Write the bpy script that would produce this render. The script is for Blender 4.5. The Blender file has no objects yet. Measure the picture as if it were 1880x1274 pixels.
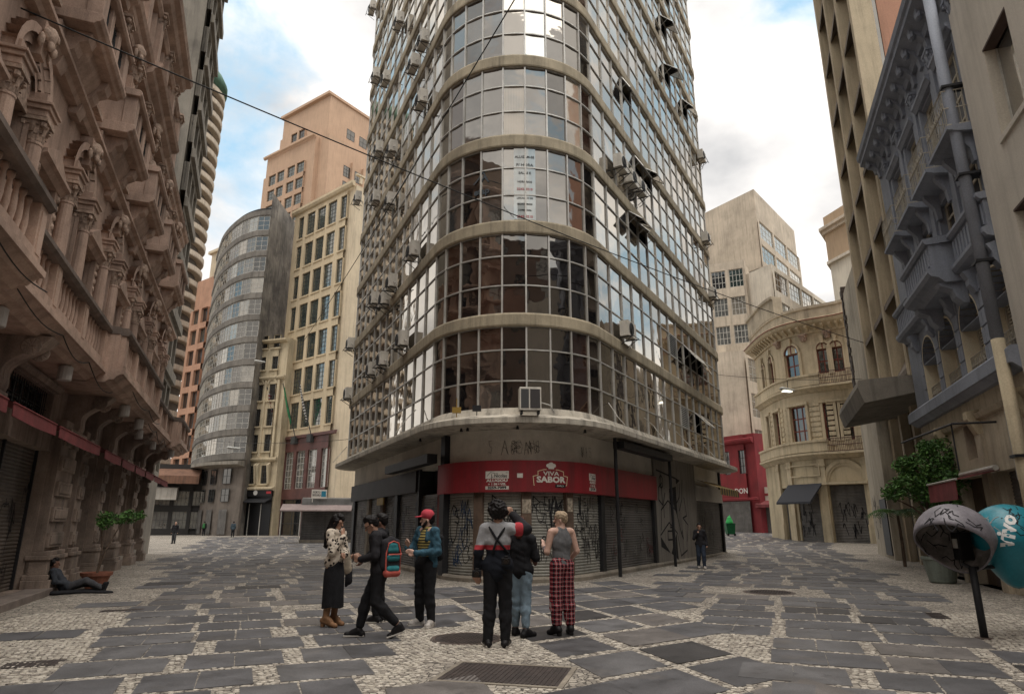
import bpy, math, random
import numpy as np
from mathutils import Vector, Matrix, noise as mnoise
R = math.radians
random.seed(11)
rnd = random.Random(5)
scene = bpy.context.scene
col = scene.collection
# ------------------------------------------------------------------ camera
F_PX, CX, CY, EYE = 1195.0, 940.0, 637.0, 1.65
PITCH = math.atan(324 / 1195.0)
cam_d = bpy.data.cameras.new('camera')
cam = bpy.data.objects.new('camera', cam_d)
col.objects.link(cam)
cam.location = (0, 0, EYE)
cam.rotation_euler = (R(90) + PITCH, 0, 0)
cam_d.sensor_width = 36.0
cam_d.lens = F_PX / 1880.0 * 36.0
cam_d.clip_start = 0.1
cam_d.clip_end = 3000
scene.camera = cam
# ------------------------------------------------------------------ world: partly cloudy daylight sky
SUN_AZ, SUN_EL = R(150), R(77)
world = bpy.data.worlds.new('World')
scene.world = world
world.use_nodes = True
wt = world.node_tree
wt.nodes.clear()
wo = wt.nodes.new('ShaderNodeOutputWorld')
wb = wt.nodes.new('ShaderNodeBackground')
sky = wt.nodes.new('ShaderNodeTexSky')
sky.sky_type = 'NISHITA'
sky.sun_disc = False
sky.sun_elevation = SUN_EL
sky.sun_rotation = SUN_AZ
sky.air_density = 1.0
sky.dust_density = 2.2
sky.ozone_density = 1.0
tc = wt.nodes.new('ShaderNodeTexCoord')
mp = wt.nodes.new('ShaderNodeMapping')
mp.inputs['Scale'].default_value = (1.0, 1.0, 1.7)
mp.inputs['Location'].default_value = (0.35, 0.2, 0.55)
n1 = wt.nodes.new('ShaderNodeTexNoise')
n1.inputs['Scale'].default_value = 2.3
n1.inputs['Detail'].default_value = 9.0
n1.inputs['Roughness'].default_value = 0.56
n1.inputs['Distortion'].default_value = 0.35
r1 = wt.nodes.new('ShaderNodeValToRGB')
r1.color_ramp.elements[0].position = 0.36
r1.color_ramp.elements[1].position = 0.47
n2 = wt.nodes.new('ShaderNodeTexNoise')
n2.inputs['Scale'].default_value = 3.1
n2.inputs['Detail'].default_value = 7.0
r2 = wt.nodes.new('ShaderNodeValToRGB')
r2.color_ramp.elements[0].position = 0.34
r2.color_ramp.elements[0].color = (2.9, 2.9, 2.95, 1)
r2.color_ramp.elements[1].position = 0.66
r2.color_ramp.elements[1].color = (7.4, 7.05, 6.65, 1)
bl = wt.nodes.new('ShaderNodeMix')
bl.data_type = 'RGBA'
bl.inputs[0].default_value = 0.75
bl.inputs[7].default_value = (2.5, 3.9, 4.8, 1)
mx = wt.nodes.new('ShaderNodeMix')
mx.data_type = 'RGBA'
L_ = wt.links.new
L_(tc.outputs['Generated'], mp.inputs['Vector'])
L_(mp.outputs[0], n1.inputs['Vector'])
L_(mp.outputs[0], n2.inputs['Vector'])
L_(n1.outputs['Fac'], r1.inputs[0])
L_(n2.outputs['Fac'], r2.inputs[0])
L_(sky.outputs[0], bl.inputs[6])
L_(r1.outputs[0], mx.inputs[0])
L_(bl.outputs[2], mx.inputs[6])
L_(r2.outputs[0], mx.inputs[7])
L_(mx.outputs[2], wb.inputs[0])
wb.inputs[1].default_value = 0.095
L_(wb.outputs[0], wo.inputs[0])
# ------------------------------------------------------------------ soft sun behind thin cloud
sd = bpy.data.lights.new('sun', 'SUN')
sd.energy = 1.5
sd.angle = R(75)
sd.color = (1.0, 0.94, 0.86)
sun = bpy.data.objects.new('sun', sd)
col.objects.link(sun)
sun.rotation_euler = Vector((-math.sin(SUN_AZ) * math.cos(SUN_EL), -math.cos(SUN_AZ) * math.cos(SUN_EL), -math.sin(SUN_EL))).to_track_quat('-Z', 'Y').to_euler()
scene.view_settings.view_transform = 'Standard'
scene.view_settings.look = 'None'
scene.view_settings.exposure = 1.2
scene.view_settings.gamma = 1.0
scene.render.engine = 'CYCLES'

# ------------------------------------------------------------------ pixel -> place helpers
_cp, _sp = math.cos(PITCH), math.sin(PITCH)
def ray(px, py):
    x = (px - CX) / F_PX; y = -(py - CY) / F_PX
    return Vector((x, _cp - y * _sp, _sp + y * _cp))
def gnd(px, py, z=0.0):
    d = ray(px, py); t = (z - EYE) / d.z
    return Vector((d.x * t, d.y * t, z))
def at(px, py, Y):
    d = ray(px, py); t = Y / d.y
    return Vector((d.x * t, Y, d.z * t + EYE))
def pixel_of(p):
    x, y, z = p[0], p[1], p[2] - EYE
    yy = -y * _sp + z * _cp; zz = y * _cp + z * _sp
    if zz < 0.2: return None
    return CX + F_PX * x / zz, CY - F_PX * yy / zz, zz
def gz(x, y):
    """the streets climb a little behind the corner house"""
    a = 0.022 if x > 2 else (0.004 if x < -4 else 0.004 + 0.018 * (x + 4) / 6)
    t = y - 32
    t = t if t > 4 else (0 if t < -4 else (t + 4) ** 2 / 16)
    return a * t

# ------------------------------------------------------------------ mesh builder
class MB:
    def __init__(s):
        s.v = []; s.f = []; s.m = []
    def add(s, verts, faces, mi=0):
        o = len(s.v)
        s.v.extend([tuple(p) for p in verts])
        for f in faces:
            s.f.append(tuple(i + o for i in f)); s.m.append(mi)
        return s
    def box(s, x0, x1, y0, y1, z0, z1, mi=0):
        return s.add([(x0,y0,z0),(x1,y0,z0),(x1,y1,z0),(x0,y1,z0),(x0,y0,z1),(x1,y0,z1),(x1,y1,z1),(x0,y1,z1)],
                     [(0,3,2,1),(4,5,6,7),(0,1,5,4),(1,2,6,5),(2,3,7,6),(3,0,4,7)], mi)
    def hexa(s, p, mi=0):
        """8 points: bottom 4 ccw, top 4 ccw"""
        return s.add(p, [(0,3,2,1),(4,5,6,7),(0,1,5,4),(1,2,6,5),(2,3,7,6),(3,0,4,7)], mi)
    def prism(s, poly, axis, a, b, mi=0):
        """extrude polygon; axis 'x': poly=(y,z); 'y': poly=(x,z); 'z': poly=(x,y)"""
        n = len(poly)
        def P(u, w, t):
            return (t, u, w) if axis == 'x' else ((u, t, w) if axis == 'y' else (u, w, t))
        vs = [P(u, w, a) for u, w in poly] + [P(u, w, b) for u, w in poly]
        fs = [tuple(range(n))[::-1], tuple(range(n, 2 * n))] + [(i, (i + 1) % n, n + (i + 1) % n, n + i) for i in range(n)]
        return s.add(vs, fs, mi)
    def lathe(s, cx, cy, prof, n=10, mi=0, a0=0.0, a1=2 * math.pi):
        full = abs(a1 - a0 - 2 * math.pi) < 1e-6
        k = n if full else n + 1
        vs = []
        for r, z in prof:
            for i in range(k):
                a = a0 + (a1 - a0) * i / n
                vs.append((cx + r * math.cos(a), cy + r * math.sin(a), z))
        fs = []
        for j in range(len(prof) - 1):
            for i in range(n):
                i2 = (i + 1) % k if full else i + 1
                fs.append((j * k + i, j * k + i2, (j + 1) * k + i2, (j + 1) * k + i))
        if full:
            fs.append(tuple(range(k))[::-1]); fs.append(tuple((len(prof) - 1) * k + i for i in range(k)))
        return s.add(vs, fs, mi)
    def tube(s, pts, r, n=6, mi=0, cap=True):
        pts = [Vector(p) for p in pts]
        rs = r if isinstance(r, (list, tuple)) else [r] * len(pts)
        vs = []
        for i, p in enumerate(pts):
            d = (pts[min(i + 1, len(pts) - 1)] - pts[max(i - 1, 0)])
            if d.length < 1e-7: d = Vector((0, 0, 1))
            d.normalize()
            ref = Vector((0, 0, 1)) if abs(d.z) < 0.9 else Vector((1, 0, 0))
            a = d.cross(ref).normalized(); b = a.cross(d)
            for k in range(n):
                t = 2 * math.pi * k / n
                vs.append(p + a * (rs[i] * math.cos(t)) + b * (rs[i] * math.sin(t)))
        fs = []
        for i in range(len(pts) - 1):
            for k in range(n):
                k2 = (k + 1) % n
                fs.append((i * n + k, (i + 1) * n + k, (i + 1) * n + k2, i * n + k2))
        if cap:
            fs.append(tuple(range(n))); fs.append(tuple((len(pts) - 1) * n + k for k in range(n))[::-1])
        return s.add(vs, fs, mi)
    def arch(s, cx, zs, r0, r1, y0, y1, n=12, mi=0, a0=0.0, a1=math.pi):
        """arched band in the x-z plane"""
        for i in range(n):
            t0 = a0 + (a1 - a0) * i / n; t1 = a0 + (a1 - a0) * (i + 1) / n
            c0, s0, c1, s1 = math.cos(t0), math.sin(t0), math.cos(t1), math.sin(t1)
            q = [(cx + r0*c0, zs + r0*s0), (cx + r1*c0, zs + r1*s0), (cx + r1*c1, zs + r1*s1), (cx + r0*c1, zs + r0*s1)]
            vs = [(x, y0, z) for x, z in q] + [(x, y1, z) for x, z in q]
            fs = [(0,1,2,3), (7,6,5,4), (0,4,5,1), (2,6,7,3)]
            if i == 0: fs.append((0,3,7,4)[::1] if False else (1,5,4,0)) if False else None
            s.add(vs, fs, mi)
        return s
    def disc(s, cx, zs, r, y, n=14, mi=0, a0=0.0, a1=math.pi):
        vs = [(cx, y, zs)] + [(cx + r*math.cos(a0+(a1-a0)*i/n), y, zs + r*math.sin(a0+(a1-a0)*i/n)) for i in range(n+1)]
        return s.add(vs, [(0, i+2, i+1) for i in range(n)], mi)
    def mesh(s, name, mats, smooth=False):
        me = bpy.data.meshes.new(name)
        me.from_pydata(s.v, [], s.f)
        for m in (mats if isinstance(mats, (list, tuple)) else [mats]): me.materials.append(m)
        if isinstance(mats, (list, tuple)) and len(mats) > 1:
            me.polygons.foreach_set('material_index', s.m)
        if smooth: me.polygons.foreach_set('use_smooth', [True] * len(me.polygons))
        me.update()
        return me
    def build(s, name, mats, parent=None, smooth=False, bevel=0.0, loc=None, rot=None, kind=None, label=None):
        return obj(name, s.mesh(name, mats, smooth), parent, bevel, loc, rot, kind, label)

def obj(name, me, parent=None, bevel=0.0, loc=None, rot=None, kind=None, label=None):
    o = bpy.data.objects.new(name, me)
    col.objects.link(o)
    if parent is not None: o.parent = parent
    if loc is not None: o.location = loc
    if rot is not None: o.rotation_euler = rot
    if bevel:
        b = o.modifiers.new('bevel', 'BEVEL'); b.width = bevel; b.segments = 2; b.limit_method = 'ANGLE'
    if kind: o['kind'] = kind
    if label: o['label'] = label
    return o
def tag(o, label, cat, group=None):
    o['label'] = label; o['category'] = cat
    if group: o['group'] = group
    return o
def thing(name, label, cat, loc=(0, 0, 0), rz=0.0, group=None):
    o = bpy.data.objects.new(name, None)
    o.empty_display_size = 0.2
    col.objects.link(o)
    o.location = loc; o.rotation_euler = (0, 0, rz)
    return tag(o, label, cat, group)
def copy_tree(o, parent=None):
    c = o.copy(); col.objects.link(c)
    if parent is not None: c.parent = parent
    for ch in o.children: copy_tree(ch, c)
    return c

# ------------------------------------------------------------------ materials
def newmat(name):
    m = bpy.data.materials.new(name); m.use_nodes = True
    nt = m.node_tree; nt.nodes.clear()
    o = nt.nodes.new('ShaderNodeOutputMaterial')
    return m, nt, o
def nd(nt, t, **kw):
    n = nt.nodes.new(t)
    for k, v in kw.items():
        if k in n.inputs.keys(): n.inputs[k].default_value = v
        else: setattr(n, k, v)
    return n
def mixc(nt, fac, a, b, mode='MIX'):
    n = nt.nodes.new('ShaderNodeMix'); n.data_type = 'RGBA'; n.blend_type = mode
    for i, v in ((0, fac), (6, a), (7, b)):
        if hasattr(v, 'is_output'): nt.links.new(v, n.inputs[i])
        else: n.inputs[i].default_value = v if i == 0 else (tuple(v) + (1,) if len(v) == 3 else v)
    return n.outputs[2]
def ramp(nt, src, p0, p1, c0=(0,0,0,1), c1=(1,1,1,1)):
    r = nt.nodes.new('ShaderNodeValToRGB')
    r.color_ramp.elements[0].position = p0; r.color_ramp.elements[1].position = p1
    r.color_ramp.elements[0].color = c0; r.color_ramp.elements[1].color = c1
    nt.links.new(src, r.inputs[0]); return r.outputs[0]
def pos(nt, scale=(1,1,1), kind='world'):
    if kind == 'world': s = nt.nodes.new('ShaderNodeNewGeometry').outputs['Position']
    elif kind == 'uv': s = nt.nodes.new('ShaderNodeTexCoord').outputs['UV']
    else: s = nt.nodes.new('ShaderNodeTexCoord').outputs['Object']
    m = nt.nodes.new('ShaderNodeMapping'); m.inputs['Scale'].default_value = scale
    nt.links.new(s, m.inputs[0]); return m.outputs[0]
def noise(nt, vec, scale, detail=5, rough=0.55):
    n = nd(nt, 'ShaderNodeTexNoise', Scale=scale, Detail=detail, Roughness=rough)
    nt.links.new(vec, n.inputs['Vector']); return n.outputs['Fac']
def bump(nt, h, strength=0.2, dist=0.02):
    b = nd(nt, 'ShaderNodeBump', Strength=strength, Distance=dist)
    nt.links.new(h, b.inputs['Height']); return b.outputs[0]
def mat(name, c, rough=0.85, var=0.22, scale=1.2, dirt=0.0, streak=0.0, bmp=0.15, spec=0.3, metal=0.0, kind='world', grain=30.0, dirtcol=(0.035, 0.03, 0.027)):
    """plaster / stone / paint / cloth: base colour with blotches, vertical stains and fine relief"""
    m, nt, out = newmat(name)
    p = nd(nt, 'ShaderNodeBsdfPrincipled', Roughness=rough, Metallic=metal)
    p.inputs['Specular IOR Level'].default_value = spec
    v = pos(nt, kind=kind)
    a = noise(nt, v, scale, 6, 0.6)
    c0 = tuple(x * (1 - var) for x in c); c1 = tuple(min(1, x * (1 + var)) for x in c)
    base = ramp(nt, a, 0.32, 0.68, c0 + (1,), c1 + (1,))
    g = noise(nt, v, grain, 4, 0.6)
    base = mixc(nt, 0.12, base, ramp(nt, g, 0.3, 0.7), 'OVERLAY')
    if streak:
        vs = pos(nt, (2.2, 2.2, 0.16), kind)
        s_ = ramp(nt, noise(nt, vs, 1.6, 7, 0.65), 0.47, 0.72)
        base = mixc(nt, mul(nt, s_, streak), base, dirtcol)
    if dirt:
        d_ = ramp(nt, noise(nt, v, 0.45, 9, 0.68), 0.48, 0.70)
        base = mixc(nt, mul(nt, d_, dirt), base, dirtcol)
    nt.links.new(base, p.inputs['Base Color'])
    if bmp:
        nt.links.new(bump(nt, g, bmp, 0.02), p.inputs['Normal'])
    nt.links.new(p.outputs[0], out.inputs[0])
    return m
def mul(nt, a, k):
    n = nd(nt, 'ShaderNodeMath', operation='MULTIPLY')
    nt.links.new(a, n.inputs[0])
    if hasattr(k, 'is_output'): nt.links.new(k, n.inputs[1])
    else: n.inputs[1].default_value = k
    return n.outputs[0]
def glass(name, inner, refl=0.12, rough=0.03, blinds=0.0, wav=0.03, tint=(1.0, 0.94, 0.85), blindcol=None, uv=True):
    """window pane: what hangs behind it, under a reflecting surface"""
    m, nt, out = newmat(name)
    d = nd(nt, 'ShaderNodeBsdfDiffuse')
    v = pos(nt)
    base = ramp(nt, noise(nt, v, 0.9, 4), 0.3, 0.7, tuple(x * 0.6 for x in inner) + (1,), tuple(x * 1.4 for x in inner) + (1,))
    if blinds:
        u = pos(nt, (1, 0.02, 1), 'uv') if uv else pos(nt, (1, 1, 0.02))
        w = nd(nt, 'ShaderNodeTexWave', Scale=blinds, Distortion=0.6); w.wave_type = 'BANDS'; w.bands_direction = 'X'
        nt.links.new(u, w.inputs['Vector'])
        base = mixc(nt, mul(nt, w.outputs['Fac'], 0.7), base, blindcol or tuple(x * 2.2 for x in inner))
    nt.links.new(base, d.inputs['Color'])
    g = nd(nt, 'ShaderNodeBsdfGlossy', Roughness=rough, Color=tint + (1,))
    nb = bump(nt, noise(nt, v, 1.3, 2, 0.4), wav, 0.25)
    nt.links.new(nb, g.inputs['Normal'])
    fr = nd(nt, 'ShaderNodeFresnel', IOR=1.5)
    ad = nd(nt, 'ShaderNodeMath', operation='MULTIPLY_ADD'); ad.use_clamp = True
    nt.links.new(fr.outputs[0], ad.inputs[0]); ad.inputs[1].default_value = 1.2; ad.inputs[2].default_value = refl
    ms = nd(nt, 'ShaderNodeMixShader')
    nt.links.new(ad.outputs[0], ms.inputs[0]); nt.links.new(d.outputs[0], ms.inputs[1]); nt.links.new(g.outputs[0], ms.inputs[2])
    nt.links.new(ms.outputs[0], out.inputs[0])
    return m
def plain(name, c, rough=0.6, metal=0.0, spec=0.3):
    m, nt, out = newmat(name)
    p = nd(nt, 'ShaderNodeBsdfPrincipled', Roughness=rough, Metallic=metal)
    p.inputs['Base Color'].default_value = tuple(c) + (1,)
    p.inputs['Specular IOR Level'].default_value = spec
    nt.links.new(p.outputs[0], out.inputs[0])
    return m
# ------------------------------------------------------------------ lettering: outline font turned to flat mesh in (x, z)
def text_verts(body, size=1.0, bold=0.0, align='CENTER'):
    cu = bpy.data.curves.new('t', 'FONT')
    cu.body = body; cu.size = size; cu.align_x = align; cu.align_y = 'CENTER'; cu.offset = bold; cu.resolution_u = 2
    to = bpy.data.objects.new('t', cu); col.objects.link(to)
    dg = bpy.context.evaluated_depsgraph_get()
    me = bpy.data.meshes.new_from_object(to.evaluated_get(dg))
    vs = [tuple(v.co) for v in me.vertices]; fs = [tuple(p.vertices) for p in me.polygons]
    bpy.data.objects.remove(to); bpy.data.curves.remove(cu); bpy.data.meshes.remove(me)
    return vs, fs
# ------------------------------------------------------------------ corner-house plan (needed by the paving too)
def wedge(off, r, yl=35.0, yr=37.2, endr=1.4, step=0.25):
    """rounded wedge plan of the corner house, offset outward by off; returns polyline of (x,y)"""
    hl, hr = R(-24.6), R(30.0)
    ul = Vector((math.sin(hl), math.cos(hl))); ur = Vector((math.sin(hr), math.cos(hr)))
    nl = Vector((-ul.y, ul.x)); nr = Vector((ur.y, -ur.x))
    pl = Vector((-8.41, 35.15)) + nl * off; pr = Vector((5.49, 26.58)) + nr * off
    # apex
    d = pr - pl; cr = ul.x * ur.y - ul.y * ur.x
    t = (d.x * ur.y - d.y * ur.x) / cr
    ap = pl + ul * t
    half = (hr - hl) / 2
    bis = R(0) + (hl + hr) / 2
    c = ap + Vector((math.sin(bis), math.cos(bis))) * (r / math.sin(half))
    tl = c - nl * -r; tr = c + nr * r
    le = (yl - tl.y) / ul.y; re = (yr - tr.y) / ur.y
    return dict(ul=ul, ur=ur, nl=nl, nr=nr, c=c, r=r, tl=tl, tr=tr, le=le, re=re, al=math.atan2(nl.y, nl.x), ar=math.atan2(nr.y, nr.x), endr=endr)
W0 = wedge(0.0, 2.5)
class Path:
    """facade line of the corner house: left flank (from its far end), front curve, right flank, both far ends rounded"""
    def __init__(s, w):
        s.w = w; s.arc = 0.0
        a0, a1 = w['al'], w['ar']
        if a0 < 0: a0 += 2 * math.pi
        a1 = a1 + 2 * math.pi if a1 < a0 else a1
        s.a0, s.a1 = a0, a1
        e = w['endr']
        s.endl = e * R(70)
        s.L = [s.endl, w['le'], (a1 - a0) * w['r'], w['re'], s.endl]
        s.cum = [0]
        for l in s.L: s.cum.append(s.cum[-1] + l)
        s.total = s.cum[-1]
        s.f0, s.f1 = s.cum[2], s.cum[3]
    def at(s, t):
        """point and outward normal at arc length t"""
        w = s.w; e = w['endr']
        if t < s.cum[1]:
            c = w['tl'] + w['ul'] * w['le'] - w['nl'] * e
            a = math.atan2(w['nl'].y, w['nl'].x) - (s.cum[1] - t) / e
            n = Vector((math.cos(a), math.sin(a))); return c + n * e, n
        if t < s.cum[2]:
            return w['tl'] + w['ul'] * (s.cum[2] - t), w['nl']
        if t < s.cum[3]:
            a = s.a0 + (t - s.cum[2]) / w['r']
            n = Vector((math.cos(a), math.sin(a))); return w['c'] + n * w['r'], n
        if t < s.cum[4]:
            return w['tr'] + w['ur'] * (t - s.cum[3]), w['nr']
        c = w['tr'] + w['ur'] * w['re'] - w['nr'] * e
        a = math.atan2(w['nr'].y, w['nr'].x) + (t - s.cum[4]) / e
        n = Vector((math.cos(a), math.sin(a))); return c + n * e, n
PATH0 = Path(W0)                       # ground floor line
PATH1 = Path(wedge(0.35, 3.2))         # glazed floors
def tpx(path, px, z):
    best = (1e9, 0)
    for i in range(600):
        t = path.cum[1] + (path.cum[4] - path.cum[1]) * i / 599; p, n = path.at(t)
        if n.dot(Vector((p.x, p.y))) > 0: continue
        q = pixel_of((p.x, p.y, z)); e = abs(q[0] - px)
        if e < best[0]: best = (e, t)
    return best[1]
base_line = [PATH0.at(PATH0.total * i / 120)[0] for i in range(121)]
def dist_corner(x, y):
    return min(math.hypot(x - p.x, y - p.y) for p in base_line)
WL = Vector((-math.cos(R(-21.5)), math.sin(R(-21.5))))       # left wall normal (away from street)
def left_depth(x, y): return 4.75 - (x * WL.x + y * WL.y)      # metres in front of the left facade
WR = Vector((math.cos(R(21)), -math.sin(R(21))))
def right_depth(x, y): return 5.4 - (x * WR.x + y * WR.y)

# ------------------------------------------------------------------ ground
def mosaic_mat():
    m, nt, out = newmat('mosaic_paving')
    p = nd(nt, 'ShaderNodeBsdfPrincipled', Roughness=0.75)
    p.inputs['Specular IOR Level'].default_value = 0.3
    v = pos(nt)
    vd = nt.nodes.new('ShaderNodeTexVoronoi'); vd.feature = 'DISTANCE_TO_EDGE'; vd.inputs['Scale'].default_value = 11.5
    vc = nt.nodes.new('ShaderNodeTexVoronoi'); vc.inputs['Scale'].default_value = 11.5
    nt.links.new(v, vd.inputs['Vector']); nt.links.new(v, vc.inputs['Vector'])
    hs = nd(nt, 'ShaderNodeSeparateColor'); nt.links.new(vc.outputs['Color'], hs.inputs[0])
    stone = ramp(nt, hs.outputs[0], 0.0, 1.0, (0.23, 0.205, 0.175, 1), (0.50, 0.45, 0.38, 1))
    big = ramp(nt, noise(nt, v, 0.55, 7, 0.65), 0.38, 0.66)
    stone = mixc(nt, mul(nt, big, 0.5), stone, (0.15, 0.125, 0.105))
    joint = ramp(nt, vd.outputs['Distance'], 0.02, 0.09)
    c = mixc(nt, joint, (0.055, 0.048, 0.042), stone)
    nt.links.new(c, p.inputs['Base Color'])
    nt.links.new(bump(nt, joint, 0.5, 0.012), p.inputs['Normal'])
    nt.links.new(p.outputs[0], out.inputs[0])
    return m
MOSAIC = mosaic_mat()
STONE_VARIANTS = [mat('mosaic_stone_%d' % i, c, 0.7, 0.18, 6.0, bmp=0.3, grain=60) for i, c in enumerate([(0.47, 0.425, 0.36), (0.38, 0.34, 0.29), (0.55, 0.50, 0.43), (0.25, 0.22, 0.19)])]
def slab_mat(name, c):
    m, nt, out = newmat(name)
    p = nd(nt, 'ShaderNodeBsdfPrincipled', Roughness=0.55)
    p.inputs['Specular IOR Level'].default_value = 0.35
    v = pos(nt)
    a = noise(nt, v, 1.7, 8, 0.65)
    base = ramp(nt, a, 0.3, 0.7, tuple(x * 0.62 for x in c) + (1,), tuple(x * 1.45 for x in c) + (1,))
    f = noise(nt, v, 90, 3, 0.7)
    base = mixc(nt, 0.35, base, ramp(nt, f, 0.3, 0.7), 'OVERLAY')
    st = ramp(nt, noise(nt, v, 0.7, 9, 0.7), 0.56, 0.72)
    base = mixc(nt, mul(nt, ramp(nt, noise(nt, v, 2.6, 8, 0.75), 0.57, 0.66), 0.5), mixc(nt, mul(nt, st, 0.5), base, (0.17, 0.145, 0.12)), (0.035, 0.032, 0.032))
    nt.links.new(base, p.inputs['Base Color'])
    rr = ramp(nt, a, 0.3, 0.7, (0.42, 0.42, 0.42, 1), (0.72, 0.72, 0.72, 1))
    nt.links.new(rr, p.inputs['Roughness'])
    nt.links.new(bump(nt, f, 0.25, 0.006), p.inputs['Normal'])
    nt.links.new(p.outputs[0], out.inputs[0])
    return m
SLABS = [slab_mat('granite_slab_%d' % i, c) for i, c in enumerate([(0.088, 0.086, 0.090), (0.105, 0.102, 0.104), (0.072, 0.070, 0.073), (0.125, 0.113, 0.106), (0.045, 0.042, 0.042)])]

def make_ground():
    mb = MB()
    xs = [-400, -200, -120, -80, -60] + list(range(-50, 51, 2)) + [60, 80, 120, 200, 400]
    ys = [-200, -100, -60, -40, -26] + list(range(-20, 121, 2)) + [140, 180, 260, 420, 700]
    nx = len(xs)
    mb.v = [(x, y, gz(x, y)) for y in ys for x in xs]
    mb.f = [(j*nx+i, j*nx+i+1, (j+1)*nx+i+1, (j+1)*nx+i) for j in range(len(ys)-1) for i in range(nx-1)]
    mb.m = [0] * len(mb.f)
    g = mb.build('pavement', MOSAIC, kind='structure')
    return g
pavement = make_ground()
COVERS = []   # (x, y, radius) kept free of slabs
def cover(px, py, r): 
    p = gnd(px, py); COVERS.append((p.x, p.y, r)); return p
mh_round = cover(857, 1172, 0.62); mh_far = cover(1412, 1087, 0.75); mh_rect = gnd(930, 1237)
def zone(x, y):
    if x < -1.25 - 0.05 * (y - 7): return 'L'
    if x > 3.0 + 0.09 * max(0, y - 9): return 'R'
    return 'M'
def slab_ok(x, y):
    if y < 2.5 or y > 78: return False
    if left_depth(x, y) < (1.7 + 0.5 * math.sin(y * 1.7) if y < 26 else 0.7): return False
    if right_depth(x, y) < (1.5 if y < 30 else 1.0): return False
    dc = dist_corner(x, y)
    if dc < 0.9: return False
    if y > 20 and W0['c'].y < y < 36:      # inside the corner house
        xl = -8.41 + (35.15 - y) * 0.458; xr = 5.49 + (y - 26.58) * 0.577
        if xl - 0.7 < x < xr + 0.7: return False
    if y > 36 and -9.5 < x < 12: return False
    for cx, cy, r in COVERS:
        if math.hypot(x - cx, y - cy) < r + 0.12: return False
    if abs(x - mh_rect.x) < 0.98 and abs(y - mh_rect.y) < 0.72: return False
    return True
slabs = []   # four corners, material index
rs = random.Random(3)
def grid_zone(zn, ha, hb, pa, pb, width, depth, pair, rng_a, rng_b, stagger, org):
    ua = Vector((math.sin(R(ha)), math.cos(R(ha)))); ub = Vector((math.sin(R(hb)), math.cos(R(hb))))
    off = 0.0
    for j in range(*rng_b):
        off += rs.uniform(-stagger, stagger)
        bw = depth * rs.uniform(0.93, 1.0)
        for i in range(*rng_a):
            w = width * rs.choice([1, 1, 1, 1.12, 0.9]); s0 = i * pa + off + rs.uniform(-0.04, 0.04) * (1 if pair > 1 else 0.4)
            o = Vector(org) + ua * (j * pb) + ub * s0
            c = o + ub * (w / 2) + ua * (bw / 2)
            if zone(c.x, c.y) != zn or rs.random() < 0.015: continue
            if not slab_ok(c.x, c.y) or not slab_ok(*(o + ub * w)) or not slab_ok(*o): continue
            if dist_corner(c.x, c.y) < 2.3 and rs.random() < 0.35: continue
            q = rs.choice([0, 0, 0, 1, 1, 2, 2, 3])
            if rs.random() < 0.05: q = 4
            n = pair
            for k in range(n):
                a = o + ub * (w * k / n + 0.006); b = o + ub * (w * (k + 1) / n - 0.006)
                quad = [a, b, b + ua * bw, a + ua * bw]
                jit = 0.014
                quad = [(p.x + rs.uniform(-jit, jit), p.y + rs.uniform(-jit, jit)) for p in quad]
                slabs.append((quad, q if rs.random() < 0.7 else rs.choice([0, 1, 2, 3])))
grid_zone('L', -21.5, 68.5, 1.37, 1.03, 1.16, 0.93, 2, (-26, 18), (1, 78), 0.42, (-3.0, 2.0))
grid_zone('R', 22.0, 112.0, 1.37, 1.03, 1.16, 0.93, 2, (-18, 20), (1, 76), 0.42, (6.0, 1.0))
grid_zone('M', -17.0, 54.0, 1.25, 1.22, 1.10, 1.08, 1, (-16, 18), (-5, 21), 0.0, (0.35, 6.0))
def slab_area(q):
    pp = []
    for x, y in q:
        t = pixel_of((x, y, gz(x, y)))
        if t is None: return 0, None
        pp.append(t)
    cx = sum(p[0] for p in pp) / 4; cy = sum(p[1] for p in pp) / 4
    a = 0.5 * abs(sum(pp[i][0] * pp[(i+1) % 4][1] - pp[(i+1) % 4][0] * pp[i][1] for i in range(4)))
    vis = -60 < cx < 1940 and cy < 1330
    return (a if vis else 0), (cx, cy)
ranked = sorted(((slab_area(q)[0], k) for k, (q, m) in enumerate(slabs)), reverse=True)
def slab_verts(q, o=(0, 0)):
    vs = []
    rr = random.Random(int(q[0][0] * 977 + q[0][1] * 3571))
    lift = 0.006 + rr.uniform(-0.002, 0.004)
    tx, ty = rr.uniform(-.002, .002), rr.uniform(-.002, .002)
    for zz in (-0.03, lift):
        for i, (x, y) in enumerate(q):
            t = (tx * (1 if i in (1, 2) else -1) + ty * (1 if i > 1 else -1)) if zz > 0 else 0
            vs.append((x - o[0], y - o[1], gz(x, y) + zz + t))
    return vs
HEX = [(0,3,2,1),(4,5,6,7),(0,1,5,4),(1,2,6,5),(2,3,7,6),(3,0,4,7)]
rest = MB()
for rank, (a, k) in enumerate(ranked):
    q, mi = slabs[k]
    if a > 0 and rank < 295:
        b = MB(); b.add(slab_verts(q, q[0]), HEX)
        b.build('slab', SLABS[mi], pavement, loc=(q[0][0], q[0][1], 0))
    else:
        rest.add(slab_verts(q), HEX, mi)
rest.build('slab_field', SLABS, pavement, kind='stuff')
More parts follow.
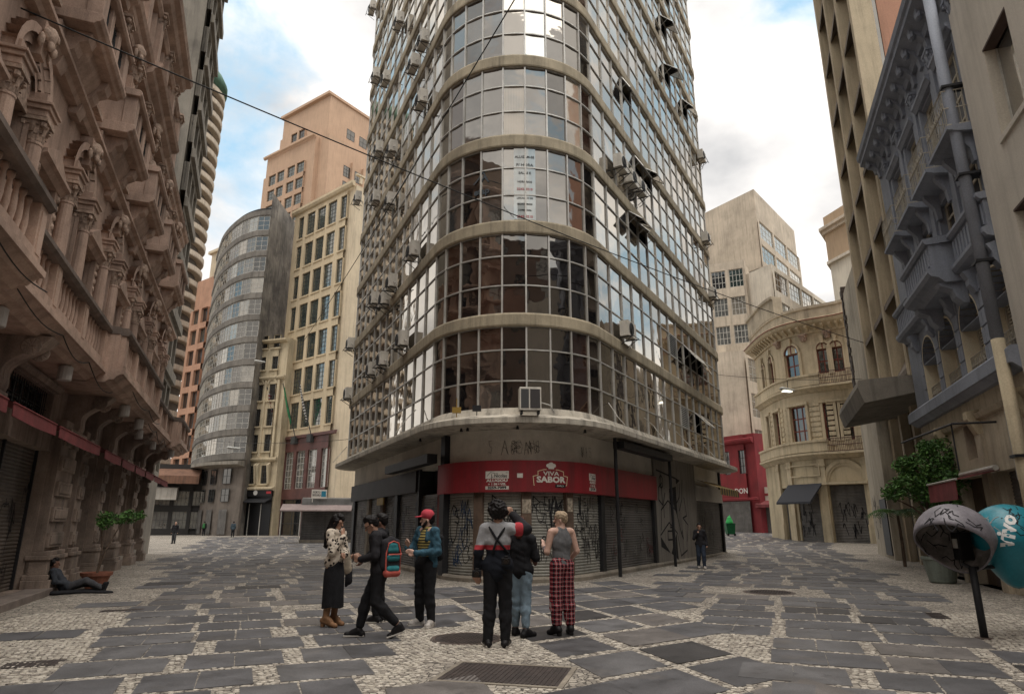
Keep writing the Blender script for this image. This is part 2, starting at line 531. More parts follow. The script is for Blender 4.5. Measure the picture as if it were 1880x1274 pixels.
# single mosaic stones in the near field, where they can be told apart
def stones():
    NX = 0.05
    x0, x1, y0, y1 = -9.0, 9.5, 5.6, 13.5
    occ = np.zeros((int((x1 - x0) / NX) + 2, int((y1 - y0) / NX) + 2), bool)
    for q, m in slabs:
        P = np.array(q)
        if P[:, 1].max() < y0 or P[:, 1].min() > y1: continue
        ix0, ix1 = int((P[:, 0].min() - x0) / NX), int((P[:, 0].max() - x0) / NX) + 1
        iy0, iy1 = int((P[:, 1].min() - y0) / NX), int((P[:, 1].max() - y0) / NX) + 1
        for ix in range(max(0, ix0), min(occ.shape[0], ix1 + 1)):
            for iy in range(max(0, iy0), min(occ.shape[1], iy1 + 1)):
                px, py = x0 + ix * NX, y0 + iy * NX
                ins = True
                for e in range(4):
                    ax, ay = P[e]; bx, by = P[(e + 1) % 4]
                    if (bx - ax) * (py - ay) - (by - ay) * (px - ax) < -0.022 * math.hypot(bx - ax, by - ay): ins = False; break
                if ins: occ[ix, iy] = True
    rr = random.Random(9)
    mb = MB()
    V, Fc, Mi = [], [], []
    pitch = 0.085
    ny = int((y1 - y0) / pitch); nx = int((x1 - x0) / pitch)
    for j in range(ny):
        for i in range(nx):
            x = x0 + (i + 0.5 * (j % 2)) * pitch + rr.uniform(-.015, .015); y = y0 + j * pitch + rr.uniform(-.015, .015)
            if abs(x) > y * 0.80 + 0.6: continue
            if left_depth(x, y) < 0.7 or right_depth(x, y) < 0.4: continue
            a, b = int(round((x - x0) / NX)), int(round((y - y0) / NX))
            if a < 0 or b < 0 or a >= occ.shape[0] or b >= occ.shape[1] or occ[a, b]: continue
            if any(math.hypot(x - cx, y - cy) < r * 0.78 for cx, cy, r in COVERS): continue
            if abs(x - mh_rect.x) < 0.98 and abs(y - mh_rect.y) < 0.68: continue
            n = 4 if rr.random() < 0.6 else 5
            t0 = rr.uniform(0, 6.28); rad = pitch * rr.uniform(0.44, 0.56)
            top = 0.005 + rr.uniform(-0.003, 0.004)
            o = len(V)
            for k in range(n):
                t = t0 + 6.283 * k / n + rr.uniform(-.25, .25); V.append((x + rad * math.cos(t), y + rad * math.sin(t), -0.012))
            for k in range(n):
                vx, vy, _ = V[o + k]; V.append((x + (vx - x) * 0.84, y + (vy - y) * 0.84, top + rr.uniform(-.0015, .0015)))
            mi = rr.choice([0, 0, 0, 1, 1, 2, 2, 3])
            Fc.append(tuple(o + n + k for k in range(n))); Mi.append(mi)
            for k in range(n):
                Fc.append((o + k, o + (k + 1) % n, o + n + (k + 1) % n, o + n + k)); Mi.append(mi)
    mb.v, mb.f, mb.m = V, Fc, Mi
    mb.build('mosaic_stones', STONE_VARIANTS, pavement, kind='stuff')
stones()
# iron covers
IRON = mat('cast_iron', (0.085, 0.063, 0.053), 0.6, 0.35, 5, bmp=0.4, spec=0.4, dirt=0.4, dirtcol=(0.10, 0.06, 0.04))
CONC = mat('concrete', (0.27, 0.235, 0.19), 0.9, 0.25, 2.0, dirt=0.5, streak=0.35, bmp=0.3)
IRON_D = mat('dark_cast_iron', (0.045, 0.035, 0.032), 0.6, 0.35, 5, bmp=0.4, spec=0.4, dirt=0.4, dirtcol=(0.08, 0.055, 0.045))
def round_cover(p, r, label):
    t = thing('manhole_cover', label, 'manhole cover', (p.x, p.y, gz(p.x, p.y)))
    MB().lathe(0, 0, [(r + .07, -.02), (r + .07, .007), (r + .005, .009), (r + .005, -.01)], 32).build('ring', IRON, t)
    b = MB().lathe(0, 0, [(r, -.01), (r, .007)], 32)
    for k in range(-6, 7):
        w = math.sqrt(max(0, (r * .93) ** 2 - (k * r / 7) ** 2))
        for s in range(-8, 8):
            xx = s * r / 8 + (k % 2) * r / 16
            if abs(xx) < w - .03: b.box(xx, xx + r / 12, k * r / 7 - r / 22, k * r / 7 + r / 22, .007, .012)
    b.build('lid', IRON_D, t)
round_cover(mh_round, 0.47, 'round dark iron manhole cover beside the tall man with the striped sweater')
round_cover(mh_far, 0.55, 'round iron manhole cover in the paving of the right hand street')
def rect_cover(p, w, d, rz, label, frame=True):
    t = thing('cover_plate', label, 'manhole cover', (p.x, p.y, gz(p.x, p.y)), rz)
    if frame:
        f = MB()
        for a in (-1, 1):
            f.box(-w/2 - .06, w/2 + .06, a * (d/2 + .03) - .03, a * (d/2 + .03) + .03, -.02, .010)
            f.box(a * (w/2 + .03) - .03, a * (w/2 + .03) + .03, -d/2, d/2, -.02, .0095)
        f.build('frame', CONC, t)
    b = MB().box(-w/2, w/2, -d/2, d/2, -.02, .006)
    n = int(w / .055)
    for i in range(1, n):
        b.box(-w/2 + i * w / n - .012, -w/2 + i * w / n + .012, -d/2 + .03, d/2 - .03, .006, .0105)
    b.build('plate', IRON_D, t)
rect_cover(mh_rect, 1.35, 0.95, R(-14), 'large square ribbed iron cover plate in a concrete frame in the foreground paving')
for (px, py, w, d, a, lb) in [(225, 1120, .75, .28, -21, 'narrow iron drain grate in the mosaic strip near the reclining person'),
                              (60, 1219, .62, .42, -21, 'small brown iron plate among the slabs in front of the ornate facade'),
                              (1720, 1130, .9, .32, 112, 'narrow iron plate set in the paving behind the phone booth post')]:
    rect_cover(gnd(px, py), w, d, R(-a), lb, False)
# ================================================================== the glazed corner house
LEDGE = mat('ledge_plaster', (0.37, 0.315, 0.225), 0.9, 0.2, 1.0, dirt=0.35, streak=0.5, bmp=0.3)
CANOPY = mat('canopy_concrete', (0.50, 0.455, 0.38), 0.9, 0.2, 0.9, dirt=0.6, streak=0.7, bmp=0.4)
SOFFIT = mat('soffit_paint', (0.68, 0.635, 0.55), 0.9, 0.12, 0.8, dirt=0.3, bmp=0.15)
ALU = mat('aluminium_frame', (0.50, 0.485, 0.45), 0.45, 0.15, 3, streak=0.35, bmp=0.05, spec=0.5, metal=0.35)
DARKMETAL = mat('dark_metal', (0.022, 0.022, 0.024), 0.55, 0.3, 3, bmp=0.1)
CORNER_GLASS = [glass('pane_dark', (0.010, 0.009, 0.010), 0.17, 0.02),
                glass('pane_brown', (0.032, 0.017, 0.013), 0.15, 0.03, 5.5, blindcol=(0.055, 0.028, 0.022)),
                glass('pane_blinds', (0.10, 0.09, 0.08), 0.20, 0.03, 6.5, blindcol=(0.035, 0.032, 0.032)),
                glass('pane_film', (0.032, 0.030, 0.030), 0.27, 0.02),
                glass('pane_grey', (0.055, 0.056, 0.058), 0.22, 0.05),
                glass('pane_curtain', (0.24, 0.20, 0.15), 0.22, 0.04, 4.0, blindcol=(0.34, 0.29, 0.23))]
corner = thing('corner_office_building', 'tall curved corner office building wrapped in gridded glass bands above a red shop sign', 'building', (0, 27, 0))
OY = 27.0
def cpt(path, t, z, out=0.0):
    p, n = path.at(t); return (p.x + n.x * out, p.y + n.y * out - OY, z)
def band(path, t0, t1, prof, step=0.35, mi=0, mb=None, closed=True):
    """sweep a profile [(out, z)...] along the facade line"""
    mb = mb or MB()
    ts = [t0]
    marks = [c for c in path.cum if t0 + 1e-6 < c < t1 - 1e-6]
    allb = [t0] + marks + [t1]
    ts = []
    for a, b in zip(allb[:-1], allb[1:]):
        mid = (a + b) / 2
        curved = not (path.cum[1] < mid < path.cum[2] or path.cum[3] < mid < path.cum[4])
        n = max(1, int((b - a) / step)) if curved else 1
        ts += [a + (b - a) * i / n for i in range(n)]
    ts.append(t1)
    k = len(prof)
    vs = [cpt(path, t, z, o) for t in ts for (o, z) in prof]
    fs = []
    for i in range(len(ts) - 1):
        for j in range(k if closed else k - 1):
            j2 = (j + 1) % k
            fs.append((i*k + j, i*k + j2, (i+1)*k + j2, (i+1)*k + j)[::-1])
    if closed:
        fs.append(tuple(range(k))[::-1]); fs.append(tuple((len(ts)-1)*k + j for j in range(k)))
    return mb.add(vs, fs, mi)
P0, P1 = PATH0, PATH1
# storeys: (window bottom, window top)
storeys = [(5.03, 7.74)] + [(8.18 + 3.255 * k, 10.97 + 3.255 * k) for k in range(13)]
TOPZ = storeys[-1][1] + 0.46
# inner core so that nothing shows through, and roof
core = MB()
cv = [P1.at(P1.total * i / 90)[0] - P1.at(P1.total * i / 90)[1] * 0.30 for i in range(91)]
poly = [(p.x, p.y - OY) for p in cv]
core.prism(poly, 'z', 4.75, TOPZ)
core.build('inner_wall', plain('inner_dark', (0.02, 0.018, 0.017), 0.9), corner)
for k, (a, b) in enumerate(storeys):
    top = storeys[k + 1][0] if k + 1 < len(storeys) else b + 0.46
    band(P1, 0, P1.total, [(-0.25, b), (0.09, b), (0.11, b + 0.05), (0.11, top - 0.06), (0.08, top), (-0.25, top)]).build('floor_ledge', LEDGE, corner)
# columns of the glazing
nfront = 9
tcols = []
nl_ = int(round((P1.f0 - P1.cum[1]) / 1.22))
tcols += [P1.cum[1] * i / 2 for i in range(2)]
tcols += [P1.cum[1] + (P1.f0 - P1.cum[1]) * i / nl_ for i in range(nl_)]
tcols += [P1.f0 + (P1.f1 - P1.f0) * i / nfront for i in range(nfront)]
nr_ = int(round((P1.cum[4] - P1.f1) / 1.22))
tcols += [P1.f1 + (P1.cum[4] - P1.f1) * i / nr_ for i in range(nr_)]
tcols += [P1.cum[4] + (P1.total - P1.cum[4]) * i / 2 for i in range(3)]
ROWF = (0.0, 0.345, 0.715, 1.0)
panes = []
rp = random.Random(21)
mull = MB()
def bar(mb, t, z0, z1, w, o0, o1):
    p, n = P1.at(t); tx, ty = -n.y, n.x
    c = [(p.x + tx*s*w + n.x*o, p.y + ty*s*w + n.y*o - OY) for s, o in ((-1, o0), (1, o0), (1, o1), (-1, o1))]
    mb.hexa([(x, y, z0) for x, y in c] + [(x, y, z1) for x, y in c])
OPEN = {}   # (storey, column) panes replaced by tilted sashes, right flank
ncol = len(tcols) - 1
ir = next(i for i, t in enumerate(tcols) if abs(t - P1.f1) < 1e-6)
il = next(i for i, t in enumerate(tcols) if abs(t - P1.f0) < 1e-6)
for key in [(3, ir + 4, 2), (3, ir + 5, 2), (2, ir + 3, 2), (2, ir + 4, 2), (1, ir + 9, 1), (1, ir + 10, 1), (1, ir + 11, 1), (0, ir + 10, 1), (4, ir + 3, 2), (7, ir + 9, 1), (8, ir + 10, 1), (6, ir + 12, 1), (6, ir + 9, 1)]:
    OPEN[key] = 1
LOUVRE = {(0, ir + 8, 1), (1, ir + 7, 1)}
floor_style = {}
for k, (a, b) in enumerate(storeys):
    hgt = b - a
    zr = [a + hgt * f for f in ROWF]
    for i in range(ncol):
        t0, t1 = tcols[i], tcols[i + 1]
        front = il <= i < ir
        for r in range(3):
            q0, n0 = P1.at(t0 + 1e-5); q1, n1 = P1.at(t1 - 1e-5)
            ins = 0.028
            d = (q1 - q0); L = d.length; d.normalize()
            qa = q0 + d * ins; qb = q1 - d * ins
            n = Vector((d.y, -d.x))
            if n.dot(n0) < 0: n = -n
            z0, z1 = zr[r] + 0.02, zr[r + 1] - 0.02
            if k < 2:
                w = [7, 2, 0.8, 0.4, 0.8, 0.0] if front else [6, 1.5, 1, 2, 1.0, 0.3]
            elif front:
                w = [1.2, 0.8, 2.4, 4.5, 1.6, 0.4]
                if i - il >= 6: w = [1.5, 4, 2.2, 1.5, .5, .2]
            else:
                w = [0.7, 0.3, 1.0, 5, 4, 0.9]
            # neighbours in one bay share their curtains
            key = (k, i, r // 2 if front else r)
            st = floor_style.get((k, i))
            if st is None or rp.random() < 0.28:
                st = rp.choices(range(6), w)[0]; floor_style[(k, i)] = st
            tl1, tl2 = rp.gauss(0, 0.0045), rp.gauss(0, 0.0045)
            verts = []
            for dep in (-0.016, 0.0):
                for (q, z, su, sv) in ((qa, z0, -1, -1), (qb, z0, 1, -1), (qb, z1, 1, 1), (qa, z1, -1, 1)):
                    o = dep + tl1 * su * L / 2 + tl2 * sv * (z1 - z0) / 2 - 0.012
                    verts.append((q.x + n.x * o, q.y + n.y * o - OY, z))
            if (k, i, r) in OPEN: 
                OPEN[(k, i, r)] = (qa, qb, z0, z1, n); continue
            if (k, i, r) in LOUVRE:
                lv = MB()
                for s in range(11):
                    zz = z0 + (z1 - z0) * s / 11
                    pa = [(q.x + n.x*o, q.y + n.y*o - OY, z) for (q, o, z) in ((qa, .03, zz), (qb, .03, zz), (qb, -.03, zz + .07), (qa, -.03, zz + .07), (qa, .03, zz + .015), (qb, .03, zz + .015), (qb, -.03, zz + .085), (qa, -.03, zz + .085))]
                    lv.hexa(pa)
                lv.build('louvre', ALU, corner); continue
            c = pixel_of((sum(v[0] for v in verts) / 8, sum(v[1] for v in verts) / 8 + OY, (z0 + z1) / 2))
            A = 0
            if c and -20 < c[0] < 1900 and c[1] > -20:
                pp = [pixel_of((v[0], v[1] + OY, v[2])) for v in verts[4:]]
                A = 0.5 * abs(sum(pp[e][0] * pp[(e+1) % 4][1] - pp[(e+1) % 4][0] * pp[e][1] for e in range(4)))
                A *= 1 if True else 0
            panes.append((A, verts, st))
        # transoms
    for t in tcols:
        bar(mull, t, a - 0.01, b + 0.01, 0.026, -0.05, 0.045)
    for r in range(4):
        z = zr[r]
        zz0, zz1 = (z - 0.02, z + 0.02)
        band(P1, 0, P1.total, [(-0.04, zz0), (0.028, zz0), (0.028, zz1), (-0.04, zz1)], mb=mull)
mull.build('mullion_grid', ALU, corner)
panes.sort(key=lambda e: -e[0])
PF = [(3,2,1,0),(4,5,6,7),(0,1,5,4),(1,2,6,5),(2,3,7,6),(3,0,4,7)]
def pane_uv(me):
    uv = me.uv_layers.new(name='UVMap')
    pat = {0: (0,0), 1: (1,0), 2: (1,1), 3: (0,1)}
    d = np.zeros(len(me.loops) * 2, np.float32)
    vi = np.zeros(len(me.loops), np.int32); me.loops.foreach_get('vertex_index', vi)
    q = vi % 4
    d[0::2] = (q == 1) | (q == 2); d[1::2] = (q >= 2)
    uv.data.foreach_set('uv', d)
restp = MB()
for rank, (A, verts, st) in enumerate(panes):
    if rank < 290 and A > 0:
        o0 = verts[0]
        b = MB(); b.add([(x - o0[0], y - o0[1], z - o0[2]) for x, y, z in verts], PF)
        me = b.mesh('pane', CORNER_GLASS[st]); pane_uv(me)
        obj('pane', me, corner, loc=o0)
    else:
        restp.add(verts, PF, st)
me = restp.mesh('pane_field', CORNER_GLASS); pane_uv(me)
obj('pane_field', me, corner, kind='stuff')
# tilted open sashes
for (k, i, r), e in OPEN.items():
    if e == 1: continue
    qa, qb, z0, z1, n = e
    ang = rp.uniform(0.45, 0.95)
    h = z1 - z0
    def S(q, u, th):   # u down along sash from the top hinge
        return (q.x + n.x * (math.sin(ang) * u + th * math.cos(ang) + .03), q.y + n.y * (math.sin(ang) * u + th * math.cos(ang) + .03) - OY, z1 - math.cos(ang) * u + th * math.sin(ang))
    g = MB(); g.hexa([S(qa, h, 0), S(qb, h, 0), S(qb, 0, 0), S(qa, 0, 0), S(qa, h, .012), S(qb, h, .012), S(qb, 0, .012), S(qa, 0, .012)])
    so = g.build('open_sash', CORNER_GLASS[4], corner)
    f = MB()
    for pa, pb in (((qa, 0), (qb, 0)), ((qb, 0), (qb, h)), ((qb, h), (qa, h)), ((qa, h), (qa, 0))):
        f.tube([S(pa[0], pa[1], .006), S(pb[0], pb[1], .006)], 0.024, 4)
    f.tube([S(qa, h * .6, 0), (qa.x + n.x * .02, qa.y + n.y * .02 - OY, z0 + .25 * h)], .012, 4)
    f.tube([S(qb, h * .6, 0), (qb.x + n.x * .02, qb.y + n.y * .02 - OY, z0 + .25 * h)], .012, 4)
    f.build('sash_frame', ALU, so)
# ---- canopy between shop and first floor
band(P0, 0.3, P0.total - 0.3, [(-0.4, 4.42), (0.95, 4.48), (1.0, 4.50), (1.0, 4.66), (0.92, 4.70), (0.5, 4.82), (0.42, 5.03), (-0.4, 5.03)], 0.25).build('canopy', CANOPY, corner)
# ---- ground floor: wall above the shutters, sign band, piers, roller shutters
F0, F1 = P0.f0, P0.f1
band(P0, 0, P0.total, [(-0.5, 3.50), (-0.06, 3.50), (-0.06, 4.46), (-0.5, 4.46)], 0.2).build('upper_shop_wall', SOFFIT, corner)
band(P0, 0, P0.total, [(-0.8, -.2), (0.10, -.2), (0.12, 0.10), (0.08, 0.16), (-0.8, 0.16)], 0.2).build('plinth', CONC, corner)
band(P0, 0, P0.total, [(-0.9, 0.0), (-0.5, 0.0), (-0.5, 3.6), (-0.9, 3.6)], 0.3).build('back_wall', plain('shop_dark', (0.012, 0.012, 0.013), 0.9), corner)
REDSIGN = mat('red_sign_board', (0.25, 0.020, 0.026), 0.55, 0.18, 0.9, dirt=0.35, streak=0.45, bmp=0.05, spec=0.35)
SIGN0, SIGN1 = tpx(P0, 812, 3.0), tpx(P0, 1199, 3.0)
band(P0, SIGN0, SIGN1, [(-0.2, 2.56), (0.16, 2.56), (0.16, 3.49), (-0.2, 3.49)], 0.15).build('shop_sign', REDSIGN, corner, label='red curved fascia sign over the roller shutters')
SHUT = mat('roller_shutter', (0.33, 0.32, 0.285), 0.5, 0.2, 1.2, dirt=0.45, streak=0.35, bmp=0.1, spec=0.4, metal=0.15)
SHUTD = mat('roller_shutter_dark', (0.15, 0.14, 0.13), 0.55, 0.25, 1.2, dirt=0.5, streak=0.3, bmp=0.1, metal=0.25)
PIER = mat('shop_pier', (0.125, 0.085, 0.062), 0.85, 0.35, 1.5, dirt=0.6, streak=0.4, bmp=0.3)
def shutter(t0, t1, z0, z1, m, out=-0.10, pitch=0.085, parent=None, name='roller_shutter'):
    prof = []
    n = int((z1 - z0) / pitch)
    for i in range(n):
        z = z0 + i * pitch
        prof += [(out, z), (out + 0.022, z + pitch * 0.3), (out + 0.022, z + pitch * 0.62), (out, z + pitch * 0.85)]
    prof.append((out, z1))
    return band(P0, t0, t1, prof, 0.3, closed=False).build(name, m, parent or corner)
def pier(t, w, z0, z1, m, o0=-0.5, o1=0.04, name='pier'):
    mb = MB()
    p, n = P0.at(t); tx, ty = -n.y, n.x
    c = [(p.x + tx*s*w/2 + n.x*o, p.y + ty*s*w/2 + n.y*o - OY) for s, o in ((-1, o0), (1, o0), (1, o1), (-1, o1))]
    mb.hexa([(x, y, z0) for x, y in c] + [(x, y, z1) for x, y in c])
    return mb.build(name, m, corner, bevel=0.01)
arcl = F1 - F0
# shutters round the curve, matched to the photograph: edges as distances along the facade line
edges = [tpx(P0, q, 1.3) for q in (766, 806, 877, 966, 1046, 1107, 1204)]
cols_m = [SHUTD, SHUT, SHUT, SHUT, SHUT, SHUTD]
SHUTTERS = []
for a, b, m in zip(edges[:-1], edges[1:], cols_m):
    SHUTTERS.append((a + 0.13, b - 0.13, shutter(a + 0.10, b - 0.10, 0.16, 2.62, m)))
REDPIER = mat('faded_red_pier', (0.16, 0.05, 0.048), 0.85, 0.35, 1.5, dirt=0.6, streak=0.4, bmp=0.3)
for j, e in enumerate(edges):
    pier(e, 0.30, 0.0, 2.60 if 0 < j < 6 else 3.55, [DARKMETAL, REDPIER, PIER, PIER, PIER, DARKMETAL, DARKMETAL][j])
# left flank shops
te = edges[0]
lf = []
x = te - 0.3
while x > 2.2:
    w = [2.5, 1.9, 2.3, 2.8][len(lf) % 4]
    a = max(1.6, x - w); lf.append((a, x)); x = a - 0.45
for k, (a, b) in enumerate(lf):
    sh = shutter(a, b, 0.16, 2.75, SHUTD)
    SHUTTERS.append((a, b, sh))
    pier(a - 0.22, 0.45, 0, 3.55, [DARKMETAL, PIER, CONC][k % 3])
band(P0, 1.2, te - 0.1, [(-0.3, 2.75), (0.10, 2.75), (0.10, 3.52), (-0.3, 3.52)], 0.3).build('shop_fascia', mat('dark_fascia', (0.03, 0.022, 0.020), 0.6, 0.4, 1.0, dirt=0.3), corner)
# small yellow sign and dark ledge sign on the left flank
tt = lf[1][0] - 0.1
ys = MB(); band(P0, tt - .55, tt + .55, [(0.10, 2.42), (0.16, 2.42), (0.16, 2.72), (0.10, 2.72)], mb=ys)
ys.build('small_sign', mat('ochre_sign', (0.32, 0.22, 0.07), 0.6, 0.2, 3), corner, label='small ochre sign board over the left flank shutters')
# right flank: muralled wall, white panel, last shutter under the striped awning
tR = edges[-1]
WALLGREY = mat('grey_mural_wall', (0.27, 0.245, 0.215), 0.9, 0.2, 0.9, dirt=0.45, streak=0.45, bmp=0.25)
mw0, mw1 = tR + 0.15, tpx(P0, 1281, 1.3)
band(P0, mw0, mw1, [(-0.4, 0.0), (0.02, 0.0), (0.02, 4.46), (-0.4, 4.46)], 0.3).build('mural_wall', WALLGREY, corner)
sh = shutter(mw1 + 0.1, P0.cum[4] - 0.1, 0.16, 2.75, SHUTD); SHUTTERS.append((mw1, P0.cum[4], sh))
band(P0, mw1 + 0.02, P0.cum[4] + .3, [(-0.3, 2.75), (0.06, 2.75), (0.06, 3.48), (-0.3, 3.48)], 0.3).build('blank_sign', mat('blank_sign_white', (0.50, 0.47, 0.43), 0.7, 0.1, 1.5, dirt=0.3), corner)
pier(P0.cum[4] + 0.05, 0.3, 0, 4.4, DARKMETAL)
# ================================================================== facade tools: local x runs to the viewer's right, y into the house, z up
def wall_grid(xs, zs, opens, depth, y=0.0, mb=None, mi=0):
    """wall with real rectangular openings; opens = list of (x0,x1,z0,z1)"""
    mb = mb or MB()
    X = sorted(set([round(v, 4) for v in xs] + [round(o[i], 4) for o in opens for i in (0, 1)]))
    Z = sorted(set([round(v, 4) for v in zs] + [round(o[i], 4) for o in opens for i in (2, 3)]))
    x0, x1, z0, z1 = min(xs), max(xs), min(zs), max(zs)
    X = [v for v in X if x0 - 1e-6 <= v <= x1 + 1e-6]; Z = [v for v in Z if z0 - 1e-6 <= v <= z1 + 1e-6]
    def is_open(cx, cz):
        return any(o[0] < cx < o[1] and o[2] < cz < o[3] for o in opens)
    for a, b in zip(X[:-1], X[1:]):
        run = None
        for c, d in list(zip(Z[:-1], Z[1:])) + [(None, None)]:
            solid = c is not None and not is_open((a + b) / 2, (c + d) / 2)
            if solid:
                run = [run[0], d] if run else [c, d]
            elif run:
                mb.add([(a, y, run[0]), (b, y, run[0]), (b, y, run[1]), (a, y, run[1])], [(0, 1, 2, 3)], mi); run = None
    for (a, b, c, d) in opens:
        q = [(a, c), (b, c), (b, d), (a, d)]
        vs = [(u, y, w) for u, w in q] + [(u, y + depth, w) for u, w in q]
        mb.add(vs, [(0, 4, 5, 1), (1, 5, 6, 2), (2, 6, 7, 3), (3, 7, 4, 0)], mi)
    return mb
_win = {}
def win_mesh(w, h, nx, nz, fm, gm, t=0.05, d=0.06):
    """casement: frame, glazing bars and panes; origin lower left, front at y=0"""
    key = (round(w, 2), round(h, 2), nx, nz, fm.name, gm.name, t)
    if key in _win: return _win[key]
    b = MB()
    b.box(0, t, 0, d, 0, h, 0); b.box(w - t, w, 0, d, 0, h, 0)
    b.box(t, w - t, 0, d, 0, t, 0); b.box(t, w - t, 0, d, h - t, h, 0)
    g = t * 0.45
    for i in range(1, nx): b.box(w * i / nx - g, w * i / nx + g, 0.008, d - .01, t, h - t, 0)
    for j in range(1, nz): b.box(t, w - t, 0.012, d - .014, h * j / nz - g, h * j / nz + g, 0)
    b.box(t * .5, w - t * .5, d * .6, d * .75, t * .5, h - t * .5, 1)
    _win[key] = b.mesh('window', [fm, gm])
    return _win[key]
def put_window(parent, x0, x1, z0, z1, y, nx, nz, fm, gm, t=0.05, name='window'):
    return obj(name, win_mesh(x1 - x0, z1 - z0, nx, nz, fm, gm, t), parent, loc=(x0, y, z0))
def mould(parent, x0, x1, prof, m, name='cornice', ends=True):
    """moulding of profile (out, z) run along the wall; out is metres proud of y=0"""
    b = MB(); b.prism([(-o, z) for o, z in prof], 'x', x0, x1)
    return b.build(name, m, parent)
def frame_from(px_left, Y_left, px_right, Y_right, py=961):
    """origin and angle of a far facade from two picture columns at known depth"""
    a, b = at(px_left, py, Y_left), at(px_right, py, Y_right)
    return a, b, math.atan2(b.y - a.y, b.x - a.x), math.hypot(b.x - a.x, b.y - a.y)
def body(parent, x0, x1, y0, y1, z0, z1, m, name='side_walls'):
    return MB().box(x0, x1, y0, y1, z0, z1).build(name, m, parent)
FRAME_DK = mat('window_frame_dark', (0.05, 0.05, 0.048), 0.5, 0.2, 3, bmp=0)
FRAME_LT = mat('window_frame_pale', (0.42, 0.40, 0.36), 0.6, 0.2, 3, bmp=0)
FRAME_RED = mat('window_frame_oxblood', (0.17, 0.05, 0.035), 0.55, 0.25, 3, bmp=0)
GL_DARK = glass('far_glass_dark', (0.02, 0.021, 0.022), 0.10, 0.05)
GL_GREEN = glass('far_glass_green', (0.028, 0.045, 0.042), 0.16, 0.05)
GL_PALE = glass('far_glass_pale', (0.13, 0.132, 0.125), 0.20, 0.06)
GL_BLIND = glass('far_glass_blind', (0.20, 0.18, 0.15), 0.14, 0.06)
def cells(n, x0, x1, gap):
    """n equal openings between x0 and x1 with gap between"""
    w = (x1 - x0 - gap * (n - 1)) / n
    return [(x0 + i * (w + gap), x0 + i * (w + gap) + w) for i in range(n)]
BAL = None
# ================================================================== ornate sandstone building on the left
STONE_L = mat('ornate_sandstone', (0.46, 0.325, 0.255), 0.9, 0.26, 0.8, dirt=0.36, streak=0.45, bmp=0.35, dirtcol=(0.075, 0.052, 0.042))
STONE_D = mat('sooty_sandstone', (0.32, 0.25, 0.205), 0.92, 0.3, 1.2, dirt=0.6, streak=0.6, bmp=0.4)
CARVED = mat('carved_stone', (0.43, 0.315, 0.245), 0.9, 0.4, 9.0, dirt=0.4, streak=0.2, bmp=1.0, grain=14, dirtcol=(0.06, 0.042, 0.035))
IRONWORK = plain('black_iron', (0.012, 0.012, 0.013), 0.6)
AWN_RED = mat('faded_red_canvas', (0.20, 0.050, 0.052), 0.9, 0.2, 2, dirt=0.35, streak=0.3, bmp=0.2)
Lo = Vector((WL.x * 4.75, WL.y * 4.75, 0))
ornate = thing('ornate_stone_building', 'ornate brown sandstone building with carved balconies, arches and shuttered ground floor', 'building', Lo, R(111.5))
X0, X1 = 4.0, 37.6
openG = [(7.6, 13.2, .15, 3.4), (14.6, 19.5, .15, 3.4), (22.9, 25.0, .12, 3.75), (26.0, 28.2, .12, 3.75), (29.6, 31.8, .35, 3.6), (33.2, 35.4, .5, 3.6), (36.0, 37.3, .5, 3.6)]
openM = [(8.2, 12.6, 3.95, 4.75), (15.0, 19.0, 3.95, 4.75), (23.1, 24.8, 4.0, 4.85), (26.2, 28.0, 4.0, 4.85), (29.8, 31.6, 4.0, 4.85), (33.4, 35.2, 4.0, 4.85)]
wall_grid([X0, X1], [-.2, 5.1], openG + openM, 0.45).build('ground_floor_wall', STONE_D, ornate)
body(ornate, X0, X1, .46, 9, -.2, 15.7, plain('ornate_inner', (0.03, 0.025, 0.022), 0.9), 'core')
def shut_mesh(w, h, m, pitch=.085):
    b = MB(); n = int(h / pitch); vs = []; 
    for i in range(n):
        z = i * pitch
        vs += [(0, z), (-.022, z + pitch * .3), (-.022, z + pitch * .62), (0, z + pitch * .85)]
    vs.append((0, h))
    V = [(0, y, z) for y, z in vs] + [(w, y, z) for y, z in vs]; k = len(vs)
    return b.add(V, [(i, k + i, k + i + 1, i + 1) for i in range(k - 1)])
OSH = mat('rusty_shutter', (0.15, 0.125, 0.105), 0.6, 0.3, 1.3, dirt=0.6, streak=0.5, bmp=0.15, metal=0.2)
for k, (a, b, c, d) in enumerate(openG):
    if k in (2, 3):
        dd = MB().box(a, b, .36, .42, c, d, 0)
        for q in range(3): dd.box(a + .12 + q * .66, a + .12 + q * .66 + .5, .335, .36, c + .3, d - .9, 0)
        dd.build('door', mat('dark_door_%d' % k, (0.05, 0.035, 0.03), 0.6, 0.3, 2), ornate)
    else:
        shut_mesh(b - a, d - c, OSH).build('roller_shutter', OSH, ornate, loc=(a, .30, c))
        bx = MB()                                   # guide rails and half-height grille in front
        for q in (a + .06, (a + b) / 2, b - .06): MB().box(q - .03, q + .03, .22, .28, c, d).build('shutter_rail', DARKMETAL, ornate)
for (a, b, c, d) in openM:
    put_window(ornate, a, b, c, d, .25, max(2, int((b - a) / .5)), 2, FRAME_DK, GL_DARK)
    g = MB()
    n = int((b - a) / .16)
    for i in range(1, n): g.tube([(a + (b - a) * i / n, .12, c), (a + (b - a) * i / n, .12, d)], .011, 4)
    g.tube([(a, .12, (c + d) / 2), (b, .12, (c + d) / 2)], .013, 4)
    g.build('window_grille', IRONWORK, ornate)
    mould(ornate, a - .15, b + .15, [(0, d + .03), (.10, d + .03), (.16, d + .12), (.16, d + .17), (0, d + .17)], STONE_D, 'window_head')
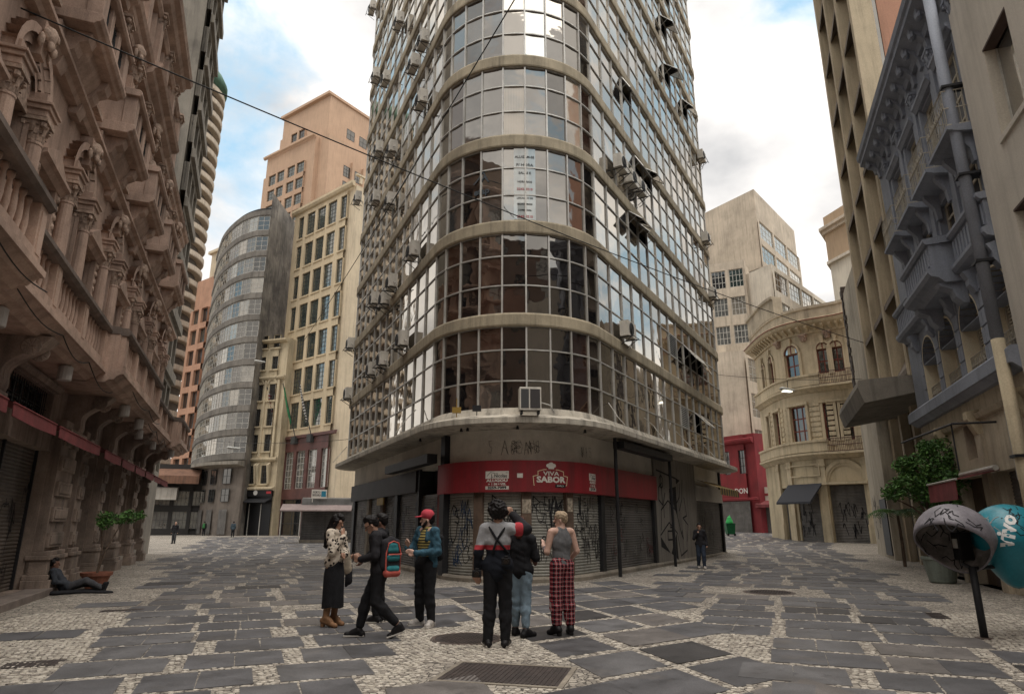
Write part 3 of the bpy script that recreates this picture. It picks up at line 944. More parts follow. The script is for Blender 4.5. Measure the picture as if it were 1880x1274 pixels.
# step and white low walls along the street
MB().box(9, 21.2, -.55, -.02, -.1, .16).build('step', mat('worn_step', (0.20, 0.165, 0.145), .85, .25, 2, dirt=.4), ornate, bevel=.02)
LOWW = mat('pale_low_wall', (0.42, 0.37, 0.31), .9, .15, 1.5, dirt=.35, streak=.3)
MB().box(29.5, 32.2, -.18, .2, -.1, .38).build('low_wall', LOWW, ornate)
MB().box(33.0, 35.6, -.18, .2, -.1, .52).build('low_wall', LOWW, ornate)
MB().box(36.0, 37.4, -.18, .2, -.1, .55).build('low_wall', LOWW, ornate)
# rusticated pilasters of the ground floor
def pilaster_mesh(w):
    b = MB()
    b.box(-w/2 - .14, w/2 + .14, -.50, .1, -.1, .34); b.box(-w/2 - .09, w/2 + .09, -.43, .1, .34, .46)
    b.box(-w/2 - .05, w/2 + .05, -.37, .1, .46, .80); b.box(-w/2 - .09, w/2 + .09, -.41, .1, .80, .90); b.box(-w/2 - .04, w/2 + .04, -.34, .1, .90, 1.0)
    b.box(-w/2, w/2, -.22, .1, 1.0, 3.9)
    z = 1.08
    while z < 3.6:
        b.box(-w/2 + .10, w/2 - .10, -.285, -.22, z, z + .36); b.box(-w/2 + .2, w/2 - .2, -.31, -.285, z + .07, z + .29); z += .62
    b.box(-w/2 - .07, w/2 + .07, -.33, .1, 3.72, 3.86); b.box(-w/2 - .12, w/2 + .12, -.40, .1, 3.86, 3.98); b.box(-w/2 - .02, w/2 + .02, -.26, .1, 3.98, 4.2)
    return b
pm = {}
for s, w in [(6.9, 1.1), (13.9, 1.0), (20.35, 1.6), (22.3, .8), (25.5, .7), (28.9, 1.0), (32.5, 1.0), (35.7, .5)]:
    if w not in pm: pm[w] = pilaster_mesh(w).mesh('pilaster', STONE_D)
    obj('pilaster', pm[w], ornate, .012, loc=(s, 0, 0))
# awnings
def awning_mesh(w, drop=.42, out=.85):
    b = MB(); n = 5
    pr = [(0, 0), (-out * .45, -.10), (-out, -.30), (-out - .01, -.30 - drop * .55)]
    vs = []
    for i in range(n + 1):
        sag = .03 * math.sin(math.pi * i / n) 
        for y, z in pr: vs.append((w * i / n, y, z - sag * (1 if z < -.2 else .3)))
    for i in range(n + 1):
        for y, z in pr: vs.append((w * i / n, y + .012, z - .012 - .0))
    k = len(pr); N = (n + 1) * k
    fs = []
    for i in range(n):
        for j in range(k - 1):
            fs.append((i*k+j, i*k+j+1, (i+1)*k+j+1, (i+1)*k+j)); fs.append((N+i*k+j, N+(i+1)*k+j, N+(i+1)*k+j+1, N+i*k+j+1))
    b.add(vs, fs); b.tube([(0, -out, -.31), (w, -out, -.31)], .02, 5)
    return b
for a, b in [(8.6, 13.0), (13.3, 16.1), (16.35, 20.6), (21.3, 23.9), (24.2, 26.7), (27.0, 29.3), (29.6, 32.0), (32.3, 34.6), (34.8, 37.4)]:
    awning_mesh(b - a).build('awning', AWN_RED, ornate, loc=(a, -.02, 3.95), smooth=False)
# great scroll brackets under the balcony
def scroll_mesh(w=.5, h=1.15, out=1.05):
    b = MB(); n = 14; poly = []
    for i in range(n + 1):
        t = i / n
        poly.append((-(out * (.28 + .72 * t ** 1.9 + .07 * math.sin(t * 9))), -h + h * t))
    poly += [(0.0, 0.0), (0.0, -h)]
    b.prism(poly, 'x', -w/2, w/2)
    b.prism([(y * .96 - .03, z * .98) for y, z in poly[:n + 1]] + [(-.05, 0), (-.05, -h)], 'x', -w/2 + .12, w/2 - .12)
    vs = MB()
    for s in (-1, 1):
        b.add([], [])
        for k in range(10):
            t0, t1 = k * .628, (k + 1) * .628
            y0, z0, r = -out * .74, -.22, .17
            b.prism([(y0, z0), (y0 + r * math.cos(t0), z0 + r * math.sin(t0)), (y0 + r * math.cos(t1), z0 + r * math.sin(t1))], 'x', s * w/2, s * (w/2 + .05))
    b.box(-w/2 - .03, w/2 + .03, -.42, 0, -h - .16, -h); b.box(-w/2 + .04, w/2 - .04, -.34, 0, -h - .32, -h - .16)
    return b
sm = scroll_mesh().mesh('scroll_bracket', STONE_D)
for s in (10.0, 14.2, 20.5, 22.6, 25.5, 28.9, 32.5, 35.6): obj('scroll_bracket', sm, ornate, .012, loc=(s, 0, 5.0))
# balcony slab with projecting bays
def bay_out(s): return 1.5 if (s < 11 or 18.2 < s < 25.6 or s > 33.6) else 1.12
segs = [(X0, 11.0, 1.5), (11.0, 18.2, 1.12), (18.2, 25.6, 1.5), (25.6, 33.6, 1.12), (33.6, X1, 1.5)]
slab = MB()
for a, b, o in segs:
    e = .12 if o > 1.3 else 0
    slab.prism([(0, 4.98), (-o + .30, 4.98), (-o + .22, 5.05), (-o + .12, 5.06), (-o + .06, 5.14), (-o - .02, 5.20), (-o - .08, 5.20), (-o - .08, 5.30), (-o - .02, 5.34), (0, 5.34)], 'x', a - e, b + e)
slab.build('balcony_slab', STONE_L, ornate)
BALM = MB().lathe(0, 0, [(.055, 0), (.055, .06), (.035, .09), (.052, .24), (.05, .34), (.036, .50), (.032, .58), (.05, .62), (.05, .68)], 8).mesh('baluster', STONE_L, True)
rail = MB(); rb = MB(); nb = 0
postm = MB().box(-.17, .17, -.12, .12, 0, .98).box(-.11, .11, -.14, -.12, .15, .8).mesh('balustrade_post', STONE_L)
for a, b, o in segs:
    y = -o + .12
    rail.prism([(y + .15, 6.20), (y - .15, 6.20), (y - .21, 6.26), (y - .21, 6.34), (y - .14, 6.40), (y + .15, 6.40)], 'x', a, b)
    rb.box(a, b, y - .13, y + .13, 5.34, 5.50)
    npost = max(1, int((b - a) / 1.85))
    px_ = [a + .2 + (b - a - .4) * i / npost for i in range(npost + 1)]
    for p in px_: obj('balustrade_post', postm, ornate, loc=(p, y, 5.3))
    for p, q in zip(px_[:-1], px_[1:]):
        m = int((q - p - .4) / .235)
        for i in range(m): obj('baluster', BALM, ornate, loc=(p + .2 + (q - p - .4) * (i + .5) / m, y, 5.51))
for x, oa, ob in [(11.0, 1.12, 1.5), (18.2, 1.12, 1.5), (25.6, 1.12, 1.5), (33.6, 1.12, 1.5)]:
    rail.box(x - .14, x + .14, -ob + .12, -oa + .12, 6.205, 6.395); rb.box(x - .12, x + .12, -ob + .12, -oa + .12, 5.34, 6.2)
rail.build('balustrade_rail', mat('sooty_rail', (0.16, 0.125, 0.105), .9, .35, 2, dirt=.5), ornate)
rb.build('balustrade_base', STONE_L, ornate)
# ---- first floor: arches between column pairs
AC = [8.85 + 4.25 * k for k in range(7)]              # arch centres
BC = [10.97 + 4.25 * k for k in range(6)]             # corbelled balcony centres
BC = [b for b in BC if b < 34.5]
op1 = [(c - .62, c + .62, 5.6, 9.35) for c in AC] + [(c - .6, c + .6, 6.0, 8.7) for c in BC]
wall_grid([X0, X1], [5.1, 11.15], op1, .4, 0.0).build('first_floor_wall', STONE_L, ornate)
arch_m = MB()
arch_m.arch(0, 9.6, .62, .76, -.08, .02, 14); arch_m.arch(0, 9.6, .76, .96, -.14, .02, 14); arch_m.arch(0, 9.6, .96, 1.14, -.24, .02, 14)
for s in (-1, 1):
    arch_m.box(.62 if s > 0 else -.74, .74 if s > 0 else -.62, -.08, .02, 5.6, 9.6)
arch_m.prism([(-.14, 10.2), (.14, 10.2), (.2, 10.95), (-.2, 10.95)], 'y', -.28, .02)
arch_mesh = arch_m.mesh('arch_surround', STONE_L)
tymp = MB().disc(0, 9.36, .63, -.012, 12).box(-.62, .62, -.03, .02, 9.30, 9.40).mesh('tympanum', CARVED)
colm = MB()
colm.lathe(0, 0, [(.30, 0), (.30, .10), (.27, .12), (.29, .18), (.25, .22), (.25, .26), (.215, .30), (.205, 1.4), (.18, 2.28), (.20, 2.30), (.20, 2.34), (.18, 2.36)], 14)
col_mesh = colm.mesh('column', STONE_L, False)
rc = random.Random(4)
cap = MB().lathe(0, 0, [(.18, 0), (.20, .1), (.24, .28), (.28, .38), (.28, .42)], 12)
for ring, (z, r, h) in enumerate([(.02, .205, .20), (.16, .225, .22)]):
    for k in range(8):
        a = 6.283 * (k + .5 * ring) / 8
        dx, dy = math.cos(a), math.sin(a); tx, ty = -dy * .055, dx * .055
        o = [(dx*r - tx, dy*r - ty, z), (dx*r + tx, dy*r + ty, z), (dx*(r+.05) + tx*.9, dy*(r+.05) + ty*.9, z + h*.8), (dx*(r+.05) - tx*.9, dy*(r+.05) - ty*.9, z + h*.8), (dx*(r+.11), dy*(r+.11), z + h*.72)]
        cap.add(o, [(0,1,2,3), (3,2,4)])
for k in range(4):
    a = math.pi/4 + k * math.pi/2
    cap.lathe(.30 * math.cos(a), .30 * math.sin(a), [(.02, .28), (.075, .31), (.075, .40), (.03, .42)], 7)
cap.box(-.31, .31, -.31, .31, .42, .50)
cap_mesh = cap.mesh('capital', CARVED)
ped = MB().box(-.28, .28, -.40, .05, 0, .16).box(-.24, .24, -.36, .05, .16, 1.0).box(-.28, .28, -.40, .05, 1.0, 1.14).box(-.15, .15, -.38, -.36, .3, .88)
ped_mesh = ped.mesh('pedestal', STONE_L)
imp = MB().box(-.25, .25, -.36, .05, 0, .14).box(-.29, .29, -.40, .05, .14, .24).box(-.33, .33, -.44, .05, .24, .30).box(-.22, .22, -.30, .05, .30, .52)
imp_mesh = imp.mesh('impost', STONE_L)
for c in AC:
    if c > X1 - 1: continue
    obj('arch_surround', arch_mesh, ornate, loc=(c, 0, 0)); obj('tympanum', tymp, ornate, loc=(c, 0, 0))
    put_window(ornate, c - .62, c + .62, 5.6, 9.3, .28, 2, 4, FRAME_DK, GL_DARK, .06)
    for s in (-.82, .82):
        obj('pedestal', ped_mesh, ornate, .012, loc=(c + s, 0, 5.34)); obj('column', col_mesh, ornate, loc=(c + s, -.16, 6.48)).scale = (.78, .78, 1)
        obj('capital', cap_mesh, ornate, loc=(c + s, -.14, 8.82)).scale = (.78, .78, 1); obj('impost', imp_mesh, ornate, .01, loc=(c + s, 0, 9.32))
for c in BC:
    wh = MB()
    put_window(ornate, c - .6, c + .6, 6.0, 8.7, .22, 2, 4, FRAME_DK, GL_DARK, .06)
    for s in (-1, 1): wh.box(c + s * .72 - .12, c + s * .72 + .12, -.12, .02, 5.6, 8.75)
    wh.prism([(0, 8.75), (-.14, 8.75), (-.22, 8.86), (-.30, 8.9), (-.30, 8.98), (0, 8.98)], 'x', c - .95, c + .95)
    wh.prism([(c - .9, 8.98), (c + .9, 8.98), (c, 9.45)], 'y', -.24, .02)
    wh.build('window_pediment', STONE_L, ornate)

UPPER = set(ornate.children)
mould(ornate, X0, X1, [(0, 10.18), (.18, 10.18), (.24, 10.28), (.36, 10.33), (.36, 10.42), (.30, 10.48), (0, 10.52)], STONE_L, 'string_course')
# ---- second floor with corbelled balconies
op2 = [(c - .62, c + .62, 11.35, 13.9) for c in BC] + [(c - .4, c + .4, 11.3, 13.2) for c in AC]
wall_grid([X0, 36.0], [10.3, 15.0], op2, .4).build('second_floor_wall', STONE_L, ornate)
balc = MB()
pts = [(0, 10.0), (-.22, 10.0), (-.30, 10.16), (-.34, 10.36), (-.52, 10.50), (-.60, 10.66), (-.80, 10.76), (-.88, 10.95), (0, 10.95)]
for s in (-1, 1): balc.prism(pts, 'x', s * .88 - .2, s * .88 + .2)
balc.prism([(0, 10.35), (-.3, 10.4), (-.62, 10.75), (-.7, 10.96), (0, 10.96)], 'x', -.68, .68)
balc.prism([(0, 10.96), (-.96, 10.96), (-1.02, 11.02), (-1.10, 11.04), (-1.16, 11.12), (-1.16, 11.20), (-1.10, 11.24), (0, 11.24)], 'x', -1.42, 1.42)
for s in (-1, 1): balc.box(s * 1.18 - .18, s * 1.18 + .18, -1.10, -.72, 11.24, 12.10); balc.box(s * 1.27 - .06, s * 1.27 + .06, -.72, 0, 11.24, 12.10)
for s in (-.38, .38): balc.box(s - .12, s + .12, -1.06, -.84, 11.24, 12.10)
balc.prism([(-.70, 12.10), (-1.16, 12.10), (-1.22, 12.16), (-1.22, 12.24), (-1.14, 12.30), (-.70, 12.30)], 'x', -1.46, 1.46)
for s in (-1, 1): balc.box(s * 1.3 - .13, s * 1.3 + .13, -.70, 0, 12.105, 12.295)
balc_mesh = balc.mesh('balcony', STONE_L)
gri = MB()
for s in (-.78, 0, .78):
    for k in range(-2, 3):
        if abs(k) == 1 or True: gri.tube([(s + k * .09, -.95, 11.25), (s + k * .09, -.95, 12.1)], .009, 4)
    for r in (.09, .17, .25):
        gri.tube([(s + r * .9 * math.cos(t * .5236), -.95, 11.68 + r * math.sin(t * .5236)) for t in range(13)], .011, 4, cap=False)
    gri.tube([(s - .24, -.95, 11.45), (s + .24, -.95, 11.45)], .01, 4); gri.tube([(s - .24, -.95, 11.95), (s + .24, -.95, 11.95)], .01, 4)
gri_mesh = gri.mesh('balcony_grille', IRONWORK)
pil2 = MB().box(-.24, .24, -.16, .02, 10.55, 14.2)
for k in range(4): pil2.box(-.18 + k * .105, -.13 + k * .105, -.20, -.16, 11.0, 14.0)
pil2.box(-.29, .29, -.22, .02, 10.55, 10.9)
pil2_mesh = pil2.mesh('fluted_pilaster', STONE_L)
pan = MB().box(-.5, .5, -.07, .02, 13.35, 13.46).box(-.6, .6, -.14, .02, 13.46, 13.56).box(-.5, -.42, -.08, .02, 11.2, 13.35).box(.42, .5, -.08, .02, 11.2, 13.35).box(-.62, .62, -.2, .02, 11.08, 11.2)
pan.prism([(-.55, 13.56), (.55, 13.56), (.3, 14.0), (0, 14.15), (-.3, 14.0)], 'y', -.18, .02)
pan_mesh = pan.mesh('niche_surround', CARVED)
for c in BC:
    obj('balcony', balc_mesh, ornate, .012, loc=(c, 0, 0)).scale = (1, .8, 1); obj('balcony_grille', gri_mesh, ornate, loc=(c, -.03, 0)).scale = (1, .8, 1)
    put_window(ornate, c - .62, c + .62, 11.35, 13.85, .22, 2, 4, FRAME_DK, GL_DARK, .06)
    for s in (-1.1, 1.1):
        obj('fluted_pilaster', pil2_mesh, ornate, loc=(c + s, 0, 0)); obj('capital', cap_mesh, ornate, loc=(c + s, -.10, 14.15))
for c in AC:
    if c > 35: continue
    obj('niche_surround', pan_mesh, ornate, loc=(c, 0, 0))
    put_window(ornate, c - .4, c + .4, 11.3, 13.15, .25, 1, 3, FRAME_DK, GL_DARK, .05)
ent = MB()
for a, b, o in [(X0, 12.5, .5), (12.5, 18.0, .75), (18.0, 21.0, .5), (21.0, 26.5, .75), (26.5, 36.0, .42)]:
    ent.prism([(0, 14.66), (-o * .4, 14.66), (-o * .45, 14.85), (-o * .7, 14.95), (-o * .75, 15.1), (-o, 15.16), (-o - .06, 15.28), (-o, 15.34), (0, 15.4)], 'x', a, b)
ent.build('entablature', STONE_L, ornate)
# ---- third floor and the deep curved cornice
XT = 30.2
op3 = [(c - .55, c + .55, 15.9, 18.0) for c in BC if c < XT - 1] + [(c - .55, c + .55, 15.9, 18.0) for c in AC if c < XT - 1]
wall_grid([X0, XT], [15.0, 19.2], op3, .35).build('third_floor_wall', STONE_L, ornate)
body(ornate, X0, XT, .4, 9, 14.9, 21.5, plain('ornate_attic', (0.2, 0.15, 0.115), 0.9), 'attic')
for c in BC + AC:
    if c > XT - 1: continue
    put_window(ornate, c - .55, c + .55, 15.9, 17.95, .2, 2, 3, FRAME_DK, GL_DARK, .06)
    b = MB()
    for s in (-1, 1): b.box(s * .7 - .12, s * .7 + .12, -.14, .02, 15.6, 18.1)
    b.prism([(0, 18.1), (-.2, 18.1), (-.3, 18.22), (-.3, 18.32), (0, 18.36)], 'x', -.95, .95)
    b.build('window_surround', STONE_L, ornate, loc=(c, 0, 0))
for k, s in enumerate([x for c in BC for x in (c - 1.05, c + 1.05) if x < XT - .5]):
    b = MB().box(-.22, .22, -.3, .02, 15.4, 17.9)
    b.build('pier', STONE_L, ornate, loc=(s, 0, 0)); obj('capital', cap_mesh, ornate, loc=(s, -.12, 17.85))
def big_cornice(a, b, bulge):
    mb = MB(); n = 16; pr = [(0, 18.3), (.25, 18.3), (.35, 18.5), (.8, 18.62), (.95, 18.8), (1.25, 18.86), (1.35, 19.05), (1.28, 19.15), (0, 19.25)]
    vs = []
    for i in range(n + 1):
        t = i / n; lift = bulge * math.sin(math.pi * t) ** .8 if bulge else 0
        for o, z in pr: vs.append((a + (b - a) * t, -o * .6, z + lift))
    k = len(pr)
    mb.add(vs, [(i*k+j, i*k+(j+1) % k, (i+1)*k+(j+1) % k, (i+1)*k+j) for i in range(n) for j in range(k)] + [tuple(range(k)), tuple(n*k+j for j in range(k))[::-1]])
    return mb.build('crowning_cornice', STONE_L, ornate)
big_cornice(X0, 16.9, 0); big_cornice(16.9, 22.2, 1.3); big_cornice(22.2, 27.5, 0)
for o in ornate.children:
    if o not in UPPER: o.location.z += .8
# carved heads and scroll ornaments on the pilasters, grotesque masks on the arches
def mask():
    b = MB()
    b.lathe(0, -.10, [(.03, 0), (.12, .06), (.17, .2), (.18, .34), (.12, .46), (.03, .5)], 9)
    b.lathe(0, -.27, [(.01, .17), (.035, .2), (.025, .3), (.01, .34)], 6)
    for s in (-1, 1):
        b.lathe(s * .17, -.12, [(.02, .1), (.08, .18), (.08, .3), (.02, .36)], 7); b.lathe(s * .1, -.2, [(.02, -.08), (.07, -.02), (.06, .1), (.01, .14)], 6)
        b.lathe(s * .25, -.08, [(.01, -.1), (.06, 0), (.06, .15), (.01, .22)], 6)
    return b.mesh('carved_mask', CARVED, True)
mk = mask()
for c in AC:
    if c < 35: obj('carved_mask', mk, ornate, loc=(c, -.2, 10.4))
for c in BC:
    for s in (-1.1, 1.1): obj('carved_mask', mk, ornate, loc=(c + s, -.12, 14.1))
    obj('carved_mask', mk, ornate, loc=(c, -.3, 15.0))
drop = MB()
for k in range(6): drop.lathe(0, -.06, [(.01, -.2 - k * .22), (.11 - k * .008, -.1 - k * .22), (.10 - k * .008, -.02 - k * .22), (.01, .05 - k * .22)], 7)
dm = drop.mesh('carved_garland', CARVED, True)
for c in AC:
    for s in (-1.35, 1.35):
        if c + s < 35: obj('carved_garland', dm, ornate, loc=(c + s, -.02, 8.7)); obj('carved_garland', dm, ornate, loc=(c + s * .55, -.06, 15.1))
# grey cylinder down-lights hanging under the balcony slab
dl = MB().lathe(0, 0, [(.13, 0), (.14, .02), (.14, .30), (.10, .33)], 14).mesh('downlight', plain('pale_grey_lamp', (0.42, 0.39, 0.36), .6))
for x in (12.1, 16.4, 21.5, 24.3, 27.2, 31.0, 34.4): obj('downlight', dl, ornate, loc=(x, -bay_out(x) + .35, 4.64))
cab = MB()
x = 9.0
while x < 36:
    o = bay_out(x); x2 = min(36, x + rc.uniform(2.2, 3.6)); sag = rc.uniform(.1, .35)
    cab.tube([(x + (x2 - x) * t / 8, -o - .02, 5.12 - sag * math.sin(math.pi * t / 8)) for t in range(9)], .012, 4); x = x2
cab.build('wall_cable', IRONWORK, ornate)
# ================================================================== buildings down both streets and behind the camera
def block(name, label, pl, Yl, pr, Yr, z1, D, mw, cols=(), rows=(), win=None, ms=None, reveal=.22, z0=None):
    """free-standing house: base picture columns and depths of the two front corners, height, window columns and rows"""
    a, b, ang, w = frame_from(pl, Yl, pr, Yr)
    t = thing(name, label, 'building', (a.x, a.y, 0), ang)
    opens = [(c0, c1, r0, r1) for (c0, c1) in cols for (r0, r1) in rows]
    zb = -1.0 if z0 is None else z0
    wall_grid([0, w], [zb, z1], opens, reveal).build('front_wall', mw, t)
    body(t, 0, w, reveal + .02, D, zb, z1, ms or mw)
    if win:
        nx, nz, fm, gms, th = win
        rr = random.Random(len(label))
        for o in opens:
            put_window(t, o[0], o[1], o[2], o[3], reveal - .09, nx, nz, fm, rr.choice(gms), th)
    return t, w
def side_windows(t, w, D, x, cols, rows, nx, nz, fm, gm, th, face):
    pass
BEIGE = mat('beige_render', (0.50, 0.425, 0.335), .9, .16, .35, dirt=.22, streak=.35, bmp=.1)
BEIGE2 = mat('pale_render', (0.58, 0.52, 0.43), .9, .14, .3, dirt=.2, streak=.3, bmp=.1)
ORANGE = mat('orange_tile', (0.42, 0.24, 0.16), .75, .14, .6, streak=.25, bmp=.05)
YELLOW = mat('yellow_render', (0.55, 0.445, 0.30), .9, .10, .3, dirt=.1, streak=.25, bmp=.05)
YELLOWP = mat('pale_yellow_render', (0.60, 0.50, 0.36), .9, .10, .3, dirt=.15, streak=.3, bmp=.05)
TOWER = mat('salmon_tower', (0.47, 0.315, 0.215), .85, .10, .2, streak=.2, bmp=.05)
BROWN = mat('brown_granite', (0.105, 0.045, 0.038), .5, .25, .8, streak=.3, bmp=.05, spec=.4)
GREYC = mat('grey_concrete', (0.24, 0.215, 0.18), .9, .2, .4, dirt=.4, streak=.5, bmp=.2)
SOOT = mat('soot_stained_wall', (0.20, 0.18, 0.155), .95, .45, .3, dirt=.95, streak=.85, bmp=.3, dirtcol=(0.05, 0.044, 0.042))
CREAM = mat('cream_plaster', (0.53, 0.44, 0.30), .9, .12, .5, dirt=.28, streak=.4, bmp=.15)
# --- slab tower past the ornate house
t = thing('slab_tower', 'tall narrow grey office slab rising behind the ornate stone building', 'building', Vector((WL.x * 5.0, WL.y * 5.0, 0)), R(111.5))
rows = [(4.5 + 3.1 * k, 6.3 + 3.1 * k) for k in range(18)]
cols_ = cells(3, 38.0, 42.9, .35)
wall_grid([37.7, 43.2], [-1, 62], [(a, b, c, d) for a, b in cols_ for c, d in rows], .3).build('front_wall', GREYC, t)
body(t, 37.7, 43.2, .32, 12, -1, 62, GREYC)
for k, (a, b) in enumerate(cols_):
    for j, (c, d) in enumerate(rows): put_window(t, a, b, c, d, .16, 2, 3, FRAME_LT, [GL_PALE, GL_DARK, GL_GREEN][(k * 7 + j * 3) % 3], .05)
for k in range(18): MB().box(37.8, 43.3, -.2, 0.0, 6.55 + 3.1 * k, 7.1 + 3.1 * k).build('sun_ledge', GREYC, t)
# --- round balcony tower
ct = at(212, 961, 115)
t = thing('round_balcony_tower', 'tall tower of stacked curved white balconies with a green domed top', 'building', (ct.x, ct.y, 0))
Rb = 8.2
ztop = at(385, 150, 115).z
MB().lathe(0, 0, [(Rb - 1.2, -1), (Rb - 1.2, ztop)], 40).build('drum_wall', mat('drum_dark', (0.10, 0.085, 0.07), .8, .3, .5), t)
bm = MB().lathe(0, 0, [(Rb - 1.3, 0), (Rb - .1, 0), (Rb, .15), (Rb, 1.05), (Rb - .12, 1.1), (Rb - .14, .2), (Rb - 1.3, .2)], 40).mesh('curved_balcony', mat('balcony_white', (0.45, 0.38, 0.30), .9, .12, .3, dirt=.3, streak=.4), False)
k = 0
while 6 + k * 2.75 < ztop - 2: obj('curved_balcony', bm, t, loc=(0, 0, 6 + k * 2.75)); k += 1
MB().lathe(0, 0, [(Rb + .2, ztop - 1.2), (Rb + .2, ztop), (Rb - .6, ztop + 1.6), (Rb - 3, ztop + 3.6), (Rb - 6, ztop + 4.6), (.1, ztop + 5)], 36).build('dome', mat('green_copper', (0.07, 0.14, 0.10), .7, .2, .4, streak=.3), t, smooth=True)
# --- orange framed block at the bend
zt = at(375, 505, 104).z
t, w = block('orange_office_block', 'orange clad office block with large dark windows at the bend of the left street', 298, 107, 362, 101, zt, 14, ORANGE,
      cells(2, .7, 5.4, .8), [(5.5 + 3.6 * k, 8.1 + 3.6 * k) for k in range(int((zt - 8) / 3.6))], (2, 1, FRAME_DK, [GL_DARK, GL_DARK, GL_GREEN], .09), reveal=.5)
MB().box(.8, w - .6, 2, 12, zt, zt + 5.5).build('penthouse', YELLOWP, t)
MB().box(.3, w - .3, 1.5, 12.5, zt + 5.5, zt + 6.0).build('roof_slab', YELLOWP, t)
# dark shop front with pale canopies at the far end of the ornate row
t, w = block('corner_shop', 'low dark shop with grilled front and rusty canopy at the bend of the left street', 268, 86, 362, 88, 9.2, 6, plain('shop_soot', (0.03, 0.027, 0.025), .8),
      [(.6, 2.4), (2.8, 4.6), (5.0, 6.6)], [(1.0, 3.2), (3.9, 5.8)], (4, 2, FRAME_DK, [GL_DARK, GL_PALE], .06))
MB().prism([(0, 7.2), (-2.2, 6.6), (-2.2, 7.6), (0, 8.6)], 'x', .2, w - .2).build('canopy', mat('rusty_canopy', (0.16, 0.085, 0.055), .8, .3, .8, streak=.5), t)
MB().prism([(0, 5.0), (-1.6, 4.6), (-1.6, 6.1), (0, 6.3)], 'x', -1.5, w * .55).build('pale_canopy', mat('pale_canopy', (0.35, 0.32, 0.28), .8, .2, .8, streak=.4), t)
# --- curved grey glass house
class Poly:
    """smooth facade line through plan points (left to right as seen from the street)"""
    def __init__(s, pts, sub=8):
        P = [Vector(p) for p in pts]; out = []
        for i in range(len(P) - 1):
            p0, p1, p2, p3 = P[max(i-1, 0)], P[i], P[i+1], P[min(i+2, len(P)-1)]
            for k in range(sub):
                t = k / sub
                out.append(0.5 * ((2*p1) + (p2-p0)*t + (2*p0-5*p1+4*p2-p3)*t*t + (3*p1-p0-3*p2+p3)*t*t*t))
        out.append(P[-1]); s.p = out; s.cum = [0]
        for a, b in zip(out[:-1], out[1:]): s.cum.append(s.cum[-1] + (b-a).length)
        s.total = s.cum[-1]
    def at(s, t):
        t = min(max(t, 0), s.total)
        i = 0
        while i < len(s.cum) - 2 and s.cum[i+1] < t: i += 1
        a, b = s.p[i], s.p[i+1]; f = (t - s.cum[i]) / (s.cum[i+1] - s.cum[i])
        d = (b - a).normalized()
        return a + (b - a) * f, Vector((d.y, -d.x))
    def frame(s, t):
        p, n = s.at(t); return p, math.atan2(n.x, -n.y)
def pband(path, t0, t1, prof, org, n=None, mb=None, closed=True, mi=0):
    mb = mb or MB(); n = n or max(2, int((t1 - t0) / .45)); k = len(prof); vs = []
    for i in range(n + 1):
        p, nn = path.at(t0 + (t1 - t0) * i / n)
        vs += [(p.x + nn.x * o - org[0], p.y + nn.y * o - org[1], z) for o, z in prof]
    fs = [(i*k+j, (i+1)*k+j, (i+1)*k+(j+1) % k, i*k+(j+1) % k) for i in range(n) for j in range(k if closed else k - 1)]
    if closed: fs += [tuple(range(k)), tuple(n*k+j for j in range(k))[::-1]]
    return mb.add(vs, fs, mi)
def g2(px, Y): v = at(px, 961, Y); return (v.x, v.y)
DKC = mat('dark_concrete', (0.175, 0.158, 0.138), .9, .25, .4, dirt=.45, streak=.6, bmp=.2)
cp_ = Poly([g2(336, 100), g2(345, 92), g2(372, 86.5), g2(405, 84), g2(437, 83.5)])
org = g2(400, 88)
t = thing('curved_glass_house', 'grey curved office building with bands of strip windows and a soot stained blank side wall', 'building', (org[0], org[1], 0))
ztop = at(412, 405, 87).z
nfl = 11; fh = (ztop - 10.4) / nfl
poly_ = [(p.x - org[0], p.y - org[1]) for p in cp_.p] + [(g2(508, 97)[0] - org[0], g2(508, 97)[1] - org[1]), (g2(480, 112)[0] - org[0], g2(480, 112)[1] - org[1])]
inner = [(x * .985, y + .35) for x, y in poly_]
MB().prism(inner, 'z', -1, ztop + .4).build('core', plain('strip_core', (0.03, 0.03, 0.03), .9), t)
sidep = [poly_[len(cp_.p) - 1], poly_[-2], poly_[-1], (poly_[len(cp_.p) - 1][0], poly_[len(cp_.p) - 1][1] + 3)]
MB().prism(sidep, 'z', -1, ztop + 2.6).build('blank_side_wall', SOOT, t)
for k in range(nfl + 1):
    z = 10.4 + k * fh
    pband(cp_, 0, cp_.total, [(-.4, z - .95), (.05, z - .95), (.12, z - .85), (.12, z - .1), (-.4, z - .1)], org, 26).build('spandrel_band', DKC, t)
    if k == nfl: break
    nc = 13
    for c in range(nc):
        ta, tb = cp_.total * c / nc, cp_.total * (c + 1) / nc
        p, a = cp_.frame((ta + tb) / 2)
        me = win_mesh(cp_.total / nc - .06, fh - .98, 2, 3, FRAME_LT, [GL_PALE, GL_DARK, GL_DARK, GL_BLIND, GL_DARK, GL_GREEN][(c * 5 + k * 3 + (c * k) % 4) % 6] if c < 6 else [GL_DARK, GL_DARK, GL_DARK, GL_BLIND][(c * 3 + k) % 4], .05)
        w_ = cp_.total / nc - .06
        obj('window', me, t, loc=(p.x - org[0] - math.cos(a) * w_ / 2, p.y - org[1] - math.sin(a) * w_ / 2, z - .04), rot=(0, 0, a))
pband(cp_, 0, cp_.total, [(-.6, -1), (-.1, -1), (-.1, 9.5), (-.6, 9.5)], org, 26).build('shop_wall', mat('shop_wall_grey', (0.15, 0.125, 0.105), .85, .25, .6, streak=.4), t)
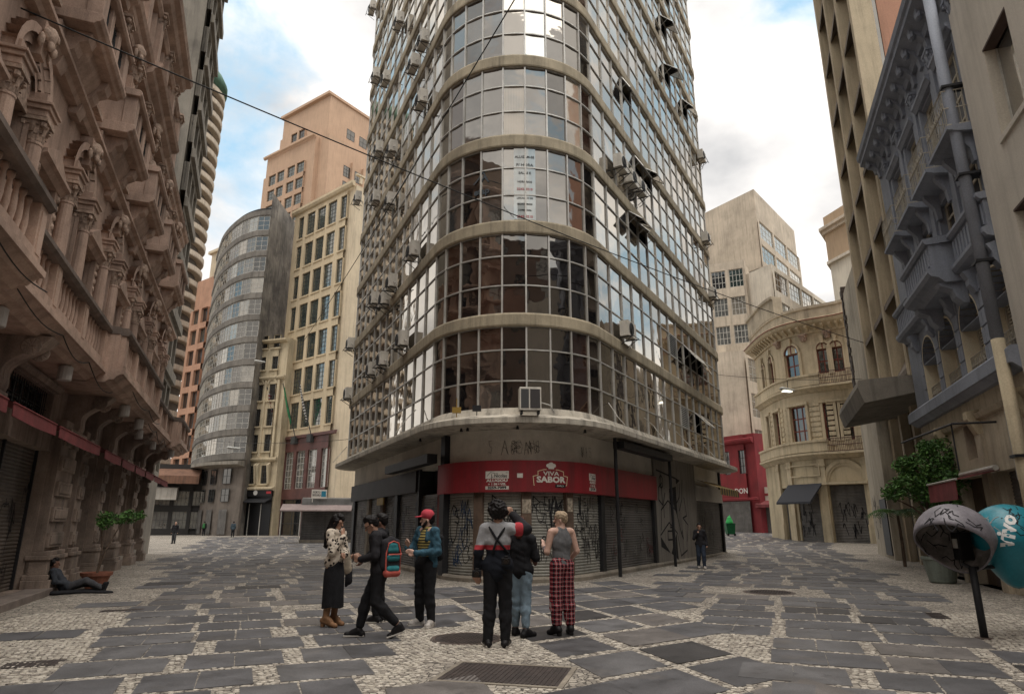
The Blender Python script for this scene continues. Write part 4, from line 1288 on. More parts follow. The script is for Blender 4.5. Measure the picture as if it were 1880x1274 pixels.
for c in range(7):
    ta = cp_.total * (.12 + .125 * c); p, a = cp_.frame(ta)
    L0 = (p.x - org[0], p.y - org[1], 0)
    shut_mesh(1.5, 3.0, SHUTD, .12).build('roller_shutter', SHUTD, t, loc=(L0[0], L0[1] - .05, .35), rot=(0, 0, a))
    obj('window', win_mesh(1.5, 1.6, 2, 2, FRAME_DK, GL_DARK), t, loc=(L0[0], L0[1] - .06, 4.3), rot=(0, 0, a)); obj('window', win_mesh(1.5, 1.9, 2, 2, FRAME_DK, GL_DARK), t, loc=(L0[0], L0[1] - .06, 6.5), rot=(0, 0, a))
pband(cp_, cp_.total * .08, cp_.total, [(-.3, 8.6), (1.5, 8.8), (1.5, 9.2), (-.3, 9.4)], org, 20).build('canopy', GREYC, t)
# --- narrow cream classical house
hT = at(490, 625, 86).z
t, w = block('narrow_cream_house', 'narrow cream classical house squeezed between the curved glass house and the yellow building', 437, 86, 497, 84.4, hT, 8, CREAM,
      [(.75, 1.75), (2.75, 3.75)], [(6.6, 8.9), (10.7, 12.9), (14.0, 16.3), (17.4, 19.6), (21.6, 23.4), (24.6, 26.4)], (2, 3, FRAME_DK, [GL_DARK], .06))
for z, o in [(9.6, .35), (5.9, .5), (20.4, .35), (hT - .4, .6)]:
    mould(t, -.1, w + .1, [(0, z - .25), (o * .5, z - .2), (o, z), (o, z + .18), (0, z + .3)], CREAM)
for x in (.25, 2.25, 4.25):
    MB().box(x - .16, x + .16, -.16, 0.02, 9.9, 20.1).build('pilaster', CREAM, t)
for c in (1.25, 3.25):
    MB().arch(c, 19.6, .55, .8, -.15, .02, 10).build('arch_head', CREAM, t)
    for z in (6.4, 10.5, 13.8, 17.2, 21.4, 24.4): MB().box(c - .75, c + .75, -.22, 0.01, z, z + .18).build('sill', CREAM, t)
    for s in (-.8, .8): MB().prism([(0, 6.6), (-.15, 6.6), (-.55, 8.9), (0, 9.3)], 'x', c + s - .14, c + s + .14).build('bracket', CREAM, t)
MB().box(-.05, w, -.35, -.01, 5.0, 5.9).build('shop_fascia', plain('black_fascia', (0.012, 0.011, 0.012), .5), t)
MB().box(.1, w - .1, -.12, -.02, 0, 5.0).build('shop_front', plain('black_front', (0.008, 0.008, 0.009), .4), t)
MB().prism([(-.1, 4.6), (-1.3, 4.2), (-1.3, 4.32), (-.1, 4.75)], 'x', .1, w - .1).build('shop_canopy', DARKMETAL, t)
for x in (1.6, 3.4): MB().box(x - .05, x + .05, -.16, -.10, .2, 4.1).build('door_post', FRAME_LT, t)
MB().disc(w / 2, 5.45, .32, -.36, 18, a0=0, a1=2 * math.pi).build('shop_emblem', plain('emblem_pale', (.5, .48, .45), .7), t)
MB().box(w - .8, w - .1, -.40, -.36, 5.3, 5.6).build('red_plate', plain('red_plate', (.35, .03, .035), .6), t)
# --- yellow bank building on its brown base
zt = at(600, 357, 82).z
a, b, ang, w = frame_from(489, 88, 606, 79)
rowsY = [(13.6 + 4.62 * k, 17.1 + 4.62 * k) for k in range(7)]
xs_ = [(.9, 1.95), (2.65, 4.25), (4.75, 6.35), (6.85, 8.45), (9.2, 10.3)]
sc = w / 11.4
t = thing('yellow_office_building', 'yellow office building with tall gridded windows above a dark brown granite base', 'building', (a.x, a.y, 0), ang)
xs_ = [(p * sc, q * sc) for p, q in xs_]
ops = [(p, q, c, d) for p, q in xs_ for c, d in rowsY]
wall_grid([0, w], [12.4, zt], ops, .35).build('front_wall', YELLOW, t)
for o in ops: put_window(t, *o, .2, 3, 6, FRAME_DK, GL_GREEN, .07)
opb = [(p, q, 5.9, 10.6) for p, q in xs_] + [(xs_[0][0], xs_[0][1], .6, 4.4), (xs_[1][0], xs_[2][1], .2, 4.6), (xs_[3][0], xs_[3][1], .6, 4.4), (xs_[4][0], xs_[4][1], .6, 4.4)]
wall_grid([-.1, w + .1], [-1, 12.4], opb, .4, -.12).build('granite_base', BROWN, t)
for o in opb[:5]: put_window(t, *o, .12, 3, 6, FRAME_LT, GL_PALE, .06)
for o in opb[5:]: put_window(t, *o, .15, 2, 3, FRAME_DK, GL_DARK, .07)
body(t, 0, w, .42, 18, -1, zt, YELLOWP)
mould(t, -.3, w + .3, [(0, zt - .5), (.3, zt - .4), (.5, zt - .1), (.5, zt + .25), (0, zt + .3)], YELLOW)
mould(t, -.15, w + .15, [(.12, 12.2), (.35, 12.25), (.35, 12.6), (0, 12.7)], BROWN, 'base_cornice')
for (p, q) in xs_: 
    for c, d in rowsY: MB().box(p - .08, q + .08, -.14, .0, c - .2, c).build('sill', YELLOW, t)
SIDE_Y = (t, w, zt)
par = MB()
for i in range(22): par.box(w + .02, w + .22, .8 + i * .75, 1.2 + i * .75, zt + .3, zt + 1.3)
par.build('parapet_balusters', YELLOWP, t); MB().box(w - .1, w + .32, .2, 17.6, zt + 1.3, zt + 1.55).build('parapet_rail', YELLOWP, t)
# flag poles with three drooping flags
def flag_mat(name, c0, c1, sc_):
    m, nt, out = newmat(name); p = nd(nt, 'ShaderNodeBsdfPrincipled', Roughness=.9)
    wv = nd(nt, 'ShaderNodeTexWave', Scale=sc_); wv.bands_direction = 'Z'; nt.links.new(pos(nt, kind='obj'), wv.inputs['Vector'])
    nt.links.new(ramp(nt, wv.outputs['Fac'], .45, .55, c0 + (1,), c1 + (1,)), p.inputs['Base Color']); nt.links.new(p.outputs[0], out.inputs[0]); return m
FL = [flag_mat('flag_red_white', (.45, .42, .4), (.25, .04, .05), .6), flag_mat('flag_green', (.02, .16, .06), (.03, .2, .08), .3), flag_mat('flag_black_white', (.02, .02, .02), (.5, .48, .45), .9)]
for k, (x, lb) in enumerate([(1.4, 'red and white flag drooping from a pole on the brown granite base'), (4.5, 'green flag drooping from a pole on the brown granite base'), (7.4, 'black and white striped flag drooping from a pole on the brown granite base')]):
    wp = Vector((a.x + math.cos(ang) * x * sc + math.sin(ang) * .45, a.y + math.sin(ang) * x * sc - math.cos(ang) * .45, 12.0))
    f = thing('flag', lb, 'flag', wp, ang)
    MB().tube([(0, .3, 0), (-.35, -2.1, 7.2)], .07, 6).build('pole', FRAME_DK, f)
    fb = MB(); vs = []
    for i in range(6):
        for j in range(9): vs.append((-.33 + .10 * math.sin(i * 1.3 + j * .4) + i * .16, -2.0 + .12 * math.sin(i * 2.0) + j * .13, 6.9 - j * .42 - i * .34))
    fb.add(vs, [(i*9+j, i*9+j+1, (i+1)*9+j+1, (i+1)*9+j) for i in range(5) for j in range(8)]).build('flag_cloth', FL[k], f)
    MB().box(-.45, .45, -.2, .33, -.5, .45).build('pole_socket', FRAME_DK, f)
# --- salmon tower far behind
a, b, ang, w = frame_from(414, 152, 522, 140)
zt = at(590, 243, 140).z
t = thing('salmon_tower', 'salmon coloured tower with stepped top rising behind the yellow building', 'building', (a.x, a.y, 0), ang)
cz = cells(2, 2.2, 8.6, .6) + cells(2, 9.8, 16.4, .6)
rz_ = [(zt - 9.0 - 4.3 * k, zt - 6.0 - 4.3 * k) for k in range(9)]
ops = [(p, q, c, d) for p, q in cz for c, d in rz_]
wall_grid([0, w - 1.6], [20, zt], ops, .5).build('front_wall', TOWER, t)
for o in ops: put_window(t, *o, .3, 2, 3, FRAME_DK, GL_GREEN, .1)
body(t, 0, w - 1.6, .52, 30, 20, zt, TOWER)
mould(t, -.4, w - 1.2, [(0, zt - .6), (.5, zt - .3), (.5, zt + .2), (0, zt + .3)], TOWER)
MB().box(w - 1.6, w + 2.2, 1.6, 30, 20, zt - .2).build('corner_pier', TOWER, t)
ops2 = cells(2, 7.5, 13.0, .6)
ztt = zt + at(595, 168, 140).z - at(590, 243, 140).z
wall_grid([3, w + .6], [zt, ztt], [(p, q, zt + 2.6, zt + 5.2) for p, q in ops2], .5, 1.7).build('top_storey_wall', TOWER, t)
for p, q in ops2: put_window(t, p, q, zt + 2.6, zt + 5.2, 2.0, 2, 2, FRAME_DK, GL_DARK, .1)
body(t, 3, w + .6, 2.22, 27, zt, ztt, TOWER, 'top_storey')
MB().box(2.6, w + 1, 1.3, 27.4, ztt, ztt + .7).build('roof_slab', TOWER, t)
MB().tube([(9, 8, ztt), (9, 8, ztt + 7)], .12, 5).build('aerial', FRAME_DK, t)
# right flank of the tower: windows on the face turned to the right
fl = MB()
for k in range(6):
    y0 = 6.5 + k * 3.6
    for j in range(7):
        o = obj('window', win_mesh(2.1, 3.0, 2, 3, FRAME_DK, GL_DARK, .12), t, loc=(w + 2.24, y0, zt - 9.5 - 4.3 * j), rot=(0, 0, R(90)))
    if k < 5: MB().box(w + 2.2, w + 2.9, y0 + 2.2, y0 + 3.0, zt - 42, zt - 5).build('fin', TOWER, t)
for k in range(4): obj('window', win_mesh(2.6, 2.8, 2, 2, FRAME_DK, GL_DARK, .1), t, loc=(w + .64, 8 + k * 4.2, zt + 2.4), rot=(0, 0, R(90)))
# --- building behind the photographer, seen mirrored in the corner glazing
t = thing('rear_street_building', 'brown office building across the street reflected in the corner glass', 'building', (26, -19, 0), R(180))
cR = cells(14, 1.0, 51.0, 1.4); rR = [(5.0 + 3.6 * k, 7.2 + 3.6 * k) for k in range(7)]
wall_grid([0, 52], [-1, 29.0], [(p, q, c, d) for p, q in cR for c, d in rR], .4).build('front_wall', mat('rear_brown', (0.12, 0.08, 0.06), .85, .2, .4), t)
body(t, 0, 52, .42, 14, -1, 29.0, mat('rear_brown2', (0.17, 0.11, 0.085), .85, .2, .4))
for p, q in cR:
    for c, d in rR: put_window(t, p, q, c, d, .2, 2, 2, FRAME_DK, GL_DARK, .08)
MB().box(20, 26, 3, 12, 29, 34).build('stair_tower', BEIGE, t)
# ================================================================== right hand street
def right_frame(S, perp, hd=21):
    h = R(hd); u = Vector((math.sin(h), math.cos(h))); n = Vector((math.cos(h), -math.sin(h)))
    p = u * S + n * perp
    return Vector((p.x, p.y, 0)), math.atan2(-u.y, -u.x)
BLUE = mat('slate_blue_paint', (0.25, 0.268, 0.31), .75, .14, .6, dirt=.2, streak=.25, bmp=.1)
GREYW = mat('grey_beige_render', (0.55, 0.50, 0.43), .92, .08, .5, dirt=.12, streak=.18, bmp=.25, grain=45)
CREAMD = mat('dirty_cream', (0.46, 0.39, 0.29), .9, .2, .7, dirt=.35, streak=.4, bmp=.2)
SHUTTER_W = mat('cream_window_shutter', (0.48, 0.43, 0.34), .7, .12, 2, streak=.2)
WHITEIRON = plain('pale_ironwork', (0.42, 0.38, 0.31), .7)
o_, ang_ = right_frame(26.2, 5.9, 19.5)
blue = thing('blue_ornate_building', 'slate blue ornate building with iron balconies and arched cream windows', 'building', o_, ang_)
BW = 9.75
bays = [2.5, 4.6, 6.7, 8.8]
# ground floor, cream
og = [(.5, 2.4, 0, 3.0), (3.3, 5.4, 0, 2.9), (6.6, 8.3, 0, 2.9)]
om = [(4.6, 6.0, 3.35, 4.45)]
wall_grid([0, BW], [-.3, 4.95], og + om, .4).build('ground_floor_wall', CREAMD, blue)
body(blue, 0, BW, .42, 10, -.3, 15.8, plain('blue_inner', (0.03, 0.03, 0.032), .9), 'core')
for k, (a, b, c, d) in enumerate(og):
    if k == 1: MB().box(a, b, .3, .38, c, d).build('door', mat('brown_door', (0.07, 0.045, 0.03), .6, .3, 2), blue)
    else: shut_mesh(b - a, d - c, SHUTD).build('roller_shutter', SHUTD, blue, loc=(a, .28, c))
MB().box(4.6, 6.0, .25, .3, 3.35, 4.45).build('dark_red_panel', mat('dark_red_panel', (0.10, 0.02, 0.02), .5, .5, 4), blue)
mould(blue, 0, BW, [(0, 4.28), (.10, 4.30), (.16, 4.42), (0, 4.5)], CREAMD, 'moulding')
mould(blue, 0, BW, [(0, 4.88), (.12, 4.88), (.28, 5.02), (.34, 5.02), (.34, 5.32), (.26, 5.4), (0, 5.4)], BLUE, 'ledge')
for x in (2.85, 6.0, 9.2):
    MB().prism([(0, 3.9), (-.12, 3.9), (-.3, 4.3), (-.3, 4.5), (0, 4.55)], 'x', x - .16, x + .16).build('console', CREAM, blue)
    MB().box(x - .22, x + .22, -.10, .02, 0, 3.9).build('pilaster', CREAMD, blue)
# first floor: arched openings with cream reveals, louvred shutters, low iron guards
bcap = cap_mesh.copy(); bcap.materials.clear(); bcap.materials.append(BLUE)
AH = .80
oa = [(c - AH, c + AH, 5.45, 6.72) for c in bays]
fw = wall_grid([0, BW], [4.95, 6.74], oa, .5)
for i, c in enumerate(bays):          # spandrels round the arches
    n = 10
    for k in range(n):
        t0, t1 = math.pi * k / n, math.pi * (k + 1) / n
        x0_, z0_, x1_, z1_ = c + AH * math.cos(t0), 6.74 + AH * math.sin(t0), c + AH * math.cos(t1), 6.74 + AH * math.sin(t1)
        fw.add([(x0_, 0, z0_), (x0_, 0, 7.75), (x1_, 0, 7.75), (x1_, 0, z1_)], [(0, 3, 2, 1)])
        fw.add([(x0_, 0, z0_), (x1_, 0, z1_), (x1_, .5, z1_), (x0_, .5, z0_)], [(0, 1, 2, 3)])
xs_ = [0] + [v for c in bays for v in (c - AH, c + AH)] + [BW]
for a, b in zip(xs_[0::2], xs_[1::2]): fw.add([(a, 0, 6.74), (b, 0, 6.74), (b, 0, 7.75), (a, 0, 7.75)], [(0, 1, 2, 3)])
fw.add([(0, 0, 7.75), (BW, 0, 7.75), (BW, 0, 8.1), (0, 0, 8.1)], [(0, 1, 2, 3)])
fw.build('first_floor_wall', BLUE, blue)
rev = MB(); rev.arch(0, 6.74, .76, .815, -.012, .48, 12); rev.box(-.815, -.76, -.008, .48, 5.45, 6.74); rev.box(.76, .815, -.008, .48, 5.45, 6.74)
rev_m = rev.mesh('arch_reveal', mat('cream_reveal', (0.66, 0.57, 0.41), .85, .08, 1, streak=.15))
aw = MB().box(-.76, .76, .42, .46, 5.45, 6.73, 1)
aw.disc(0, 6.73, .76, .425, 12, 1)
for x in (-.76, -.03, .69): aw.box(x, x + .07, .36, .42, 5.45, 7.4 if x > -.5 and x < .5 else 6.75, 0)
for s in (-.68, .05):
    for k in range(13): aw.box(s, s + .62, .38, .412, 6.1 + k * .085, 6.1 + k * .085 + .05, 0)
aw.box(-.76, .76, .36, .42, 6.0, 6.08, 0)
aw_m = aw.mesh('arched_window', [SHUTTER_W, GL_DARK])
def rail_mesh(w, h, out, m, swirl=True):
    b = MB(); n = int(w / .10)
    pts_ = [(-w/2, 0), (-w/2, -out), (w/2, -out), (w/2, 0)] if out else [(-w/2, 0), (w/2, 0)]
    for z in (0.02, h * .5, h): b.tube([(x, y, z) for x, y in pts_], .016, 4)
    for i in range(n + 1):
        x = -w/2 + w * i / n; b.tube([(x, -out, 0), (x + .035 * math.sin(i * 2.1), -out, h * .3), (x - .03 * math.sin(i * 1.3), -out, h * .7), (x, -out, h)], .009, 3)
    for i in range(int(w / .2)):
        x = -w/2 + .1 + i * .2; b.tube([(x + .07 * math.cos(k), -out - .005, h * .62 + .09 * math.sin(k)) for k in np.linspace(0, 6.28, 8)], .009, 3, cap=False)
    if out:
        for s in (-1, 1):
            for i in range(1, int(out / .12)): b.tube([(s * w/2, -i * .12, 0), (s * w/2, -i * .12, h)], .009, 3)
    return b.mesh('iron_rail', m)
guard = rail_mesh(1.5, .5, 0, WHITEIRON)
for c in bays:
    obj('arch_reveal', rev_m, blue, loc=(c, 0, 0)); obj('arched_window', aw_m, blue, loc=(c, 0, 0)); obj('iron_rail', guard, blue, loc=(c, .10, 5.45))
    for k in range(5):
        for s in (-1, 1): MB().box(c + s * .93 - .11, c + s * .93 + .11, -.03, .0, 5.5 + k * .45, 5.5 + k * .45 + .40).build('rusticated_block', BLUE, blue, bevel=.012)
for c in [1.45] + [x + 1.05 for x in bays[:-1]] + [9.55]:
    MB().prism([(0, 7.25), (-.08, 7.25), (-.2, 7.45), (-.2, 7.6), (-.3, 7.8), (0, 7.9)], 'x', c - .13, c + .13).build('console', BLUE, blue)
# stone balcony over the arches: projecting bay then shallow parapet
def parapet(a, b, o, z0, z1):
    mb = MB(); mb.prism([(0, z0 - .1), (-o + .25, z0 - .1), (-o + .1, z0 + .05), (-o - .06, z0 + .10), (-o - .12, z0 + .2), (-o - .12, z0 + .3), (-o, z0 + .34), (0, z0 + .34)], 'x', a, b)
    mb.box(a + .04, b - .04, -o, -o + .22, z0 + .34, z1); mb.prism([(-o + .26, z1), (-o - .06, z1), (-o - .12, z1 + .08), (-o - .12, z1 + .16), (-o + .26, z1 + .2)], 'x', a, b)
    n = int((b - a) / .24)
    for i in range(n): mb.box(a + .1 + i * .24, a + .1 + i * .24 + .12, -o - .03, -o, z0 + .42, z1 - .08)
    if o > .6:
        for s in (a + .04, b - .26): mb.box(s, s + .22, -o + .22, 0, z0 + .34, z1); mb.box(s - .06, s + .3, -o + .26, 0, z1, z1 + .2)
    return mb.build('stone_balcony', BLUE, blue)
parapet(4.2, 7.2, .75, 7.9, 8.9); parapet(0, 4.2, .2, 7.9, 8.9); parapet(7.2, BW, .2, 7.9, 8.9)
for x in (4.5, 6.9): MB().prism([(0, 7.2), (-.15, 7.22), (-.3, 7.4), (-.35, 7.6), (-.6, 7.72), (-.66, 7.82), (0, 7.82)], 'x', x - .2, x + .2).build('scroll_bracket', BLUE, blue, bevel=.02)
# second floor: tall windows, iron balconies on slabs, pilasters
o2 = [(c - .62, c + .62, 8.6, 10.4) for c in bays] + [(c - .62, c + .62, 11.0, 13.5) for c in bays]
wall_grid([0, BW], [8.1, 15.9], o2, .4).build('upper_wall', BLUE, blue)
for c in bays:
    for z in (8.6, 11.0):
        put_window(blue, c - .62, c + .62, z, z + (1.8 if z < 9 else 2.5), .12, 2, 4, SHUTTER_W, GL_PALE if z > 9 else GL_DARK, .07)
    for s in (-1, 1): MB().box(c + s * .72 - .09, c + s * .72 + .09, -.06, .02, 8.4, 13.6).build('window_jamb', BLUE, blue)
    mould(blue, c - .85, c + .85, [(0, 13.6), (.1, 13.6), (.16, 13.7), (.2, 13.74), (.2, 13.82), (0, 13.86)], BLUE, 'window_head')
slabm = MB().prism([(0, 10.72), (-.4, 10.78), (-.5, 10.82), (-.6, 10.84), (-.6, 10.94), (0, 10.96)], 'x', -.86, .86)
for s in (-.6, .6): slabm.prism([(0, 10.0), (-.12, 10.0), (-.15, 10.35), (-.36, 10.66), (-.38, 10.78), (0, 10.78)], 'x', s - .1, s + .1)
slab_m = slabm.mesh('balcony_slab', BLUE); rl = rail_mesh(1.6, .95, .56, WHITEIRON)
for c in bays:
    obj('balcony_slab', slab_m, blue, .008, loc=(c, 0, 0)); obj('iron_rail', rl, blue, loc=(c, 0, 10.97))
for x in [1.45] + [c + 1.05 for c in bays]:
    MB().box(x - .14, x + .14, -.10, .02, 8.9, 14.3).build('pilaster', BLUE, blue); obj('capital', bcap, blue, loc=(x, -.04, 13.9)).scale = (.8, .5, 1)
# deep cornice on paired brackets
cor = MB().prism([(0, 13.55), (-.2, 13.55), (-.28, 13.75), (-.95, 14.0), (-1.0, 14.0), (-1.0, 14.16), (-1.12, 14.22), (-1.18, 14.4), (-1.1, 14.5), (0, 14.6)], 'x', -.1, BW)
co_ = cor.build('cornice', BLUE, blue); co_.location.z = 1.25; co_.scale.y = .58
cbm = MB().prism([(0, 13.2), (-.14, 13.2), (-.2, 13.5), (-.5, 13.72), (-.78, 13.8), (-.8, 13.96), (0, 13.96)], 'x', -.12, .12); cbm.lathe(0, -.66, [(.02, 13.62), (.15, 13.68), (.15, 13.84), (.03, 13.9)], 8)
cb_m = cbm.mesh('cornice_bracket', BLUE)
for i in range(12): obj('cornice_bracket', cb_m, blue, loc=(.35 + i * .82, 0, 1.25)).scale.y = .58
# rain pipe: slate above, cream below
MB().tube([(BW - .25, -.38, 5.6), (BW - .25, -.38, 16.5)], .13, 14).build('rain_pipe', BLUE, blue, smooth=True)
MB().tube([(BW - .25, -.38, -.1), (BW - .25, -.38, 5.6)], .132, 14).build('rain_pipe_lower', CREAM, blue, smooth=True)
for z in (3.0, 7.4, 9.6, 12.0): MB().box(BW - .42, BW - .08, -.54, -.02, z, z + .06).build('pipe_clamp', DARKMETAL, blue)
# wall lamp bracket and small wall sign
MB().tube([(3.2, -1.3, 4.05), (7.3, -.95, 4.05)], .03, 6).tube([(7.3, -.95, 4.05), (7.3, -.02, 4.05)], .03, 6).tube([(7.2, -.95, 2.9), (7.2, -.95, 4.05)], .02, 6).build('awning_frame', DARKMETAL, blue)
MB().prism([(-.02, 2.95), (-1.0, 2.72), (-1.02, 2.22), (-1.0, 2.22), (-.98, 2.70), (-.02, 2.92)], 'x', 4.2, 6.9).build('red_awning', AWN_RED, blue)
MB().tube([(4.1, -.12, 2.98), (7.0, -.12, 2.98)], .07, 8).tube([(4.1, -1.0, 2.72), (7.0, -1.0, 2.72)], .03, 6).build('awning_roller', FRAME_LT, blue)
MB().box(8.35, 8.95, -.16, -.02, 2.6, 4.15).build('wall_sign', mat('grey_sign', (0.30, 0.28, 0.25), .6, .1, 2), blue, label='grey upright wall sign with dark lettering above the purple doorway')
MB().box(8.48, 8.62, -.175, -.16, 3.4, 4.0).box(8.45, 8.85, -.172, -.16, 2.95, 3.08).box(8.45, 8.88, -.172, -.16, 2.78, 2.83).build('wall_sign_print', plain('sign_ink', (0.03, 0.03, 0.03), .8), blue)
# ---- plain grey wall nearest on the right
o_, ang_ = right_frame(16.45, 5.78, 19.5)
gw = thing('grey_rendered_building', 'plain grey beige rendered building with a few deep set windows', 'building', o_, ang_)
gops = [(1.4, 2.75, 9.6, 11.8), (1.2, 2.5, 5.7, 8.0), (5, 6.3, 9.6, 11.8), (5, 6.3, 5.7, 8.0)]
wall_grid([0, 18], [4.4, 14.5], gops, .35).build('front_wall', GREYW, gw)
for o in gops: put_window(gw, *o, .22, 1, 1, FRAME_LT, GL_PALE, .05)
for o in gops: MB().box(o[0] - .05, o[1] + .05, -.05, .02, o[2] - .12, o[2]).build('sill', GREYW, gw); MB().box(o[0] - .002, o[0] + .03, .003, .30, o[2], o[3] - .05).build('pale_jamb', BEIGE2, gw); MB().box(o[0], o[1], -.01, .33, o[3] - .05, o[3] + .001).build('lintel', mat('lintel_brown', (.09, .06, .05), .8), gw)
body(gw, 0, 18, .37, 9, -.3, 14.5, GREYW)
PURPLE = mat('purple_textured_wall', (0.085, 0.078, 0.125), .85, .2, 1, bmp=1.0, grain=22)
wall_grid([0, 18], [-.3, 4.4], [(.3, 1.5, .0, 2.5), (4, 6.5, 0, 2.8)], .4).build('ground_floor_wall', PURPLE, gw)
MB().box(0.02, 18, -.06, -.001, 4.2, 4.5).build('band', CREAMD, gw); MB().box(-.12, .3, -.07, .0, -.2, 2.9).build('cream_jamb', CREAMD, gw)
# ---- egg-crate office block
o_, ang_ = right_frame(35.6, 5.6)
egg = thing('egg_crate_office', 'cream concrete office block with a deep egg crate sunshade grid', 'building', o_, ang_)
EW = 8.9; EGGC = mat('egg_crate_concrete', (0.52, 0.43, 0.30), .9, .12, .4, dirt=.2, streak=.35, bmp=.15); EGGS = mat('egg_crate_soffit_shade', (0.20, 0.165, 0.135), .9, .2, .6, streak=.3)  # sloped slabs get a darker concrete: underside shade put into the colour
body(egg, 0, EW, .6, 14, -.5, 36, mat('pink_gable', (0.46, 0.25, 0.17), .9, .1, .3, streak=.3), 'core')
MB().box(.05, EW - .05, .40, .58, 6.6, 36).build('glass_line', GL_PALE, egg)
ncol_ = 3
for i in range(ncol_ + 1):
    x = EW * i / ncol_; MB().box(x - .2, x + .2, -.42, .4, 6.8, 36).build('fin', EGGC, egg)
for k in range(10):
    z = 7.0 + 3.1 * k
    for i in range(ncol_):
        a = EW * i / ncol_ + .2; b = EW * (i + 1) / ncol_ - .2
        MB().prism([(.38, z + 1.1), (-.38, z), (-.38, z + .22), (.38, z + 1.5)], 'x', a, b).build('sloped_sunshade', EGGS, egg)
        if (i * 3 + k) % 4 == 0: MB().box(a + .3, b - .5, .05, .38, z + 1.5, z + 1.95).build('air_conditioner_box', FRAME_LT, egg)
MB().prism([(.4, 6.3), (-2.0, 5.9), (-2.15, 6.5), (-2.1, 6.75), (.4, 6.85)], 'x', 2.0, EW + .2).build('entrance_canopy', GREYC, egg)
for (a, b, m) in [(0, .6, CREAMD), (2.6, 3.0, CREAMD), (5.2, 5.6, CREAMD), (7.6, EW, CREAMD)]: MB().box(a, b, .1, .59, -.5, 6.4).build('pier', m, egg)
for a, b in [(.6, 2.6), (3.0, 5.2), (5.6, 7.6)]:
    MB().box(a, b, .45, .59, 3.4, 6.3).build('dark_glazing', GL_DARK, egg); shut_mesh(b - a, 3.2, SHUTD).build('roller_shutter', SHUTD, egg, loc=(a, .4, .1)); MB().box(a, b, .3, .59, 3.2, 3.5).build('lintel', CREAMD, egg)
# ---- tall grey party wall between egg-crate block and cream house
o_, ang_ = right_frame(41.0, 5.2)
pw = thing('grey_party_wall_house', 'narrow grey house with torn dark party wall and graffiti beside the cream corner house', 'building', o_, ang_)
MB().box(0, 5.3, 0, 6, -.5, 14.6).build('wall', mat('worn_white_wall', (0.43, 0.385, 0.31), .9, .15, .4, dirt=.35, streak=.5), pw)
rr = random.Random(8); tb = MB()
for k in range(34):
    z = 7.0 + k * .24; w_ = rr.uniform(.15, .75); tb.box(-.06 - rr.uniform(0, .1), w_, -.05 - rr.uniform(0, .05), .3, z, z + .235)
tb.build('torn_masonry', mat('torn_masonry', (0.085, 0.072, 0.065), .95, .5, 3, bmp=1.0), pw, kind='stuff')
MB().box(3.2, 5.0, -.05, -.001, .2, 2.8).build('door', DARKMETAL, pw)
# added filler block: keeps sky in this gap out of the tower's reflections
fa = pw.matrix_basis.to_translation()
fe = Vector((25.9, 45.35, 0)); dv = fe - Vector((fa.x, fa.y, 0))
inf = thing('gap_filler_block', 'added filler block hiding the sky gap between the party wall and cream house', 'building', (fe.x, fe.y, 0), math.atan2(-dv.y, -dv.x))
MB().box(.3, dv.length - .1, .15, 6, -.5, 13.5).build('wall', CREAMD, inf)
for k in range(2):
    for z in (7.2, 10.4): put_window(inf, 2.0 + k * 3.2, 3.2 + k * 3.2, z, z + 1.9, .08, 2, 3, FRAME_DK, GL_DARK, .06)
# ---- cream corner house with a rounded turret
cpath = Poly([(21.9, 57.0), (21.5, 52.6), (21.75, 50.2), (22.7, 48.65), (23.85, 47.75), (24.9, 46.85), (25.75, 45.5)], 8)
corg = (23.5, 49.0)
ch = thing('cream_corner_house', 'three storey cream corner house with rounded turret, arched oxblood windows and ornate cornice', 'building', (corg[0], corg[1], 0))
T = cpath.total
def cl(px, guess=None):
    """distance along the cream facade under a picture column at street level"""
    best = None
    for i in range(200):
        t_ = T * i / 199; p, _ = cpath.at(t_); q = pixel_of((p.x, p.y, .3))
        if best is None or abs(q[0] - px) < best[0]: best = (abs(q[0] - px), t_) if p.y < 53.5 else best
    return best[1]
pin = [(p.x - corg[0], p.y - corg[1]) for p in cpath.p]
# solid core set back from the face
core_pts = [(x + (-cpath.at(cpath.cum[i])[1].x) * .55, y + (-cpath.at(cpath.cum[i])[1].y) * .55) for i, (x, y) in enumerate(pin)] + [(6.5, 2.0), (3.5, 9.5)]
MB().prism(core_pts, 'z', -.5, 16.2).build('core', plain('cream_core', (0.02, 0.017, 0.015), .9), ch)
def cwall(ops, z0, z1, m, name):
    """curved wall with openings (t0,t1,za,zb)"""
    ts = sorted(set([0, T] + [v for o in ops for v in o[:2]] + [T * i / 40 for i in range(41)])); zs = sorted(set([z0, z1] + [v for o in ops for v in o[2:]]))
    mb = MB()
    def pt(t_, z, dep=0): p, n = cpath.at(t_); return (p.x - n.x * dep - corg[0], p.y - n.y * dep - corg[1], z)
    for a, b in zip(ts[:-1], ts[1:]):
        if b - a < 1e-4: continue
        for c, d in zip(zs[:-1], zs[1:]):
            if any(o[0] - 1e-4 < (a+b)/2 < o[1] + 1e-4 and o[2] < (c+d)/2 < o[3] for o in ops): continue
            mb.add([pt(a, c), pt(b, c), pt(b, d), pt(a, d)], [(0, 1, 2, 3)])
    for (a, b, c, d) in ops:
        q = [(a, c), (b, c), (b, d), (a, d)]
        mb.add([pt(t_, z) for t_, z in q] + [pt(t_, z, .4) for t_, z in q], [(0, 4, 5, 1), (1, 5, 6, 2), (2, 6, 7, 3), (3, 7, 4, 0)])
    return mb.build(name, m, ch)
tw = [(cl(1450), .55), (cl(1492), .72), (cl(1556), .5), (cl(1582), .5), (cl(1437) - 1.2, .4)]
g0, g1_, g2_ = cl(1450), cl(1492), cl(1567)
